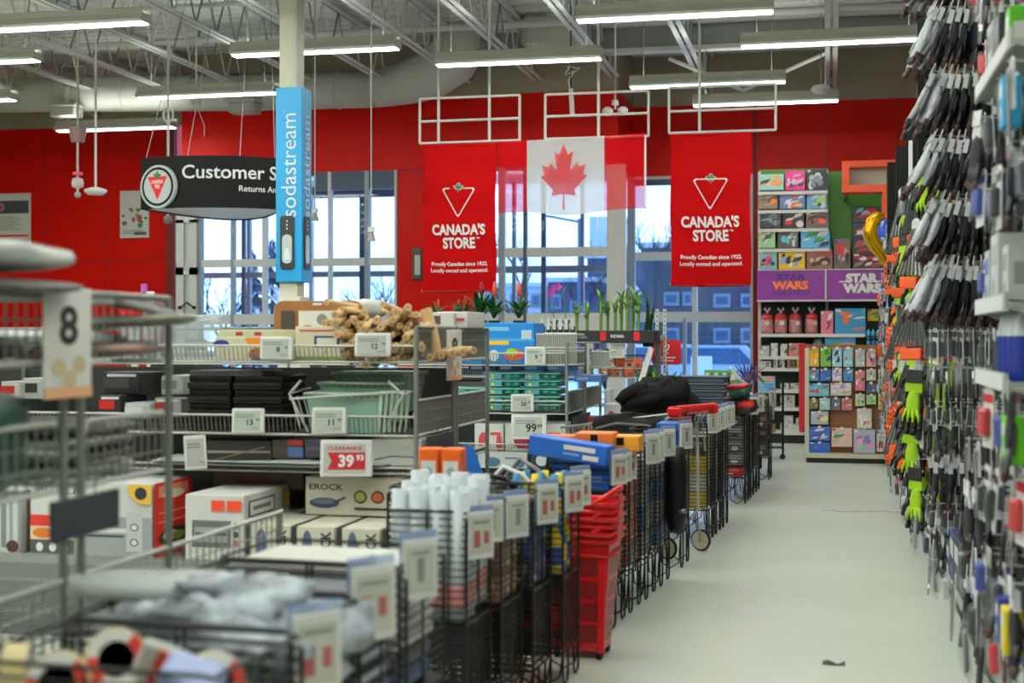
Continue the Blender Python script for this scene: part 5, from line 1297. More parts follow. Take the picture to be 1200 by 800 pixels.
for (ya, yb, za, zb, lb) in ((3.36, 3.72, .96, 1.07, 'dark blank card hanging under the nearest wire unit'), (6.92, 7.42, .84, 1.0, 'dark blank card hanging under the end of the middle wire unit'), (11.05, 11.9, .74, .87, 'dark blank card beside the large price tag on the third unit')):
    t = thing('blank_card', lb, 'sign', (-1.985, (ya + yb) / 2, za)); b = MB(); b.cbox((0, 0, (zb - za) / 2), (.012, yb - ya, zb - za), NVY, .003); b.build('card', t)
    b = MB(); b.wire((0, -.05, zb - za), (0, -.05, zb - za + .04), .003, WG); b.wire((0, .05, zb - za), (0, .05, zb - za + .04), .003, WG); b.build('hook', t)

# ---------------- goods on the nearest unit
SILVB = film_mat('silvery_wrap', (196, 198, 192), 1.0, .25); GREYB = M('grey_textile', (84, 80, 74), .8, noise=.2, bump=.5); DKB = M('dark_brown_textile', (52, 44, 38), .9, noise=.3, bump=.5); TEAL = M('teal_wrap', (28, 72, 60), .35, noise=.35, nscale=6, bump=.6)
def pillow_pack(loc, s, mt, label, rz=0, tilt=0, seed=1, cat='textile pack', film=True, name='wrapped_textile', crumple=.03):
    t = thing(name, label, cat, loc, rz, None, 0, tilt)
    b = MB(); b.blob((0, 0, s[2]), s, mt, seed, .05 + crumple, 26, 14, jit=crumple, flat=.6); b.build('folded_cloth', t)
    if film: b = MB(); b.blob((0, 0, s[2] * 1.02), (s[0] * 1.05, s[1] * 1.05, s[2] * 1.08), film_mat('clear_wrap', (230, 234, 234), .12, .08), seed, .05, 26, 14, flat=.6); b.build('clear_wrap', t)
    return t
CREAMT = M('cream_textile', (190, 178, 150), .8, noise=.1, bump=.4); MAUVE = M('brown_mauve_textile', (140, 104, 92), .8, noise=.1, bump=.4)
pillow_pack((-2.16, 3.20, 1.66), (.26, .20, .035), SILVB, 'silvery wrapped pack lying on top of the nearest wire unit', 0.1, -.05, 1)
pillow_pack((-2.17, 3.24, 1.622), (.27, .18, .018), GREYB, 'grey-brown wrapped pack under the silvery one on the nearest unit', 0, .05, 2)
pillow_pack((-2.26, 3.2, 1.44), (.22, .2, .035), DKB, 'dark brown folded textile in the top basket of the nearest unit', 0, 0, 3)
pillow_pack((-2.5, 3.2, 1.45), (.2, .2, .05), CREAMT, 'cream folded textile behind the dark one in the top basket', 0, 0, 4)
pillow_pack((-2.10, 3.85, 1.60), (.20, .13, .014), GREYB, 'thin grey pack slanting up at the top of the second basket', .2, .22, 5)
pillow_pack((-2.08, 3.92, 1.53), (.22, .15, .016), M('olive_textile', (128, 126, 108), .8, noise=.1), 'thin olive-grey pack lying across the second top basket', -.1, -.05, 6)
pillow_pack((-2.24, 3.8, 1.475), (.20, .18, .022), SILVB, 'shiny white magazine-like pack in the second top basket', 0, 0, 7)
pillow_pack((-2.14, 3.84, 1.44), (.20, .16, .018), MAUVE, 'brown-pink pack at the bottom of the second top basket', .1, -.06, 8)
pillow_pack((-2.25, 3.18, 1.10), (.24, .25, .13), TEAL, 'large dark teal wrapped bundle in the lower basket at the left edge', 0, 0, 9, film=False)
pillow_pack((-2.62, 3.18, 1.10), (.14, .22, .12), TEAL, 'second dark teal wrapped bundle behind the first one', 0, 0, 10, film=False)
for k in range(4):
    pillow_pack((-2.26, 3.8, 1.10 + .04 * k), (.22, .22, .019), GREYB if k % 2 else M('pale_grey_textile', (150, 150, 144), .8), ['bottom', 'second', 'third', 'top'][k] + ' grey flat pack stacked in the lower basket beside the teal bundle', 0, 0, 20 + k)
# odds and ends behind: red and white boxes
for (x0, x1, ya, yb, Y, base, ink, lb) in ((0, 25, 447, 467, 7.2, (206, 204, 196), (190, 30, 30), 'white and red box seen left of the large number card'), (26, 52, 443, 467, 7.25, (200, 204, 196), (40, 44, 40), 'white patterned box next to the white and red one'), (115, 143, 463, 486, 7.0, (36, 34, 34), (200, 30, 34), 'black box with red band seen through the nearest unit'), (145, 178, 472, 490, 7.0, (190, 198, 196), (226, 230, 228), 'pale flat box seen through the nearest unit'), (180, 214, 466, 488, 7.0, (150, 152, 146), (150, 40, 40), 'grey box seen between the nearest unit and the black trays'), (120, 165, 436, 462, 7.1, (30, 30, 32), (70, 70, 70), 'black appliance behind the nearest unit'), (188, 216, 440, 462, 7.1, (214, 216, 212), (150, 152, 150), 'white rounded appliance beside the black trays')):
    q = PY(x0, yb, Y); z = 1.015
    carton_at('shelf_box', lb, 'box', x0, x1, ya, yb, Y, .3, base, [ink], 0, prints=[('r', 'F', .0, .3, .7, .75, MX(ink, .4)), ('r', 'F', .1, .8, .9, .92, MX((230, 230, 226)))])

# ---------------- goods on the middle unit
CRM2 = (206, 200, 172)
# clear tumblers
g = MB(); g.lathe([(0, 0), (.032, 0), (.045, .21), (.042, .21), (.030, .01), (0, .01)], (0, 0, 0), film_mat('clear_plastic_cup', (226, 234, 236), .07, .06), 12)
g.lathe([(.043, .205), (.0465, .208), (.043, .213)], (0, 0, 0), film_mat('cup_rim', (236, 240, 240), .6, .1), 12); g.lathe([(.031, .0), (.034, .004), (.031, .008)], (0, 0, 0), film_mat('cup_rim', (236, 240, 240), .6, .1), 12)
gs2 = Stamp(solo(g, 'clear_tumbler', 'clear plastic tumbler in the rows at the left of the top wire shelf', 'tumbler', (0, 0, 0)))
for j in range(3):
    for k in range(9):
        p = PY(146 + 12.5 * k + j * 3, 420, 6.86 + .13 * j); gs2.put((p.x, p.y, 1.38), 0, None, 'clear tumblers on the top shelf', (1, 1, 1 + .06 * j))
def cart7(lb, x0, x1, ya, yb, dy, dp, base, prints, z=None, name='shelf_box', r=.004, rz=0):
    Y = 6.77 + dy; a = PY(x0, yb, Y); c = PY(x1, yb, Y); h = PY((x0 + x1) / 2, ya, Y).z - a.z; W = c.x - a.x
    b = MB(); printed(b, (0, dp / 2, h / 2), (W, dp, h), MX(base, .4), prints, r)
    return solo(b, name, lb, 'box', ((a.x + c.x) / 2, Y, a.z if z is None else z), rz)
cart7('cream box with blue oval and orange patch on the top wire shelf', 252, 344, 397, 424, .05, .4, CRM2, [('e', 'F', .08, .72, .10, .16, MX((20, 40, 120))), ('p', 'F', [(.38, .98), (.62, .98), (.58, .55), (.42, .7)], MX((226, 130, 30))), ('e', 'F', .55, .25, .12, .3, MX((150, 90, 40))), ('r', 'F', .5, .0, .75, .12, MX((30, 60, 130)))], 1.382)
cart7('thin cream box lying on the cream box with blue oval', 256, 324, 386, 396, .06, .38, (196, 198, 160), [('r', 'F', .3, .3, .42, .7, RINK), ('r', 'F', .62, .3, .74, .7, RINK)])
cart7('cream box with blue rectangle in front of the wooden board', 346, 399, 384, 424, .05, .4, CRM2, [('r', 'F', .42, .38, .98, .72, MX((30, 50, 120))), ('r', 'F', .48, .42, .92, .66, MX((214, 208, 190))), ('r', 'F', .1, .85, .9, .9, MX((190, 60, 60))), ('r', 'F', 0, .0, 1, .12, MX((120, 140, 70)))], 1.382)
# wooden board with rounded corners and its label
a = PY(321, 424, 7.12); c = PY(424, 352, 7.12); W = c.x - a.x; H = c.z - 1.382
t = thing('wooden_board', 'brown wooden serving board with rounded corners standing behind the cream boxes', 'board', ((a.x + c.x) / 2, 7.12, 1.382))
WOOD = M('warm_wood', (150, 96, 52), .45, noise=.2, nscale=3)
def rrect(w_, h_, r_): return [(sx * (w_ - r_) + r_ * math.cos(a_), sy * (h_ - r_) + r_ * math.sin(a_)) for (sx, sy, a0) in ((1, 1, 0), (-1, 1, PI / 2), (-1, -1, PI), (1, -1, 1.5 * PI)) for a_ in (a0, a0 + PI / 6, a0 + PI / 3, a0 + PI / 2)]
b = MB(); b.prism(rrect(W / 2, H / 2, .05), WOOD, .03, (0, .03, H / 2)); b.build('board', t)
b = MB(); b.box((.05, -.006, H * .62), (W * .62, .01, H * .42), POS); b.box((-.165, -.008, H * .62), (.07, .01, H * .42), M('dark_print', (60, 54, 46), .5)); flat(b, ell(14, 1, 1), (.03, -.013, H * .68), (1, 0, 0), (0, 0, 1), MX((120, 124, 120)), .03); flat(b, ell(14, 1, .5), (-.05, -.013, H * .52), (1, 0, 0), (0, 0, 1), MX((150, 70, 50)), .04); flat(b, ell(14, 1, .5), (.10, -.013, H * .54), (1, 0, 0), (0, 0, 1), MX((110, 70, 50)), .04); b.box((0, -.004, H - .018), (.05, .006, .012), POS); b.build('label', t)
# beige rolls: a heap of short rolled mats, round ends outward
ROLL = M('beige_roll', (196, 164, 118), .8, noise=.18, nscale=9)
rb = MB(); rb.cyl((0, -.15, 0), (0, .15, 0), .0175, ROLL, n=10); rb.cyl((0, -.152, 0), (0, -.15, 0), .007, M('roll_core', (150, 116, 76), .8), n=8)
rs = Stamp(solo(rb, 'beige_roll', 'short beige roll in the heap on the top wire shelf', 'roll', (0, 0, 0)))
q = random.Random(4)
for x in range(402, 494, 7):
    top = 366 + 10 * math.sin(x * .09) + (10 if x > 470 else 0) + (12 if 445 < x < 455 else 0)
    y = 417
    while y > top:
        p = PY(x + q.uniform(-3, 3), y, 7.0 + q.uniform(-.05, .06)); rs.put(p, 0, None, 'beige rolls on the top shelf', q.uniform(.85, 1.2), rot=(q.uniform(-.3, .25), 0, q.uniform(-.35, .5))); y -= 7.5
for (x, yb2, yt, l_) in ((505, 385, 362, 'tall beige roll standing at the right end of the heap'), (512, 420, 384, 'beige roll leaning in the end basket of the middle unit')):
    a = PY(x, yb2, 7.1); c = PY(x - 4, yt, 7.1); b = MB(); b.cyl((0, 0, 0), (-.03, 0, c.z - a.z), .032, ROLL, n=12); b.cyl((-.03, 0, c.z - a.z), (-.031, 0, c.z - a.z + .002), .02, M('roll_core'), n=8); solo(b, 'beige_roll', l_, 'roll', a)
for k in range(5):
    a = PY(495 + 9 * k, 418 - 2 * k, 7.15 + .05 * k); rs.put(a, 0, 'beige roll lying crosswise in the end basket of the middle unit', 'beige rolls in the end basket', 1.2, rot=(0, .9, .5 + .1 * k))
cart7('long white box with red lettering-like print behind the beige rolls', 470, 532, 366, 386, .9, .3, (214, 212, 206), [('r', 'F', .15, .45, .5, .75, MX((196, 80, 80))), ('r', 'F', .62, .3, .75, .8, MX((90, 70, 70)))], None)
cart7('white box with dark band at the right end behind the beige rolls', 512, 548, 365, 384, .95, .4, (206, 206, 202), [('r', 'F', .1, .2, .4, .8, MX((80, 84, 90))), ('r', 'F', .55, .4, .9, .6, MX((190, 70, 70)))], None)
pillow_pack(PY(430, 372, 7.4) , (.10, .1, .05), SILVB, 'white plastic-wrapped pack behind the wooden board', 0, 0, 31, film=False)
# black trays: two stacks
tb = MB(); tb.cbox((0, .15, .006), (.23, .34, .012), M('black_tray', (16, 16, 15), .45, spec=.3), .004)
for sx in (-1, 1): tb.cbox((sx * .112, .15, .02), (.012, .34, .03), M('black_tray'), .004)
tb.cbox((0, -.015, .024), (.23, .012, .024), M('black_tray'), .005); tb.cbox((0, .315, .02), (.23, .012, .03), M('black_tray'), .004)
tbs = Stamp(solo(tb, 'black_tray', 'x', 'tray', (0, 0, 0)))
for (x, n, nm, k_) in ((246, 8, 'left', 1.0), (303, 8, 'right', 1.12)):
    for k in range(n):
        p = PY(x, 500, 6.85); tbs.put((p.x, p.y + .02 * (k % 2), 1.015 + .036 * k), 0, '%s black tray from the bottom in the %s-hand stack under the clear tumblers' % (ORD[k], nm), 'stacked black trays', (k_, 1, 1))
cart7('flat grey box lying on the black trays', 222, 308, 434, 441, .12, .3, (92, 92, 84), [('r', 'F', .02, .1, .98, .3, MX((130, 130, 120)))], None)
# mint dish tubs in a white wire rack
MINT = M('mint_plastic', (142, 178, 160), .35); MINTD = M('pale_mint', (178, 200, 186), .4)
def tub():
    r = thing('mint_tub', 'x', 'tub', (0, 0, 0)); b = MB(); W, D, H, tp = .42, .30, .20, .05
    o = [(-W / 2, 0), (W / 2, 0), (W / 2, D), (-W / 2, D)]; lo = [(x * .84, .03 + y * .84) for x, y in o]
    vs = [(x, y, 0) for x, y in lo] + [(x, y, H) for x, y in o] + [(x * .96, .008 + y * .95, H) for x, y in o] + [(x * .94, .01 + y * .94, .012) for x, y in lo]
    b.add(vs, [(3, 2, 1, 0)] + [(i, (i + 1) % 4, 4 + (i + 1) % 4, 4 + i) for i in range(4)] + [(4 + i, 4 + (i + 1) % 4, 8 + (i + 1) % 4, 8 + i) for i in range(4)] + [(8 + i, 8 + (i + 1) % 4, 12 + (i + 1) % 4, 12 + i) for i in range(4)] + [(12, 13, 14, 15)], MINT); b.build('basin', r)
    b = MB(); b.tube([(x * 1.02, y * 1.02 - .004, H) for x, y in o], .010, MINTD, closed=True)
    for k in range(10): b.box((-W * .4 + k * W * .088, -.004, H - .014), (.018, .006, .008), M('mint_slot', (90, 120, 106), .6))
    b.build('rim', r); return r
tus = Stamp(tub())
for k in range(3):
    p = PY(404 + 9 * k, 500, 6.84 + .10 * k); tus.put((p.x + .03 * k, p.y, 1.012 + .05 * k), 0, ['front mint green dish tub in the white wire rack', 'second mint green tub nested behind the front one', 'third mint green tub at the back of the white wire rack'][k], 'mint dish tubs')
t0 = PY(405, 500, 6.80); t = thing('dish_rack', 'white wire dish rack with slanting ends around the mint green tubs', 'rack', (t0.x, 6.80, 1.012))
b = MB(); WW = WGL
for sx in (-1, 1):
    b.cyl((sx * .20, 0, .01), (sx * .30, 0, .20), .006, WW, n=6); b.cyl((sx * .30, 0, .20), (sx * .23, -.02, .27), .007, WW, n=6); b.cyl((sx * .30, 0, .20), (sx * .30, .3, .22), .006, WW, n=6)
b.cyl((-.30, 0, .175), (.28, -.0, .215), .007, WW, n=6)
for k in range(7): b.cyl((-.29 + .02 * k, .03 * k, .19), (-.24 + .02 * k, .03 * k, .02), .004, WW, n=5)
b.build('wire_frame', t)
b = MB()
for k in range(6): b.prism([(0, 0), (.012, 0), (.035, .21), (.015, .21)], MINTD, .006, (.16 + .022 * k, .02 + .02 * k, .01))
b.build('plate_slots', t)
# shelf three: flat dark boxes, white boxes
cart7('flat black picture-printed box on the third wire shelf', 242, 318, 516, 546, .10, .4, (46, 40, 36), [('p', 'F', [(.02, .5), (.98, .55), (.98, .62), (.02, .6)], MX((150, 140, 126))), ('p', 'F', [(.1, .2), (.9, .75), (.9, .8), (.1, .25)], MX((120, 112, 100))), ('r', 'F', .05, .05, .4, .16, MX((214, 214, 210)))], None)
cart7('flat dark box with blue and red corner beside the black picture box', 319, 356, 515, 537, .10, .4, (64, 56, 52), [('r', 'F', .5, .1, .98, .6, MX((80, 110, 160))), ('r', 'F', .5, .75, .98, .98, MX((180, 30, 40)))], None)
cart7('dark violet box left of the clearance tag', 357, 376, 515, 536, .08, .4, (66, 62, 80), [('r', 'F', .1, .4, .9, .6, MX((90, 88, 110)))], None)
cart7('white box with rounded look right of the clearance tag', 436, 494, 514, 546, .12, .3, (206, 208, 202), [('p', 'F', [(.05, .2), (.4, .35), (.9, .32), (.9, .36), (.4, .40), (.05, .26)], MX((90, 92, 90)))], None)
b = MB()
for k in range(3):
    b.sheet(lambda u, v: (-.62 + 1.24 * u, .0 + .32 * v, .006 * k + .012 * math.sin(u * 9 + k) * v), 16, 4, M('white_paper', (214, 216, 212), .6))
solo(b, 'paper_liner', 'loose white paper sheets lying along the front of the third shelf', 'paper', (PY(310, 550, 6.74).x, 6.72, .855))
# base deck: boxed ovens
GREYO = (120, 124, 126)
def big_box(lb, x0, x1, ya, yb, dy, dp, base, prints, name='oven_box'):
    Y = 6.77 + dy; a = PY(x0, yb, Y); c = PY(x1, yb, Y); h = PY((x0 + x1) / 2, ya, Y).z - a.z; W = c.x - a.x
    b = MB(); printed(b, (0, dp / 2, h / 2), (W, dp, h), MX(base, .45), prints, .004); return solo(b, name, lb, 'box', ((a.x + c.x) / 2, Y, .402))
RD = (206, 44, 30)
big_box('white carton with dark stripes at the left edge behind the wire table', -40, 21, 592, 664, -.28, .5, (206, 210, 208), [('r', 'F', .68, .1, .78, .85, MX((120, 124, 124))), ('r', 'F', .84, .1, .9, .85, MX((150, 152, 152))), ('e', 'F', .9, .12, .12, .1, MX((70, 40, 30)))], 'appliance_box')
big_box('narrow brown carton wedged between the white carton and the toaster oven box', 23, 34, 592, 664, -.2, .4, (96, 60, 40), [('r', 'F', .1, .4, .9, .8, MX((120, 70, 50)))], 'appliance_box')
fr = [('r', 'F', 0, .52, .37, 1, MX((216, 216, 212))), ('r', 'F', .05, .84, .37, .96, INK), ('r', 'F', .06, .85, .36, .95, MX((216, 216, 212))), ('t', 'F', .2, .90, .26, .06, INK, 'BLACK'), ('r', 'F', .0, .40, .37, .55, MX(RD)), ('r', 'F', .0, .22, .37, .40, MX((226, 200, 170))), ('e', 'F', .11, .31, .09, .07, MX((206, 110, 40))), ('e', 'F', .28, .31, .08, .07, MX((120, 70, 36))),
      ('r', 'F', 0, 0, .37, .22, MX((72, 74, 76))), ('e', 'F', .08, .12, .03, .06, TXW), ('e', 'F', .19, .12, .03, .06, TXW), ('e', 'F', .29, .12, .03, .06, TXW), ('r', 'F', .37, .0, 1, .55, MX((150, 154, 156))), ('r', 'F', .41, .34, .80, .40, MX((214, 216, 216))), ('r', 'F', .41, .28, .78, .31, MX((60, 62, 64))), ('r', 'F', .80, .10, .93, .62, MX((190, 192, 194))), ('e', 'F', .865, .42, .035, .05, MX((60, 62, 64))), ('e', 'F', .865, .42, .024, .035, MX((220, 222, 224))), ('e', 'F', .865, .22, .035, .05, MX((60, 62, 64))), ('e', 'F', .865, .22, .024, .035, MX((220, 222, 224))),
      ('p', 'F', [(.82, .99), (1, .99), (1, .72), (.9, .74), (.82, .86)], MX((226, 176, 60))), ('e', 'F', .92, .87, .05, .085, INK), ('r', 'R', 0, 0, 1, 1, MX(RD)), ('r', 'R', .1, .80, .9, .95, MX((230, 150, 110))), ('e', 'R', .5, .82, .3, .06, MX((240, 224, 200))), ('r', 'R', .1, .58, .9, .60, MX((236, 150, 130))), ('r', 'R', .1, .46, .9, .48, MX((236, 150, 130))), ('e', 'R', .5, .26, .42, .12, MX((60, 50, 36))), ('e', 'R', .4, .27, .2, .07, MX((226, 220, 190))), ('e', 'R', .62, .25, .16, .06, MX((150, 170, 80)))]
big_box('toaster oven carton with red food-printed side and yellow round badge', 36, 178, 579, 664, -.30, .42, (206, 206, 202), fr)
fo = [('r', 'F', .12, .22, .78, .62, MX((90, 92, 94))), ('r', 'F', .16, .30, .72, .52, MX((150, 152, 150))), ('r', 'F', .18, .40, .70, .44, MX((60, 60, 62))), ('e', 'F', .86, .55, .05, .05, MX((60, 60, 62))), ('e', 'F', .86, .42, .05, .05, MX((60, 60, 62))), ('e', 'F', .86, .29, .05, .05, MX((190, 60, 60))), ('r', 'F', .45, .76, .68, .92, MX((226, 70, 40))), ('r', 'F', .72, .76, .96, .92, MX((226, 70, 40))),
      ('r', 'R', .08, .66, .62, .90, INK), ('r', 'R', .10, .68, .60, .88, MX((214, 214, 210))), ('r', 'R', .16, .75, .54, .81, MX((110, 112, 110))), ('r', 'R', .55, .10, .97, .52, MX((120, 122, 124))), ('r', 'R', .62, .2, .9, .44, MX((80, 82, 84))), ('r', 'R', .0, .08, .5, .24, MX((206, 60, 50))), ('e', 'R', .88, .82, .07, .13, MX((200, 160, 60)))]
big_box('white toaster oven carton with orange-red print beside the pan boxes', 217, 286, 588, 666, -.32, .60, (212, 212, 208), fo)
big_box('flat brown and dark carton lying behind the ovens', 250, 356, 566, 590, .25, .4, (84, 66, 58), [('r', 'F', .3, .3, .6, .7, MX((120, 60, 40)))], 'appliance_box').location.z = .70
def pan_box(lb, x0, x1, ya, yb, dy, dp, z, wide=False):
    Y = 6.77 + dy; a = PY(x0, yb, Y); c = PY(x1, yb, Y); h = PY((x0 + x1) / 2, ya, Y).z - a.z; W = c.x - a.x; b = MB()
    pr = [('t', 'F', .22, .74, .36, .16, INK, 'EROCK'), ('e', 'F', .2, .32, .16, .14, MX((54, 66, 96))), ('e', 'F', .2, .36, .13, .07, MX((100, 110, 130))), ('p', 'F', [(.3, .36), (.42, .50), (.43, .46), (.32, .32)], INK)] + [('e', 'F', .58 + .18 * k, .50, .07, .17, MX((90, 60, 40))) for k in range(3)] + [('e', 'F', .58 + .18 * k, .50, .05, .12, MX([(150, 170, 70), (190, 90, 50), (110, 150, 60)][k])) for k in range(3)] + [('r', 'F', .52, .16, .98, .22, INK)]
    if not wide: pr = [('r', 'F', 0, 0, .12, 1, INK), ('e', 'F', .36, .5, .12, .42, MX((70, 86, 116))), ('r', 'T', 0, 0, .1, 1, INK)]
    printed(b, (0, dp / 2, h / 2), (W, dp, h), MX((206, 202, 184), .45), pr, .003)
    if not wide: b.text('ROCK', (W * .30, -.004, h * .5), (0, 0, 1), (-1, 0, 0), INK, h=W * .24, wd=h * .8, bold=.03)
    return solo(b, 'pan_box', lb, 'box', ((a.x + c.x) / 2, Y, z), 0, 'cream frying pan boxes')
pan_box('cream frying pan box with three food pictures below the clearance tag', 358, 470, 565, 608, .06, .4, .60, True)
for k, (x0, x1, lb) in enumerate(((287, 340, 'cream frying pan box with green-food corner next to the white oven carton'), (342, 392, 'middle cream frying pan box in the front row'), (395, 445, 'cream frying pan box third in the front row'), (448, 492, 'cream frying pan box at the right end of the front row'))):
    pan_box(lb, x0, x1, 618, 664, -.34, .46, .402)
    pan_box(lb.replace('box', 'box standing under it', 1) if False else ['white-edged cream box behind the first pan box', 'white-edged cream box behind the middle pan box', 'white-edged cream box behind the third pan box', 'white-edged cream box behind the last pan box'][k], x0 + 8, x1 + 8, 606, 648, .16, .40, .402)
for k, (yy, lb, c_) in enumerate(((7.66, 'dark cloth-like box in the top end basket of the middle unit', (34, 32, 32)), (8.0, 'white box at the far end of the middle unit end basket', (190, 192, 188)))):
    b = MB(); printed(b, (0, 0, .05), (.34, .26, .10), MX(c_, .6), [('r', 'R', .1, .3, .9, .6, MX((90, 90, 88)))]); solo(b, 'shelf_box', lb, 'box', (-2.24, yy + .1, 1.22 if k == 0 else 1.015))
# price tags on the wires of the middle unit
def tag_px(x, y, Y, w_, h_, label, price, **k): price_tag(PY(x, y, Y), w_, h_, label, price, **k)
tag_px(324, 408, 6.74, .165, .118, 'white price tag clipped under the blue-oval cream box', ('8', '99'))
tag_px(437, 404, 6.74, .18, .118, 'white price tag clipped below the beige rolls', ('12', '99'))
tag_px(291, 493, 6.74, .165, .128, 'white price tag below the black trays', ('13', '99'))
tag_px(386, 493, 6.74, .175, .135, 'white price tag below the mint dish tubs', ('11', '99'))
tag_px(406, 537, 6.70, .26, .185, 'large clearance price tag with red ribbon shape', ('39', '93'), red=True)
price_tag(PXX(229, 530, -3.05), .12, .17, 'pale price tag hanging edge-on left of the third shelf', None, rz=YAW + .7)
# ---------------- third unit
BLUB = (26, 130, 206)
def cart11(lb, x0, x1, ya, yb, dy, dp, base, prints, z=None, name='shelf_box', Y0=10.9, group=None):
    Y = Y0 + dy; a = PY(x0, yb, Y); c = PY(x1, yb, Y); h = PY((x0 + x1) / 2, ya, Y).z - a.z; W = c.x - a.x; b = MB()
    printed(b, (0, dp / 2, h / 2), (W, dp, h), MX(base, .4), prints, .004); return solo(b, name, lb, 'box', ((a.x + c.x) / 2, Y, a.z if z is None else z), 0, group)
bp_ = [('r', 'F', .0, .55, 1, .62, MX((60, 160, 220))), ('r', 'F', .1, .46, .5, .56, MX((240, 190, 30))), ('e', 'F', .6, .22, .2, .14, MX((220, 70, 40))), ('e', 'F', .55, .28, .12, .1, MX((150, 190, 40))), ('r', 'F', .75, .6, .95, .82, MX((190, 206, 220))), ('r', 'F', .1, .8, .5, .9, MX((120, 190, 230))), ('e', 'F', .2, .2, .1, .14, MX((226, 224, 214)))]
cart11('bright blue bag-and-yellow-stripe box at the left on the third unit', 533, 566, 384, 432, .06, .4, BLUB, bp_, 1.29, 'blue_carton')
cart11('bright blue box with yellow stripe and red picture on the third unit', 567, 626, 384, 432, .06, .4, BLUB, bp_, 1.29, 'blue_carton')
b = MB(); LW, LD, LH = .40, .35, .13   # grey wire-bin stack
for k in range(26): b.box((-LW / 2 + LW * k / 25, 0, LH / 2), (.006, .006, LH), WGL)
for z in (0, LH): b.cyl((-LW / 2, 0, z), (LW / 2, 0, z), .007, WGL, n=6); b.cyl((LW / 2, 0, z), (LW / 2, LD, z), .007, WGL, n=6); b.cyl((-LW / 2, 0, z), (-LW / 2, LD, z), .007, WGL, n=6)
b.box((0, LD / 2, .004), (LW, LD, .006), WG); b.box((0, .03, LH / 2), (LW * .96, .02, LH * .9), M('grey_basket_fill', (132, 136, 130), .6))
ws = Stamp(solo(b, 'grey_basket', 'x', 'basket', (0, 0, 0)))
for k, (x, y, lb) in enumerate(((652, 427, 'grey ribbed basket beside the bright blue boxes'), (652, 411, 'grey ribbed basket stacked on the one beside the blue boxes'), (692, 430, 'grey ribbed basket under the bamboo stalks'))):
    p = PY(x, y, 10.97 if k < 2 else 11.8); ws.put((p.x, p.y, p.z), 0, lb, 'grey ribbed baskets', (.8, 1, 1))
TEALP = M('teal_plastic', (28, 120, 104), .35); TEALL = M('pale_teal', (120, 186, 174), .35)
tb = MB(); tb.cbox((0, .16, .03), (.34, .32, .045), TEALP, .012); tb.cbox((0, .15, .052), (.37, .35, .012), TEALL, .005); tb.box((-.08, -.012, .028), (.13, .01, .034), MX((80, 160, 170))); flat(tb, ell(14, 1, 1), (-.10, -.019, .028), (1, 0, 0), (0, 0, 1), MX((206, 200, 40)), .014)
for k in range(2): tb.cbox((.05 + .07 * k, -.006, .03), (.055, .02, .03), MX((40, 150, 130)), .008)
tls = Stamp(solo(tb, 'teal_container', 'x', 'container', (0, 0, 0)))
for (x, n, nm, yb) in ((590, 5, 'left-hand', 482), (634, 5, 'right-hand', 482), (548, 3, 'far left', 470), (0, 3, 'end-basket', 0)):
    for k in range(n):
        p = PY(x, yb, 11.0) if x else Vector((-2.22, 7.62, 0)); tls.put((p.x, p.y, (.915 if x else 1.015) + .062 * k), 0, '%s teal container from the bottom in the %s stack on the %s unit' % (ORD[k], nm, 'third' if x else 'middle'), 'stacked teal containers', (.86, 1, 1))
for (x, lb, c_) in ((566, 'navy blue lidded box on the teal containers', (30, 44, 90)), (600, 'dark blue folded bag on the teal containers', (28, 40, 70)), (630, 'mid blue box lying on the teal containers', (50, 90, 160)), (655, 'pale blue box at the end over the teal containers', (70, 110, 160)), (690, 'blue denim-coloured box behind the number card of the third unit', (66, 100, 150))):
    cart11(lb, x - 17, x + 15, 436, 444, .1, .3, c_, [('r', 'F', .1, .3, .5, .7, MX((120, 150, 190)))], 1.23 if x < 680 else 1.15)
for (x0, x1, ya, yb, base, ink, lb) in ((556, 590, 496, 530, (206, 208, 204), (190, 60, 70), 'white carton with red oval behind the large price tag'), (592, 664, 496, 530, (210, 212, 208), (180, 40, 80), 'wide white carton with pink-red picture behind the large price tag'), (622, 664, 526, 548, (30, 44, 60), (190, 200, 210), 'dark navy carton with pale script below the large price tag'), (560, 618, 530, 548, (180, 186, 184), (60, 90, 120), 'pale carton with blue spot beside the navy carton')):
    cart11(lb, x0, x1, ya, yb, .05 if ya < 510 else -.02, .35, base, [('e', 'F', .3, .4, .16, .3, MX(ink)), ('r', 'F', .55, .6, .9, .7, MX(ink)), ('e', 'F', .85, .35, .1, .3, MX(ink))], None)
tag_px(627, 417, 10.86, .16, .145, 'white price tag in front of the grey baskets on the third unit', ('9', '99'))
tag_px(612, 472, 10.86, .18, .14, 'white price tag in front of the teal containers', ('20', '99'))
tag_px(620, 500, 10.84, .275, .195, 'large price tag with bold ninety-nine price', ('99', '99'), big=True)
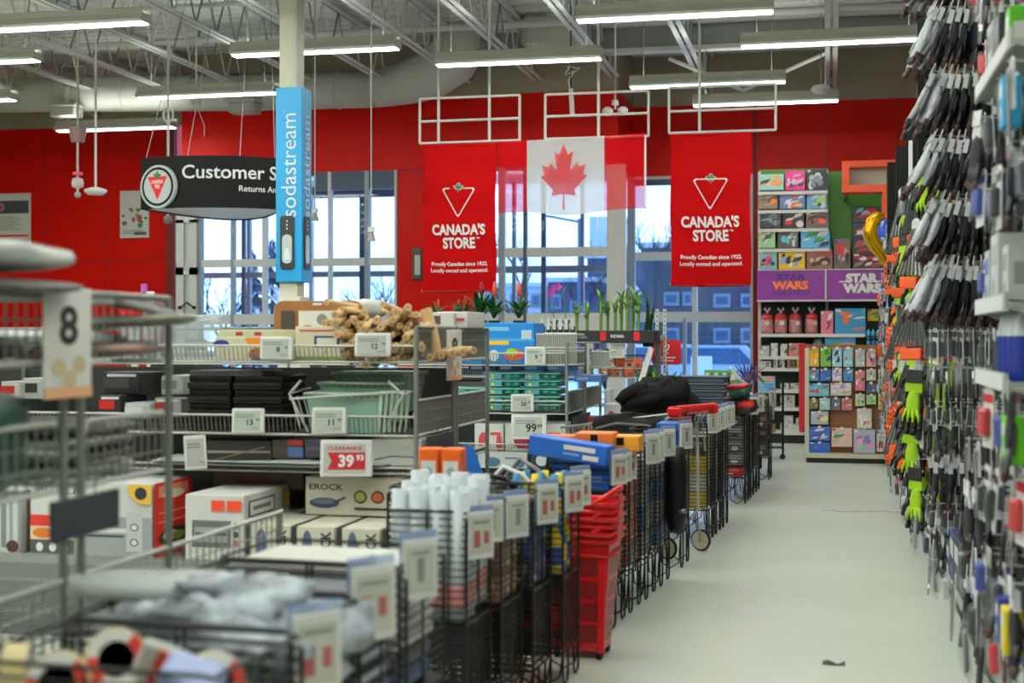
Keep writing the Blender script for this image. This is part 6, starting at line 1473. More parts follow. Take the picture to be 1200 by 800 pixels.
# ---------------- fourth unit: black header, orange packets, plants
HB = MB(); a = PY(676, 405, 14.5); c = PY(768, 389, 14.5); W = c.x - a.x; HB.cbox((0, .2, .065), (W, .45, .13), M('header_black', (26, 24, 26), .5), .006)
HB.text('NOMA', (.02, -.028, .07), (1, 0, 0), (0, 0, 1), TXW, h=.035, wd=.14, bold=.03); HB.box((-.13, -.027, .07), (.06, .006, .09), CRED); HB.box((.22, -.027, .07), (.06, .006, .09), CRED); HB.text('NOMA', (-.36, -.028, .06), (1, 0, 0), (0, 0, 1), M('soft_ink'), h=.035, wd=.14, bold=.03)
solo(HB, 'display_header', 'black display header with white lettering and red squares under the plants', 'sign', ((a.x + c.x) / 2, 14.5, 1.44))
q = random.Random(12)
for k in range(13):
    x = 706 + (k % 5) * 11 + q.uniform(-3, 3); y = 430 - (k // 5) * 13
    p = PY(x, y, 14.66 + .04 * (k % 3)); b = MB(); cb = MX([(216, 206, 190), (206, 110, 60), (224, 216, 204), (190, 84, 50)][k % 4], .5)
    printed(b, (0, 0, .05), (.10, .12, .10), cb, [('r', 'F', .1, .55, .9, .8, MX((206, 90, 50))), ('e', 'F', .5, .3, .25, .18, MX((120, 60, 40)))], .012)
    solo(b, 'snack_packet', '%s orange and white packet in the heap below the black header' % (['tilted', 'upright', 'leaning', 'flat', 'front', 'back', 'middle', 'upper', 'topmost', 'lower', 'small', 'inner', 'outer'][k]), 'packet', (p.x, p.y, 1.09 + (k // 5) * .095), q.uniform(-.4, .4), 'orange packets under the black header')
tag_px(723, 411, 14.52, .16, .145, 'white-framed tag with red print below the black header', None)
b = MB(); b.cbox((0, 0, .0), (.06, .02, .38), WPL, .005); t_ = solo(b, 'hanging_strip', 'slanted white strip at the right end of the packet shelf', 'strip', PY(757, 428, 14.5)); t_.rotation_euler = (0, .30, 0)
# uprights and red card
for (x, lb) in ((770, 'white slotted upright post right of the plants'), (779, 'second white slotted upright post, just right of the first')):
    p = PY(x, 362, 15.4); b = MB(); b.cbox((0, 0, p.z / 2), (.035, .03, p.z), WPL, .004)
    for k in range(30): b.box((0, -.0155, p.z - .03 - .05 * k), (.010, .002, .025), M('slot_dark', (90, 92, 90), .6))
    solo(b, 'slotted_post', lb, 'post', (p.x, 15.4, 0), 0, 'white slotted posts')
a = PY(764, 427, 15.9); c = PY(798, 398, 15.9); t = thing('red_card', 'red rounded card display with white lines of print beside the white posts', 'sign', ((a.x + c.x) / 2, 15.9, a.z)); W = c.x - a.x; H = c.z - a.z
b = MB(); b.prism(rrect(W / 2, H / 2, .03), CRED, .02, (0, .02, H / 2)); b.box((0, .01, -a.z / 2), (.03, .02, a.z), STEEL); b.build('card', t)
b = MB(); b.text('?', (.02, -.003, H * .62), (1, 0, 0), (0, 0, 1), TXW, h=H * .4); rect(b, -.1, H * .25, .1, H * .32, TXW, -.003); rect(b, -.1, H * .13, .08, H * .18, TXW, -.003); b.build('print', t)
POT = M('black_pot', (36, 34, 34), .5); SOIL = M('potting_soil', (60, 46, 36), .9)
LEAFG = M('deep_green_leaf', (34, 96, 40), .4, noise=.25); LEAFL = M('bright_green_leaf', (96, 150, 44), .4, noise=.2); STALK = M('bamboo_stalk', (112, 150, 50), .4, noise=.15)
def blade(b, base, az, L, w_, mt, lean, n=5):
    d = Vector((math.cos(az), math.sin(az), 0)); s = Vector((-d.y, d.x, 0)); vs = []
    for i in range(n + 1):
        t_ = i / n; p = base + d * (L * lean * t_ ** 1.3) + Vector((0, 0, L * (t_ * (1.1 - lean * .3) - lean * .75 * t_ * t_))); ww = w_ * (1 - t_) ** .6 * min(1, .5 + 2 * t_)
        vs += [p - s * ww, p + s * ww + Vector((0, 0, .0))]
    b.add(vs, [(2 * i, 2 * i + 1, 2 * i + 3, 2 * i + 2) for i in range(n)], mt, True)
def bromeliad(x, yb, Y, k, col, label, seed):
    p = PY(x, yb - 7 * k, Y); q = random.Random(seed); t = thing('bromeliad_plant', label, 'plant', p, 0, 'bromeliads behind the blue boxes')
    b = MB(); b.lathe([(0, 0), (.05, 0), (.065, .16), (.058, .16), (0, .15)], (0, 0, 1.52 - p.z), POT, 12); b.build('pot', t)
    b = MB()
    for i in range(30): blade(b, Vector((0, 0, .03)), q.uniform(0, 6.28), q.uniform(.26, .46) * k, .026 * k, LEAFG, q.uniform(.35, .95))
    b.build('leaves', t)
    b = MB(); b.tube([(0, 0, .05), (.01, 0, .22 * k), (.005, 0, .36 * k)], .01, M('flower_stem', (90, 120, 50), .5), n=6)
    b.lathe([(0, .18 * k), (.010 * k, .22 * k), (.022 * k, .28 * k), (.018 * k, .33 * k), (.004, .37 * k)], (.005, 0, 0), MX(col, .4), 10)
    for i in range(6): blade(b, Vector((.005, 0, .20 * k)), i * 1.05, .10 * k, .012, MX(tuple(int(v * .85) for v in col), .4), .35, 3)
    b.build('flower_spike', t)
for k, (x, col, lb) in enumerate(((545, (200, 60, 30), 'small red-orange bromeliad at the left behind the blue boxes'), (564, (120, 30, 40), 'dark red-flowered bromeliad behind the blue boxes'), (579, (230, 90, 40), 'tall orange-flowered bromeliad in the middle'), (608, (232, 84, 36), 'orange-flowered bromeliad with long arching leaves on the right'))):
    bromeliad(x, 384, 14.9, 1.15 if k else .8, col, lb, 30 + k)
for (x, lb) in ((513, 'tiny orange flower spike plant against the red wall, left one'), (537, 'tiny orange flower spike plant against the red wall, right one')): bromeliad(x, 378, 15.2, .6, (226, 110, 40), lb, x)
# plant table carrying them
b = MB(); a = PY(500, 392, 14.8); c = PY(772, 392, 14.8); t = thing('plant_table', 'pale plant bench holding the bromeliads, orchids and bamboo', 'table', ((a.x + c.x) / 2, 15.1, 0)); W = c.x - a.x
b.box2((-W / 2, -.35, 1.47), (W / 2, .5, 1.52), M('bench_top', (200, 202, 196), .5)); b.box2((-W / 2, -.36, 1.515), (W / 2, -.34, 1.55), WPL); b.build('bench_top', t)
for sx in (-1, -.33, .33, 1):
    b = MB(); b.box((sx * (W / 2 - .05), .1, .735), (.05, .05, 1.47), POSTM); b.build('leg', t)
ORCH = M('orchid_petal', (176, 60, 150), .4)
for (x, lb, yy) in ((650, 'purple orchid on a thin tall stem', 14.95), (664, 'bare-stemmed orchid beside the purple one', 14.95)):
    p = PY(x, 389, yy); t = thing('orchid', lb, 'plant', (p.x, yy, 1.52)); b = MB(); b.lathe([(0, 0), (.04, 0), (.05, .09), (0, .085)], (0, 0, 0), WPL, 12); b.build('pot', t)
    b = MB(); b.tube([(0, 0, .08), (-.02, 0, .3), (-.04, 0, .45), (-.01, 0, .52)], .006, M('flower_stem'), n=6)
    for i in range(5): blade(b, Vector((0, 0, .08)), i * 1.3, .18, .025, LEAFG, .6)
    b.build('stem', t)
    if x == 650:
        b = MB()
        for (dx, dz) in ((-.02, .50), (.04, .52), (-.04, .45)):
            for i in range(5): a_ = i * 1.257; flat(b, ell(8, 1, .7), (dx + .022 * math.cos(a_), -.01, dz + .022 * math.sin(a_)), (math.cos(a_), 0, math.sin(a_)), (-math.sin(a_), .3, math.cos(a_)), ORCH, .024)
        b.build('blossom', t)
for k in range(6):
    p = PY(636 + 7 * k, 389, 14.85); b = MB(); b.cbox((0, 0, .05), (.05, .05, .10), POT, .01); b.cbox((0, -.03, .12), (.035, .004, .12), WPL, .002); solo(b, 'potted_cactus', 'small black pot with white tag on the plant bench', 'plant pot', (p.x, p.y, 1.52), 0, 'small tagged pots on the bench')
q = random.Random(9)
for k, (x, h_) in enumerate(((676, .32), (688, .30), (704, .40), (712, .36), (721, .34), (728, .42), (735, .38), (742, .44), (748, .40))):
    p = PY(x, 389, 14.9 + .1 * (k % 2)); t = thing('lucky_bamboo', '%s bamboo stalk from the left on the plant bench' % ORD[k], 'plant', (p.x, p.y, 1.52), 0, 'bamboo stalks on the bench')
    b = MB(); b.cyl((0, 0, 0), (.005, 0, h_), .017, STALK, n=8)
    for i in range(5): b.cyl((0, 0, h_ * i / 5 + .02), (0, 0, h_ * i / 5 + .026), .020, STALK, n=8)
    b.build('stalk', t); b = MB()
    for i in range(14): blade(b, Vector((0, 0, h_ * q.uniform(.5, 1.0))), q.uniform(0, 6.28), q.uniform(.12, .22), .02, LEAFL, q.uniform(.3, .9), 4)
    b.build('leaves', t)
p = PY(760, 389, 14.95); t = thing('snake_plant', 'dark upright snake plant at the right end of the plant bench', 'plant', (p.x, 14.95, 1.40)); b = MB(); b.lathe([(0, 0), (.06, 0), (.08, .12), (0, .11)], (0, 0, 0), POT, 12); b.build('pot', t)
b = MB(); DG = M('snake_plant_leaf', (40, 74, 40), .4, noise=.3, nscale=20)
for i in range(11): blade(b, Vector((q.uniform(-.04, .04), q.uniform(-.04, .04), .08)), q.uniform(0, 6.28), q.uniform(.32, .52), .026, DG, q.uniform(.05, .25))
b.build('leaves', t)
for (x, y, Y, lb) in ((790, 440, 15.6, 'leafy green plant low beside the white posts'), (758, 437, 14.7, 'green trailing plant under the orange packets')):
    p = PY(x, y + 6, Y); t = thing('leafy_plant', lb, 'plant', p); b = MB(); b.lathe([(0, -.2), (.08, -.2), (.11, 0), (0, -.01)], (0, 0, 0), POT, 12); b.build('pot', t); b = MB()
    for i in range(40): blade(b, Vector((q.uniform(-.1, .1), q.uniform(-.06, .06), 0)), q.uniform(0, 6.28), q.uniform(.08, .2), .018, LEAFL if i % 3 else LEAFG, q.uniform(.4, 1))
    b.build('leaves', t)
# ================================================================== WIRE DUMP BINS ALONG THE AISLE
BW = M('black_wire', (10, 10, 10), .45, spec=.3)
def wire_bin(W, D, H, zf, step=.026, label='black wire bin'):
    """W along the aisle (y), D away from it (-x); origin at the aisle-side near corner on the floor"""
    t = thing('wire_bin', label, 'wire bin', (0, 0, 0))
    cs = [(0, 0), (-D, 0), (-D, W), (0, W)]
    b = MB()
    for (x, y) in cs: b.cyl((x, y, zf), (x, y, H - .03), .0055, BW, n=6)
    rc_ = []
    for i, (x, y) in enumerate(cs):
        px_, py_ = cs[i - 1]; nx, ny = cs[(i + 1) % 4]
        a = Vector((x, y, 0)); p = (Vector((px_, py_, 0)) - a).normalized() * .03; n = (Vector((nx, ny, 0)) - a).normalized() * .03
        rc_ += [a + p + Vector((0, 0, H)), a + (p + n) * .2 + Vector((0, 0, H - .006)), a + n + Vector((0, 0, H))]
    b.tube(rc_, .0055, BW, n=6, closed=True); b.tube([Vector((x, y, zf)) for x, y in cs], .0055, BW, n=6, closed=True); b.build('frame', t)
    for i in range(4):
        a = Vector((*cs[i], 0)); c = Vector((*cs[(i + 1) % 4], 0)); b = MB(); n = int((H - zf) / step)
        for k in range(1, n): z = Vector((0, 0, zf + (H - zf) * k / n)); b.wire(a + z, c + z, .0027, BW)
        for f in (.5,): p = a.lerp(c, f); b.wire(p + Vector((0, 0, zf)), p + Vector((0, 0, H)), .0042, BW)
        b.build('mesh_panel', t)
    b = MB()
    for k in range(9): x = -D * k / 8; b.wire((x, 0, zf), (x, W, zf), .003, BW)
    b.build('floor_mesh', t)
    if zf < .2:
        for i in range(4):
            a = Vector((*cs[i], 0)); c = Vector((*cs[(i + 1) % 4], 0)); b = MB()
            for k in range(26): z = Vector((0, 0, zf + (.46 - zf) * (k + .5) / 26)); b.wire(a + z, c + z, .0032, BW)
            b.build('lower_mesh', t)
        b = MB(); b.box((-D / 2, W / 2, .465), (D, W, .01), BW); b.build('raised_floor', t)
    for i, (x, y) in enumerate(cs):
        dx = -.07 if x == 0 else .07; dy = .05 if y == 0 else -.05; b = MB()
        b.tube([(x, y, zf + .02), (x, y, .05), (x, y + dy * .3, .012), (x, y + dy, .006), (x, y + dy * 1.7, .012), (x, y + dy * 2, .05), (x, y + dy * 2, zf)], .0055, BW, n=6)
        b.tube([(x, y, zf), (x + dx * .2, y, .04), (x + dx, y, .006), (x + dx * 1.8, y, .04), (x + dx * 2, y, zf)], .0045, BW, n=6); b.build('hairpin_leg', t)
    return t
TBL = [(2.4, -1.12), (3.0, -1.14), (4.4, -1.19), (5.1, -1.28), (5.45, -1.23), (5.8, -1.175), (6.11, -1.12), (6.5, -1.09), (7.3, -1.09), (8.9, -.96), (11.2, -.82), (13.3, -.72), (15.2, -.61)]
def face_x(zc):
    for (a, xa), (c, xc) in zip(TBL, TBL[1:]):
        if a <= zc <= c: return xa + (xc - xa) * (zc - a) / (c - a)
    return TBL[-1][1]
def at(zc):
    X = face_x(zc); u = X / (zc * CS) + SN / CS; return Vector((X, zc * (CS + u * SN), 0))
PB = {}
def put_bin(zc, proto, label, rz=-.045):
    if proto not in PB:
        W, D, H, zf = {'near': (.40, .56, .86, .16), 'mid': (.31, .30, .87, .14), 'far': (.36, .34, .90, .24)}[proto]
        PB[proto] = (Stamp(wire_bin(W, D, H, zf)), W, D, H, zf)
    st, W, D, H, zf = PB[proto]; p = at(zc); st.put(p, rz, label, 'black wire bins along the aisle')
    M_ = Matrix.Translation(p) @ Matrix.Rotation(rz, 4, 'Z')
    return M_, W, D, H, zf
CLR = film_mat('clear_blue_sleeve', (150, 170, 206), .55, .12)
def sleeve_tag(M_, y, z, label, k=1.0, w_=.12, h_=.165, ink=True, yaw=.95):
    p = M_ @ Vector((.03, y, z)); t = thing('bin_tag', label, 'price tag', p, yaw, 'price tags on the wire bins')
    b = MB(); b.cbox((0, .006, .01), (w_ * 1.08 * k, .006, h_ * 1.14 * k), CLR, .003); b.tube([(-.02, .02, h_ * .55 * k), (0, .0, h_ * .62 * k), (.02, .02, h_ * .55 * k)], .006, CLR, n=5); b.build('clear_sleeve', t)
    b = MB(); b.cbox((0, -.003, 0), (w_ * k, .008, h_ * k), WPL, .003); b.box((0, -.008, 0), (w_ * .78 * k, .002, h_ * .76 * k), M('tag_screen', (190, 192, 180), .4))
    if ink:
        b.box((-.02 * k, -.0095, -.012 * k), (w_ * .22 * k, .001, h_ * .36 * k), M('faded_red_ink', (160, 80, 78), .5)); b.box((.022 * k, -.0095, -.008 * k), (w_ * .18 * k, .001, h_ * .26 * k), M('faded_red_ink'))
        b.box((0, -.0095, .045 * k), (w_ * .6 * k, .001, h_ * .06 * k), M('soft_ink'))
    else: b.box((.0, -.0095, .0), (w_ * .2 * k, .001, h_ * .4 * k), M('soft_ink')); b.box((0, -.0095, .045 * k), (w_ * .5 * k, .001, h_ * .05 * k), M('soft_ink'))
    b.build('card', t)
def boxes_in(M_, W, D, zf, ztop, nx, ny, cols, name, label, cat, group, seed, hgt_=.09, prints=True, flat_=False):
    q = random.Random(seed); protos = []
    sx, sy = (D - .03) / nx, (W - .03) / ny; n = max(1, int((ztop - zf - .01) / hgt_))
    for c in cols:
        b = MB(); pr = []
        for f in 'FRT': pr += [('r', f, .12, .5, .88, .8, MX(tuple(min(255, int(v * .6 + 90)) for v in c))), ('e', f, .5, .28, .22, .14, MX(q.choice([(230, 226, 214), (40, 44, 50), (220, 180, 60)])))]
        printed(b, (0, 0, hgt_ / 2), (sx * .96, sy * .96, hgt_ * .97), MX(c, .45), pr if prints else (), .004); protos.append(Stamp(solo(b, name, label, cat, (0, 0, 0), 0, group)))
    for k in range(n):
        for i in range(nx):
            for j in range(ny):
                if k < n - 2 and 0 < i < nx - 1 and 0 < j < ny - 1: continue
                p = M_ @ Vector((-D + .015 + sx * (i + .5), .015 + sy * (j + .5), zf + .006 + hgt_ * k))
                protos[q.randrange(len(protos))].put(p, -.045 + q.uniform(-.03, .03), label, group)
    for s in protos:
        if not s.used: bpy.data.objects.remove(s.root)

# --- nearest four bins
Mx, W, D, H, zf = put_bin(2.68, 'near', 'nearest black wire bin in the bottom left corner, full of tape rolls')
TANT = M('tan_tape', (200, 186, 136), .35); CORE = M('cardboard_core', (120, 96, 70), .8); TRED = M('tape_red_print', (200, 40, 30), .5)
tp = thing('tape_roll', 'x', 'tape', (0, 0, 0)); b = MB()
b.lathe([(.040, -.026), (.068, -.026), (.070, -.02), (.070, .02), (.068, .026), (.040, .026)], (0, 0, 0), TANT, 28); b.build('tape', tp)
b = MB(); b.lathe([(.040, -.027), (.0385, -.027), (.0385, .027), (.040, .027)], (0, 0, 0), CORE, 24); b.build('core', tp)
for z in (-.0268, .0268):
    b = MB(); n = 24; vs = [(r_ * math.cos(2 * PI * i / n), r_ * math.sin(2 * PI * i / n), z) for r_ in (.041, .066) for i in range(n)]
    for i in range(n): b.add([vs[i], vs[(i + 1) % n], vs[n + (i + 1) % n], vs[n + i]], [(0, 1, 2, 3) if z > 0 else (3, 2, 1, 0)], TRED if (i // 4) % 3 == 0 else TXW)
    b.build('side_label', tp)
TS = Stamp(tp)
for k, (x, y, z, rot, lb) in enumerate(((-.40, .10, .80, (1.35, .15, .35), 'tan tape roll on its edge at the front of the nearest bin'), (-.33, .20, .83, (1.3, .1, .5), 'tan tape roll with red label standing behind the front one in the nearest bin'), (-.53, .14, .80, (1.5, .0, -1.1), 'tan tape roll turned sideways at the left picture edge'), (-.10, .18, .80, (1.2, .3, .7), 'tan tape roll at the right side of the nearest bin'), (-.22, .08, .74, (.3, .2, 0), 'tan tape roll lying flat low in the nearest bin'), (-.44, .28, .74, (.2, .1, 0), 'tan tape roll lying at the back of the nearest bin'), (-.12, .08, .76, (1.1, .5, 0), 'tan tape roll leaning at the near aisle corner of the nearest bin'), (-.30, .06, .72, (.9, .2, .3), 'half buried tan tape roll at the bottom picture edge'))):
    TS.put(Mx @ Vector((x, y, z)), 0, lb, 'tan tape rolls in the nearest bin', 0.92, rot)
b = MB(); b.cbox((0, 0, 0), (.14, .02, .10), TXW, .006); b.box((-.02, -.011, 0), (.03, .002, .09), TRED); b.box((.03, -.011, .01), (.05, .002, .03), MX((60, 80, 150))); o_ = solo(b, 'tape_packet', 'white tape packet with blue and red print between the tape rolls', 'packet', Mx @ Vector((-.16, .12, .84))); o_.rotation_euler = (.5, .4, .4)
b = MB(); b.cbox((0, 0, 0), (.12, .10, .04), MX((150, 160, 200), .3), .01); o_ = solo(b, 'film_packet', 'pale blue packet at the right corner of the nearest bin', 'packet', Mx @ Vector((-.08, .06, .84))); o_.rotation_euler = (.4, .3, .2)
for k in range(2):
    b = MB(); b.cbox((-.28, .2, .62 - .10 * k), (.52, .36, .09), MX([(50, 56, 66), (74, 82, 94), (40, 44, 54)][k], .5), .02); o_ = b.build('folded_mat'); tag(o_, ['top', 'middle', 'lowest'][k] + ' blue-grey folded mat under the tape rolls', 'mat', 'folded mats in the nearest bin'); o_.matrix_world = Mx
Mx, W, D, H, zf = put_bin(3.10, 'near', 'second black wire bin from the picture bottom, heaped with clear wrapped bags')
WRAP = M('clear_grey_bag', (158, 166, 174), .18, 0, noise=.45, nscale=16, bump=1.0)
for k, (x, y, z, s, lb) in enumerate(((-.14, .2, .80, (.17, .18, .06), 'clear wrapped bag at the aisle side of the second bin'), (-.36, .22, .80, (.17, .17, .07), 'clear wrapped bag heaped at the left of the second bin'), (-.24, .26, .88, (.15, .12, .05), 'clear wrapped bag peaked on top of the second bin'), (-.26, .12, .72, (.24, .12, .06), 'clear wrapped bag low at the front of the second bin'))):
    pillow_pack(Mx @ Vector((x, y, z - .06)), s, WRAP, lb, .2 * k, 0, 40 + k, 'wrapped bag', False, 'wrapped_bag', .16)
pillow_pack(Mx @ Vector((-.50, .30, .86)), (.20, .13, .028), M('flat_grey_pack', (150, 156, 152), .4), 'flat grey-green pack lying across the back of the second bin', .1, 0, 51, film=False)
sleeve_tag(Mx, .06, .80, 'price tag with faded red print on the second bin from the bottom left', 1.1)
Mx, W, D, H, zf = put_bin(3.54, 'near', 'third black wire bin from the picture bottom, holding dark blue packs and white boards')
for k in range(7):
    b = MB(); b.cbox((-.28, .2, .51 + .05 * k), (.50, .34, .045), MX([(40, 50, 66), (30, 60, 90), (46, 48, 56)][k % 3], .4), .015)
    b.box((-.03, .2, .51 + .05 * k), (.006, .2, .02), MX((180, 186, 190))); o_ = b.build('dark_pack'); tag(o_, '%s dark blue pack from the bottom in the third wire bin' % ORD[k], 'pack', 'dark blue packs in the third bin'); o_.matrix_world = Mx
sleeve_tag(Mx, .06, .83, 'price tag with red print on the third bin, right of the clear bags', 1.15)
Mx, W, D, H, zf = put_bin(3.98, 'near', 'fourth black wire bin, with a stack of white boards under its rail')
for k in range(6):
    b = MB(); b.cbox((-.28, .2, .62 + .042 * k), (.51, .36, .036), M('white_board', (206, 206, 196), .5), .008); o_ = b.build('white_board'); tag(o_, '%s white board from the bottom of the stack in the fourth bin' % ORD[k], 'board', 'white boards in the fourth bin'); o_.matrix_world = Mx
for k in range(2):
    b = MB(); b.cbox((-.28, .2, .505 + .062 * k), (.50, .34, .058), MX([(40, 70, 110), (44, 48, 56)][k % 2], .4), .015); o_ = b.build('dark_pack'); tag(o_, '%s dark pack from the bottom under the white boards' % ORD[k], 'pack', 'dark packs under the white boards'); o_.matrix_world = Mx
sleeve_tag(Mx, .08, .84, 'plain white price tag at the corner of the fourth bin', 1.05, ink=False)
# --- second group: four narrow bins up to the red baskets
Mx, W, D, H, zf = put_bin(5.12, 'mid', 'black wire bin full of tall white rolls')
rl = MB(); rl.lathe([(0.012, 0), (.036, 0), (.036, .47), (.024, .47), (.022, .43), (.012, .43)], (0, 0, 0), M('white_roll', (190, 198, 202), .5, noise=.04), 16); rl.lathe([(.0365, .05), (.0368, .06), (.0368, .12), (.0365, .13)], (0, 0, 0), MX((190, 120, 120), .5), 16)
RS = Stamp(solo(rl, 'white_roll', 'x', 'roll', (0, 0, 0))); q = random.Random(3)
for j in range(4):
    for i in range(4):
        RS.put(Mx @ Vector((-.265 + .075 * i, .04 + .075 * j, .475 + .012 * j + q.uniform(-.008, .012))), 0, ('tall white roll in the front line of the roll bin, %s from left' % ORD[i]) if j == 0 else 'tall white roll behind the front line in the roll bin', 'white rolls in the wire bin', 1, (q.uniform(-.03, .03), q.uniform(-.02, .06), 0))
sleeve_tag(Mx, .07, .78, 'price tag with pink print on the white roll bin', 1.05); sleeve_tag(Mx, .22, .81, 'plain price tag second on the white roll bin', .95, ink=False)
Mx, W, D, H, zf = put_bin(5.45, 'mid', 'black wire bin holding brown and tan packets behind the roll bin')
boxes_in(Mx, W, D, .47, .86, 2, 3, [(150, 110, 80), (120, 84, 70), (176, 150, 120)], 'tan_packet', 'brown or tan packet in the bin next to the white rolls', 'packet', 'brown packets in the wire bin', 1, .11)
sleeve_tag(Mx, .12, .80, 'price tag on the bin of brown packets', 1.0, ink=False)
Mx, W, D, H, zf = put_bin(5.78, 'mid', 'black wire bin of dark goods, third before the red baskets')
boxes_in(Mx, W, D, .47, .84, 2, 2, [(44, 42, 44), (60, 50, 46), (40, 60, 110)], 'dark_packet', 'dark packet in the bin between brown packets and colourful bottles', 'packet', 'dark packets in the wire bin', 2, .12)
sleeve_tag(Mx, .12, .81, 'price tag on the bin of dark packets', 1.0)
Mx, W, D, H, zf = put_bin(6.11, 'mid', 'black wire bin of yellow and blue bottles beside the red baskets')
bt = MB(); bt.lathe([(0, 0), (.034, 0), (.036, .03), (.036, .15), (.018, .19), (.016, .215), (0, .215)], (0, 0, 0), MX((40, 120, 170), .3), 12); bt.lathe([(.0365, .04), (.0368, .05), (.0368, .11), (.0365, .12)], (0, 0, 0), MX((226, 196, 40), .35), 12)
B1 = Stamp(solo(bt, 'blue_yellow_bottle', 'x', 'bottle', (0, 0, 0)))
bt = MB(); bt.lathe([(0, 0), (.034, 0), (.036, .03), (.036, .15), (.018, .19), (.016, .215), (0, .215)], (0, 0, 0), MX((226, 200, 40), .3), 12); bt.lathe([(.0365, .04), (.0368, .05), (.0368, .11), (.0365, .12)], (0, 0, 0), MX((40, 60, 130), .35), 12)
B2_ = Stamp(solo(bt, 'blue_yellow_bottle', 'x', 'bottle', (0, 0, 0)))
for k in range(2):
    for i in range(3):
        for j in range(3):
            (B1 if (i + j + k) % 2 else B2_).put(Mx @ Vector((-.05 - .085 * i, .05 + .09 * j, .475 + .215 * k)), 0, 'blue and yellow bottle in the wire bin beside the red baskets', 'bottles in the wire bin')
sleeve_tag(Mx, .08, .82, 'first of two price tags with red corner next to the red baskets', .95); sleeve_tag(Mx, .23, .83, 'second of two price tags with red corner, touching the red baskets', .95)
b = MB(); b.prism([(0, 0), (.12, .02), (.05, .22), (.015, .24), (-.12, .12), (-.10, .07), (-.02, .09)], MX((20, 110, 200), .35), .02); o_ = solo(b, 'angled_tool', 'bright blue angled plastic tool sticking up behind the white rolls', 'tool', at(6.0) + Vector((-.42, .1, .80))); o_.rotation_euler = (0, 0, .2)
for k in range(3):
    b = MB(); b.tube([(-.1, 0, 0), (-.03, 0, .06 + .02 * k), (.05, 0, .05), (.12, 0, -.02)], .012, [BLK, WPL, MX((110, 112, 112))][k], n=6); solo(b, 'bent_clip', ['black', 'white', 'grey'][k] + ' bent metal clip lying near the blue angled tool', 'clip', at(6.1) + Vector((-.3 + .05 * k, .1 * k, .84 + .01 * k)))
pq = P(540, 556, 6.0); PB['mid'][0].put((pq.x, pq.y - .08, 0), -.04, 'black wire bin behind the roll bin, topped with orange boxes', 'black wire bins along the aisle')
for k, (dx, lb) in enumerate(((0, 'left orange-edged box standing before the middle wire unit'), (.13, 'right orange-edged box standing before the middle wire unit'))):
    p = P(502, 556, 6.0); b = MB(); printed(b, (0, .05, .07), (.085, .1, .16), MX((226, 96, 20), .4), [('r', 'F', .12, .0, .88, .68, MX((216, 218, 214))), ('e', 'F', .5, .4, .2, .12, MX((150, 160, 170)))]); solo(b, 'orange_box', lb, 'box', p + Vector((dx * .75, 0, -.04)))
# --- red rolling baskets, three nested
RP = M('red_plastic', (196, 16, 20), .3); RPD = M('darkened_red_plastic', (120, 10, 14), .4)
def red_basket():
    t = thing('rolling_basket', 'x', 'shopping basket', (0, 0, 0)); b = MB()
    def ringv(w0, d0, z, off=0): return [(-w0 / 2, -d0 / 2 + off, z), (w0 / 2, -d0 / 2 + off, z), (w0 / 2, d0 / 2 + off, z), (-w0 / 2, d0 / 2 + off, z)]
    lev = [ringv(.30, .24, .04), ringv(.42, .36, .60), ringv(.405, .345, .60), ringv(.29, .23, .055)]
    vs = [v for l in lev for v in l]; fs = [(3, 2, 1, 0), (12, 13, 14, 15)]
    for k in range(3): fs += [(4 * k + i, 4 * k + (i + 1) % 4, 4 * k + 4 + (i + 1) % 4, 4 * k + 4 + i) for i in range(4)]
    b.add(vs, fs, RP); b.build('tub', t)
    b = MB()
    for z, w0, d0 in ((.60, .45, .39), (.565, .435, .375), (.50, .415, .352)):
        v = ringv(w0, d0, z); b.tube([Vector(p) for p in v], .012, RP, n=6, closed=True)
    b.build('rim', t)
    b = MB()   # moulded side windows, aisle and near side: recess shade as flat darker quads
    for k in range(4):
        z0 = .08 + .105 * k; z1 = z0 + .085; f0 = .30 + (.12) * (z0 - .04) / .56; f1 = .30 + .12 * (z1 - .04) / .56; d0 = .24 + .12 * (z0 - .04) / .56; d1 = .24 + .12 * (z1 - .04) / .56
        b.add([(f0 / 2 + .002, -d0 * .40, z0), (f0 / 2 + .002, d0 * .40, z0), (f1 / 2 + .002, d1 * .40, z1), (f1 / 2 + .002, -d1 * .40, z1)], [(0, 1, 2, 3)], RPD)
        b.add([(-f0 * .38, -d0 / 2 - .002, z0), (f0 * .38, -d0 / 2 - .002, z0), (f1 * .38, -d1 / 2 - .002, z1), (-f1 * .38, -d1 / 2 - .002, z1)], [(0, 1, 2, 3)], RPD)
    b.build('side_recess_shade', t)
    b = MB()
    for s in (-1, 1): b.prism([(-.02, 0), (.02, 0), (.028, .56), (-.012, .56)], RP, .03, (.15 * s, -.14, .04), (1, 0, 0), (0, 0, 1))
    b.build('corner_rib', t)
    b = MB(); b.tube([(.10, -.19, .60), (.215, -.13, .66), (.225, 0, .665), (.215, .13, .66), (.10, .19, .60)], .016, RP, n=8); b.cbox((.225, 0, .60), (.02, .16, .08), RP, .008); b.build('handle', t)
    for (x, y) in ((.13, -.11), (.13, .11), (-.13, -.11), (-.13, .11)):
        b = MB(); b.cyl((x - .014, y, .032), (x + .014, y, .032), .032, M('rubber', (20, 20, 22), .8), n=14); b.build('wheel', t)
    return t
RB = Stamp(red_basket()); bp0 = P(688, 774, 6.6)
for k in range(3): RB.put((bp0.x - .045, bp0.y + .13 + .01 * k, .068 * k), -.05 + .02 * k, scale=(.78, .8, .98), label=['lowest red rolling basket of the nested stack, standing on the floor', 'middle red rolling basket nested in the stack beside the wire bins', 'top red rolling basket of the nested stack, its handle uppermost'][k], group='nested red baskets')
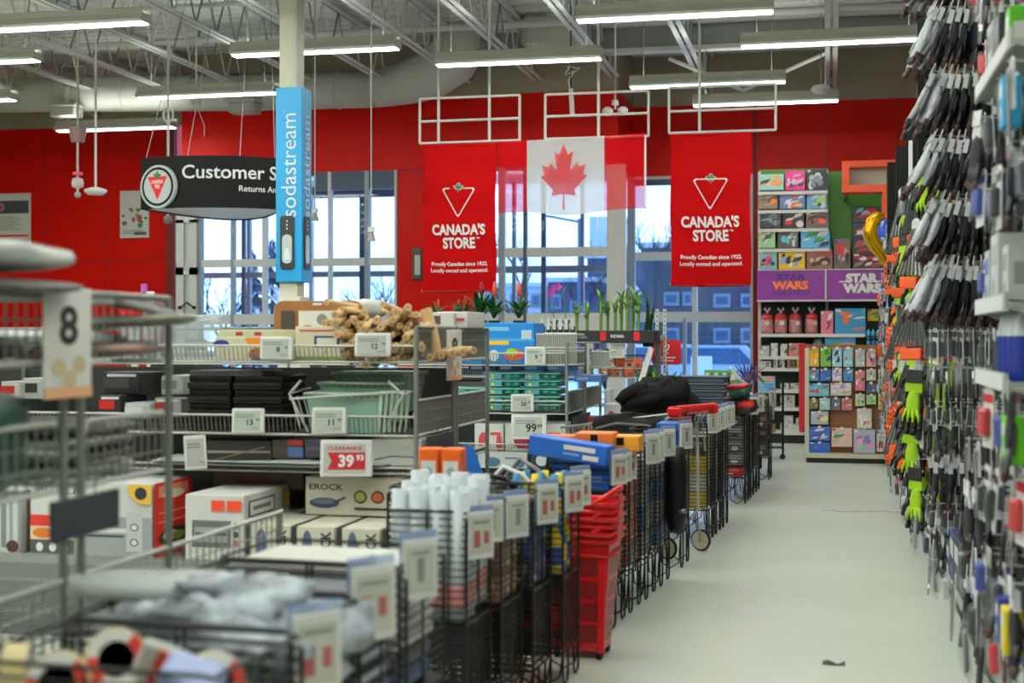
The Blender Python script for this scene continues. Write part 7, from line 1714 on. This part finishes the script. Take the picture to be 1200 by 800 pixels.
b = MB(); b.prism([(-.14, 0), (.10, 0), (.13, .62), (-.16, .62)], RP, .20, (0, .1, .03)); b.box((0, -.12, .40), (.04, .06, .5), RPD); solo(b, 'basket_trolley', 'dark red plastic trolley side half hidden behind the wire bin', 'trolley', (bp0.x - .40, bp0.y + .42, 0.0))

# --- third group
Mx, W, D, H, zf = put_bin(7.28, 'far', 'black wire bin with blue boxes just beyond the red baskets')
boxes_in(Mx, W, D, zf, .70, 2, 2, [(200, 204, 200), (214, 216, 210)], 'white_box', 'white edged box lower down in the blue box bin', 'box', 'white boxes in the blue box bin', 5, .06)
boxes_in(Mx, W, D, .70, .92, 1, 2, [(20, 90, 180), (30, 110, 200)], 'blue_box', 'blue lettered box on top of the bin beyond the red baskets', 'box', 'blue boxes on the bin beyond the baskets', 6, .10)
b = MB(); printed(b, (0, 0, .04), (.42, .16, .10), MX((24, 96, 190), .4), [('r', 'F', .45, .55, .85, .8, TXW), ('r', 'F', .7, .15, .9, .4, TXW), ('r', 'F', .45, .3, .65, .42, MX((120, 170, 220)))]); o_ = solo(b, 'blue_carton', 'long tilted blue carton with white print lying on the bin beyond the baskets', 'box', Mx @ Vector((-.22, .02, .88))); o_.rotation_euler = (0, .12, -.1)
for k, (dx, dy, dz, lb) in enumerate(((-.34, .22, .90, 'orange open box at the left behind the tilted blue carton'), (-.12, .20, .92, 'orange box with black clip behind the tilted blue carton'), (-.0, .30, .90, 'amber-orange box at the aisle side behind the blue carton'))):
    b = MB(); printed(b, (0, 0, .04), (.20, .18, .08), MX([(230, 110, 24), (236, 120, 30), (240, 160, 40)][k], .4), [('r', 'F', .4, .4, .6, .9, BLK), ('r', 'F', .1, .1, .9, .25, MX((250, 170, 70)))]); solo(b, 'orange_box', lb, 'box', Mx @ Vector((dx, dy, dz)))
for k in range(3): sleeve_tag(Mx, .04 + .14 * k, .82, ['first', 'second', 'third'][k] + ' of three price tags in a row on the blue box bin', .95, ink=k != 1)
Mx, W, D, H, zf = put_bin(7.68, 'far', 'black wire bin of red and orange packets in the middle of the row')
boxes_in(Mx, W, D, zf, .86, 2, 3, [(190, 80, 40), (170, 50, 50), (120, 100, 80)], 'red_packet', 'red or orange packet in the middle wire bin', 'packet', 'red packets in the wire bin', 7, .12)
Mx, W, D, H, zf = put_bin(8.08, 'far', 'black wire bin of dark blue packets after the red packets')
boxes_in(Mx, W, D, zf, .88, 2, 2, [(24, 70, 140), (30, 50, 100), (150, 140, 130)], 'blue_packet', 'dark blue packet in the wire bin after the red packets', 'packet', 'blue packets in the wire bin', 8, .14)
for k in range(2): sleeve_tag(Mx, .08 + .16 * k, .86, ['first', 'second'][k] + ' large white tag on the bin of dark blue packets', 1.05, ink=False)
Mx, W, D, H, zf = put_bin(8.5, 'far', 'black wire bin of grey packets with black tools hung on it')
boxes_in(Mx, W, D, zf, .86, 2, 2, [(70, 72, 74), (150, 152, 150), (60, 90, 130)], 'grey_packet', 'grey packet in the wire bin by the hanging black tools', 'packet', 'grey packets in the wire bin', 9, .14)
sleeve_tag(Mx, .14, .86, 'white tag on the bin of grey packets', 1.0, ink=False)
t = thing('black_tool', 'black round-headed tool hanging on the aisle side of a wire bin', 'tool', Mx @ Vector((.05, .32, .30)))
b = MB(); b.lathe([(0, 0), (.05, .01), (.07, .10), (.07, .40), (.05, .52), (0, .53)], (0, 0, 0), BLK, 14); b.build('body', t); b = MB(); b.lathe([(.03, 0), (.032, .02), (.0, .03)], (.045, -.05, .12), MX((130, 132, 136), .2, .6), 12); b.build('chrome_knob', t)
Mx, W, D, H, zf = put_bin(9.2, 'far', 'black wire bin of tall blue cartons before the shopping cart')
boxes_in(Mx, W, D, zf, .62, 1, 2, [(196, 198, 190)], 'white_box', 'white carton at the bottom of the tall blue carton bin', 'box', 'white cartons under the blue ones', 10, .07)
b = MB(); printed(b, (0, 0, .17), (.16, .30, .34), MX((20, 84, 160), .4), [('e', 'R', .5, .7, .2, .12, BLK), ('e', 'F', .5, .7, .3, .12, BLK), ('r', 'F', 0, .85, 1, .88, MX((120, 170, 210))), ('r', 'R', 0, .85, 1, .88, MX((120, 170, 210)))]); o_ = solo(b, 'blue_carton', 'tall blue carton with a dark disc in the bin before the shopping cart', 'box', Mx @ Vector((-.09, .18, .60)))
sleeve_tag(Mx, .02, .86, 'white tag on the bin of tall blue cartons', 1.0, ink=False)
for k, z in enumerate((10.35, 10.75, 11.15)):
    Mx, W, D, H, zf = put_bin(z, 'far', ['black wire bin of yellow-edged goods beyond the shopping cart', 'black wire bin of blue-grey goods, second beyond the shopping cart', 'black wire bin of dark goods, third beyond the shopping cart'][k])
    boxes_in(Mx, W, D, zf, .88, 2, 2, [[(190, 170, 50), (70, 60, 50), (196, 190, 170)], [(60, 90, 120), (150, 154, 150)], [(50, 50, 54), (110, 114, 116)]][k], 'small_packet', ['yellow-edged packet in the bin beyond the shopping cart', 'blue-grey packet in the second bin beyond the shopping cart', 'dark packet in the third bin beyond the shopping cart'][k], 'packet', ['yellow packets', 'blue-grey packets', 'dark packets'][k] + ' beyond the cart', 20 + k, .13)
    for j in range(2): sleeve_tag(Mx, .06 + .18 * j, .88, '%s white tag on the %s bin beyond the shopping cart' % (['first', 'second'][j], ORD[k]), 1.0, ink=False)
Mx, W, D, H, zf = put_bin(12.75, 'far', 'black wire bin heaped with red plaid bags, its bottom red')
boxes_in(Mx, W, D, .34, .84, 2, 2, [(96, 96, 92), (120, 120, 116)], 'grey_packet', 'grey packet inside the plaid bag bin', 'packet', 'grey packets in the plaid bag bin', 31, .12)
boxes_in(Mx, W, D, zf, .33, 1, 1, [(190, 30, 30)], 'red_box', 'red box at the bottom of the plaid bag bin', 'box', 'red box in the plaid bin', 32, .085)
PLD = bpy.data.materials.new('red_plaid_cloth'); PLD.use_nodes = True; _t = PLD.node_tree; _c = _t.nodes.new('ShaderNodeTexChecker'); _c.inputs['Scale'].default_value = 22; _c.inputs['Color1'].default_value = lin((200, 24, 26)); _c.inputs['Color2'].default_value = lin((30, 84, 70))
_k = _t.nodes.new('ShaderNodeTexChecker'); _k.inputs['Scale'].default_value = 9; _m = _t.nodes.new('ShaderNodeMixRGB'); _o = _t.nodes.new('ShaderNodeTexCoord'); _t.links.new(_o.outputs['Object'], _c.inputs['Vector']); _t.links.new(_o.outputs['Object'], _k.inputs['Vector']); _t.links.new(_k.outputs['Fac'], _m.inputs[0]); _m.inputs[2].default_value = lin((206, 30, 30)); _t.links.new(_c.outputs['Color'], _m.inputs[1]); _t.links.new(_m.outputs[0], _t.nodes['Principled BSDF'].inputs['Base Color'])
PL = [M('plaid_red', (200, 24, 26), .5), M('plaid_green', (24, 84, 70), .5), M('plaid_white', (220, 216, 208), .5), M('plaid_black', (34, 28, 30), .5)]
q = random.Random(5)
for k in range(7):
    b = MB(); sz = (.10 + .03 * q.random(), .08, .075); b.blob((0, 0, 0), sz, [PL[0], PLD, PLD, PL[3], PL[0], PLD, PL[1]][k], k + 60, .2, 14, 8, jit=.12); b.blob((.02, -.01, .02), (sz[0] * .8, sz[1] * 1.0, sz[2] * .55), [PL[2], PL[0], PL[0], PLD, PL[2], PL[0], PL[0]][k], k + 80, .25, 12, 7, jit=.12)
    o_ = solo(b, 'plaid_bag', ['red', 'green', 'red and green', 'dark', 'front red', 'white-topped', 'rear green'][k] + ' plaid bag heaped on the bin near the aisle end', 'bag', Mx @ Vector((-.22 + .07 * k - (.25 if k > 3 else 0), .02 + .04 * (k % 3), .80 + .075 * (k // 2))), q.uniform(-1, 1), 'plaid bags on the far bin')
for z, lb in ((13.2, 'black wire bin with white tags behind the plaid bags'), (13.7, 'narrow black wire bin second behind the plaid bags'), (14.9, 'last black wire bin at the far end of the row')):
    Mx, W, D, H, zf = put_bin(z, 'far', lb)
    boxes_in(Mx, W, D, zf, .86, 2, 2, [(70, 70, 72), (44, 44, 46), (110, 60, 60)], 'dark_box', 'dark box in the ' + lb.replace('black wire ', ''), 'box', 'dark boxes, ' + lb[-30:], int(z * 10), .15)
    sleeve_tag(Mx, .1, .86, 'white tag on the ' + lb.replace('black wire ', ''), 1.0, ink=False)
# things standing behind that bin: black board, tan board, pale pole
a = P(838, 480, 14.4); c = P(886, 480, 14.4); t = thing('display_table', 'low pale table hidden behind the plaid bags, carrying the green carton', 'table', ((a.x + c.x) / 2, a.y + .9, 0)); W_ = c.x - a.x
b = MB(); b.cbox((0, 0, .78), (W_, 2.4, .04), POSTM, .006); b.build('table_top', t)
for sx in (-1, 1):
    for sy in (-1, 1): b = MB(); b.box((sx * (W_ / 2 - .05), sy * 1.1, .38), (.04, .04, .76), BW); b.build('leg', t)
p = P(848, 490, 13.6); b = MB(); b.prism(rrect(.10, .22, .03), BLK, .03, (0, 0, .22)); o_ = solo(b, 'black_board', 'black rounded board leaning behind the plaid bags', 'board', p + Vector((0, 0, -.03))); o_.rotation_euler = (0, -.12, .3)
p = P(866, 490, 13.7); b = MB(); printed(b, (0, 0, .20), (.15, .05, .40), MX((176, 140, 96), .6), [('r', 'F', 0, .0, .16, 1, MX((220, 206, 180))), ('r', 'F', .3, .1, .9, .3, MX((60, 140, 150)))]); o_ = solo(b, 'tan_carton', 'tan carton standing beside the black rounded board', 'box', p + Vector((0, 0, -.02))); o_.rotation_euler = (0, -.12, .1)
b = MB(); a = P(856, 430, 14.2); c = P(890, 474, 14.2); b.cyl((0, 0, 0), a - c, .016, WPL, n=8); solo(b, 'white_pole', 'slanting white pole behind the tan carton', 'pole', c)
b = MB(); a = P(876, 458, 14.3); c = P(884, 480, 14.3); b.cyl((0, 0, 0), a - c, .02, BLK, n=8); solo(b, 'black_pole', 'short black pole leaning right of the tan carton', 'pole', c)
p = P(890, 472, 15.6); b = MB(); printed(b, (0, 0, .05), (.15, .1, .10), MX((226, 206, 40), .4), [('e', 'F', .45, .35, .3, .3, MX((190, 30, 40)))]); solo(b, 'yellow_box', 'small yellow and red box right of the tan carton', 'box', p)
b = MB(); printed(b, (0, 0, 0), (.20, .12, .19), MX((120, 170, 200), .4), [('r', 'F', .05, .7, .95, .95, MX((206, 130, 110))), ('e', 'F', .3, .82, .14, .1, MX((150, 190, 60))), ('e', 'F', .6, .4, .3, .2, MX((80, 140, 190)))]); solo(b, 'toy_bucket_pack', 'pale blue toy pack with red top left of the lower toy shelves', 'toy', P(899, 450, 17.4))
b = MB(); b.lathe([(0, 0), (.085, 0), (.10, .30), (0, .30)], (0, 0, 0), film_mat('clear_pack', (190, 206, 206), .4), 14); b.lathe([(0, .01), (.07, .01), (.08, .24), (0, .25)], (0, 0, 0), MX((160, 176, 176), .5), 12); solo(b, 'clear_bucket', 'clear bucket of pale pieces under the pale blue toy pack', 'bucket', P(899, 492, 17.4))
b = MB(); printed(b, (0, 0, .05), (.22, .16, .10), MX((130, 100, 66), .6), []); solo(b, 'brown_carton', 'brown carton under the clear bucket of pale pieces', 'box', P(898, 506, 17.5))
t = thing('rolling_rack', 'small dark wheeled rack holding the toy packs left of the toy wall', 'rack', (P(902, 521, 17.6).x, P(902, 521, 17.6).y, 0)); b = MB()
for sx in (-.16, .16):
    for sy in (-.1, .1): b.cyl((sx, sy, .06), (sx, sy, .95), .012, BLK, n=6)
b.build('post', t); b = MB()
for z in (.14, .30, .68): b.box((0, 0, z), (.34, .24, .012), BW)
b.build('shelf', t)
for sx in (-.16, .16): b = MB(); b.cyl((sx, -.12, .035), (sx, -.09, .035), .035, M('rubber', (20, 20, 22), .8), n=12); b.build('wheel', t)
# foliage-patterned pack seen beyond
b = MB(); printed(b, (0, 0, .18), (.34, .1, .36), MX((90, 150, 90), .5), [('e', 'F', .1 + .13 * k, .75, .08, .18, MX([(190, 206, 180), (60, 110, 60)][k % 2])) for k in range(7)]); solo(b, 'green_carton', 'green patterned carton before the far window, behind the grey tote stack', 'box', (P(845, 450, 14.8).x, P(845, 450, 14.8).y, .80))
q = random.Random(22); b = MB()
for k in range(60):
    a_ = q.uniform(0, 6.28); r_ = q.uniform(.02, .2); b.tube([(0, 0, -.1), (r_ * .5 * math.cos(a_), .05 * math.sin(a_), .05 * q.random()), (r_ * math.cos(a_), .08 * math.sin(a_), q.uniform(-.1, .14))], .006, MX([(40, 70, 130), (150, 60, 80), (70, 90, 150), (30, 40, 60)][k % 4]), n=4)
b.cyl((0, 0, -.1), (0, 0, -P(877, 440, 16.5).z), .02, WPL, n=8); b.cyl((0, 0, -P(877, 440, 16.5).z + .02), (0, 0, -P(877, 440, 16.5).z), .15, WPL, n=14)
solo(b, 'tinsel_stand', 'dark blue and red tinsel bundle on a white stand left of the toy shelves', 'tinsel', P(877, 440, 16.5))
# grey totes
GT = M('slate_tote', (66, 74, 86), .45); b = MB()
b.cbox((0, .15, .035), (.40, .30, .06), GT, .012); b.cbox((0, .15, .062), (.43, .33, .016), GT, .006)
gt = Stamp(solo(b, 'grey_tote', 'x', 'tote', (0, 0, 0)))
for k in range(7):
    p = P(822, 500, 12.4); gt.put((p.x + .006 * (k % 2), p.y, p.z + .062 * k), .03 * (k % 3 - 1), '%s slate grey tote lid from the bottom of the stack behind the cart handle' % ORD[k], 'stacked slate grey totes')
for k, (x, lb, c_) in enumerate(((800, 'pale book-like box under the cart handle', (150, 160, 170)), (815, 'navy blue box in front of the grey totes', (40, 60, 110)), (834, 'purple box in front of the grey totes', (90, 70, 160)), (846, 'white box at the right in front of the grey totes', (196, 200, 204)))):
    p = P(x, 503, 11.6); b = MB(); printed(b, (0, .06, .06), (.13, .12, .13), MX(c_, .4), [('r', 'F', .0, .85, 1, 1, TXW), ('r', 'F', .2, .4, .8, .55, MX(tuple(min(255, v + 40) for v in c_)))]); solo(b, 'small_box', lb, 'box', p)

# --- shopping cart with its red handle, black coat thrown over it
CHR = M('chrome_wire', (190, 190, 184), .25, .6)
cp = P(799, 640, 9.8); cp.z = 0
t = thing('shopping_cart', 'wire shopping cart with red handle, turned away from the aisle', 'shopping cart', cp, -.40)
# cart axis: handle at +x end (aisle), nose towards -x
b = MB(); top = [(-.85, -.22, .86), (-.85, .22, .86), (.02, .28, .98), (.02, -.28, .98)]; bot = [(-.75, -.17, .50), (-.75, .17, .50), (-.08, .22, .46), (-.08, -.22, .46)]
b.tube(top, .009, CHR, n=6, closed=True); b.tube(bot, .008, CHR, n=6, closed=True)
for i in range(4):
    a0, a1, c0, c1 = Vector(top[i]), Vector(top[(i + 1) % 4]), Vector(bot[i]), Vector(bot[(i + 1) % 4]); n = 18 if i % 2 else 10
    for k in range(n + 1): b.wire(a0.lerp(a1, k / n), c0.lerp(c1, k / n), .003, CHR)
    for k in (1, 2, 3): b.wire(a0.lerp(c0, k / 4), a1.lerp(c1, k / 4), .003, CHR)
for k in range(9): b.wire(Vector(bot[0]).lerp(Vector(bot[1]), k / 8), Vector(bot[3]).lerp(Vector(bot[2]), k / 8), .003, CHR)
b.build('basket', t)
b = MB()
for s in (-1, 1):
    b.tube([(-.72, .16 * s, .14), (-.1, .2 * s, .16), (.0, .24 * s, .30), (-.02, .26 * s, .90), (.10, .27 * s, 1.01)], .011, CHR, n=8); b.tube([(-.62, .17 * s, .16), (-.75, .17 * s, .5)], .010, CHR, n=6)
    b.tube([(-.16, .22 * s, .60), (.02, .25 * s, .96), (.05, .25 * s, .70)], .008, CHR, n=6)
b.build('frame', t)
b = MB(); b.cyl((.11, -.28, 1.02), (.11, .28, 1.02), .022, RP, n=10); b.cbox((.09, 0, 1.005), (.09, .30, .05), RP, .012)
for s in (-1, 1): b.cbox((.09, .26 * s, 1.0), (.10, .06, .07), RP, .015)
b.build('handle', t)
b = MB(); b.cbox((-.02, 0, .86), (.02, .34, .18), M('cart_seat_red', (150, 24, 22), .4), .008); b.build('child_seat_flap', t)
for (x, y, r_) in ((-.68, -.16, .06), (-.68, .16, .06), (.02, -.24, .078), (.02, .24, .078)):
    b = MB(); b.tube([(x, y + (r_ - .012) * 0 + .0, r_)] and [(x + (r_ - .012) * math.cos(a_), y, r_ + (r_ - .012) * math.sin(a_)) for a_ in [2 * PI * i / 18 for i in range(18)]], .012, M('rubber', (20, 20, 22), .8), n=8, closed=True)
    b.cyl((x, y - .012, r_), (x, y + .012, r_), r_ - .014, M('wheel_cream', (170, 164, 140), .5), n=16); b.cyl((x, y - .018, r_), (x, y + .018, r_), .014, CHR, n=8); b.tube([(x, y - .02, r_), (x, y - .02, r_ * 2 + .02), (x, y, r_ * 2 + .04)], .008, CHR, n=6); b.build('wheel', t)
BCO = M('black_coat_cloth', (9, 9, 10), .8, noise=.3, bump=.6, nscale=5, spec=.15)
cc = P(772, 470, 10.2)
t = thing('black_coat', 'black coat heaped over the shopping cart', 'coat', cc + Vector((0, 0, -.16)))
b = MB(); b.blob((.02, 0, .15), (.23, .2, .15), BCO, 5, .2, 26, 14, jit=.06); b.blob((.10, -.02, .24), (.12, .14, .09), BCO, 8, .25, 18, 10, jit=.08); b.blob((-.10, -.05, .17), (.16, .14, .10), BCO, 9, .25, 18, 10, jit=.08); b.build('body', t)
b = MB(); b.tube([(-.08, -.1, .24), (-.16, -.14, .23), (-.22, -.17, .20), (-.26, -.18, .15)], .06, BCO, n=10, radii=[.07, .06, .05, .045]); b.tube([(.12, -.10, .20), (.2, -.12, .10), (.23, -.12, -.02)], .06, BCO, n=10, radii=[.07, .06, .045]); b.build('sleeve', t)
cc = P(744, 503, 9.75); t = thing('black_bag', 'second black fabric bundle in the cart below the coat', 'bag', cc + Vector((0, 0, -.07))); b = MB(); b.blob((0, 0, .07), (.30, .2, .10), BCO, 11, .15, 22, 12, jit=.06); b.build('body', t); b = MB(); b.tube([(-.25, -.12, .08), (-.1, -.2, .12), (.1, -.2, .11), (.25, -.12, .07)], .010, M('grey_webbing', (80, 80, 82), .8), n=6); b.build('strap', t)
for k in range(6):
    p = P(730 + 9 * k, 526 - (k % 3) * 4, 9.2 + .1 * k); b = MB(); b.blob((0, 0, 0), (.07, .06, .022), BCO, 90 + k, .3, 12, 6); b.tube([(-.07, -.03, .0), (-.02, -.06, .02), (.05, -.05, .012)], .006, MX((170, 160, 140), .6), n=5); solo(b, 'black_glove', 'black cloth piece with pale edging heaped behind the orange boxes', 'cloth', p, q.uniform(-1, 1), 'black cloth pieces behind the orange boxes')
p = P(716, 520, 9.0); b = MB(); b.cbox((0, 0, 0), (.09, .03, .13), CRED, .008); b.box((0, -.016, .02), (.05, .002, .04), TXW); o_ = solo(b, 'red_tag_pack', 'small red tilted pack left of the black cloth', 'pack', p); o_.rotation_euler = (.1, .6, .2)
a = P(672, 520, 11.0); c = P(740, 520, 11.0); t = thing('low_table', 'low wire-legged table between the third unit and the shopping cart', 'table', ((a.x + c.x) / 2, 11.55, 0)); W_ = c.x - a.x
b = MB(); b.cbox((0, 0, .58), (W_, 1.1, .04), WG, .006); b.build('table_top', t)
for sx in (-1, 1):
    for sy in (-1, 1): b = MB(); b.cyl((sx * (W_ / 2 - .03), sy * .5, 0), (sx * (W_ / 2 - .03), sy * .5, .57), .012, POSTM, n=8); b.build('leg', t)
# white and grey goods between the third unit and the cart
for (x0, x1, ya, yb, Y, base, ink, lb) in ((707, 737, 473, 526, 11.4, (206, 210, 206), (190, 60, 60), 'white box with red print left of the black coat'), (686, 704, 508, 530, 11.06, (200, 204, 206), (160, 164, 168), 'white crumpled pack behind the orange boxes'), (673, 685, 508, 530, 11.06, (190, 194, 196), (150, 154, 156), 'pale grey pack next to the white crumpled one'), (707, 716, 456, 523, 11.8, (214, 216, 214), (180, 182, 180), 'small white packet at the end of the third unit'), (680, 706, 488, 523, 11.75, (150, 70, 66), (206, 60, 60), 'red and white carton behind the third unit end')):
    carton_at('shelf_box', lb, 'box', x0, x1, ya, yb, Y, .2, base, [ink], 0, prints=[('r', 'F', .2, .3, .9, .5, MX(ink)), ('e', 'F', .3, .7, .15, .15, MX(ink))])
# scrap of dark paper on the floor
p = PZ(977, 778, 0); b = MB(); b.sheet(lambda u, v: (.10 * u - .05, .06 * v - .03, .004 + .008 * math.sin(u * 7) * v), 6, 3, M('dark_scrap', (40, 40, 36), .8)); solo(b, 'floor_scrap', 'small dark scrap lying on the aisle floor', 'litter', (p.x, p.y, 0.001))

for s_ in STAMPS:
    try: nm_ = s_.root.name
    except ReferenceError: continue
    if not s_.used:
        for ch in list(s_.root.children_recursive): bpy.data.objects.remove(ch)
        bpy.data.objects.remove(s_.root)
# ------------------------------------------------------------------ end check of labels
seen_l = {}
for o in SC.objects:
    if o.parent is None and o.get('label'): seen_l.setdefault(o['label'], []).append(o)
for l, os_ in seen_l.items():
    if len(os_) > 1 and len({o.get('group') for o in os_}) > 1: print('LABEL SPLIT', l, len(os_))
    if l == 'x' or len(l.split()) < 4 or len(l.split()) > 16: print('LABEL SHAPE', l, os_[0].name)
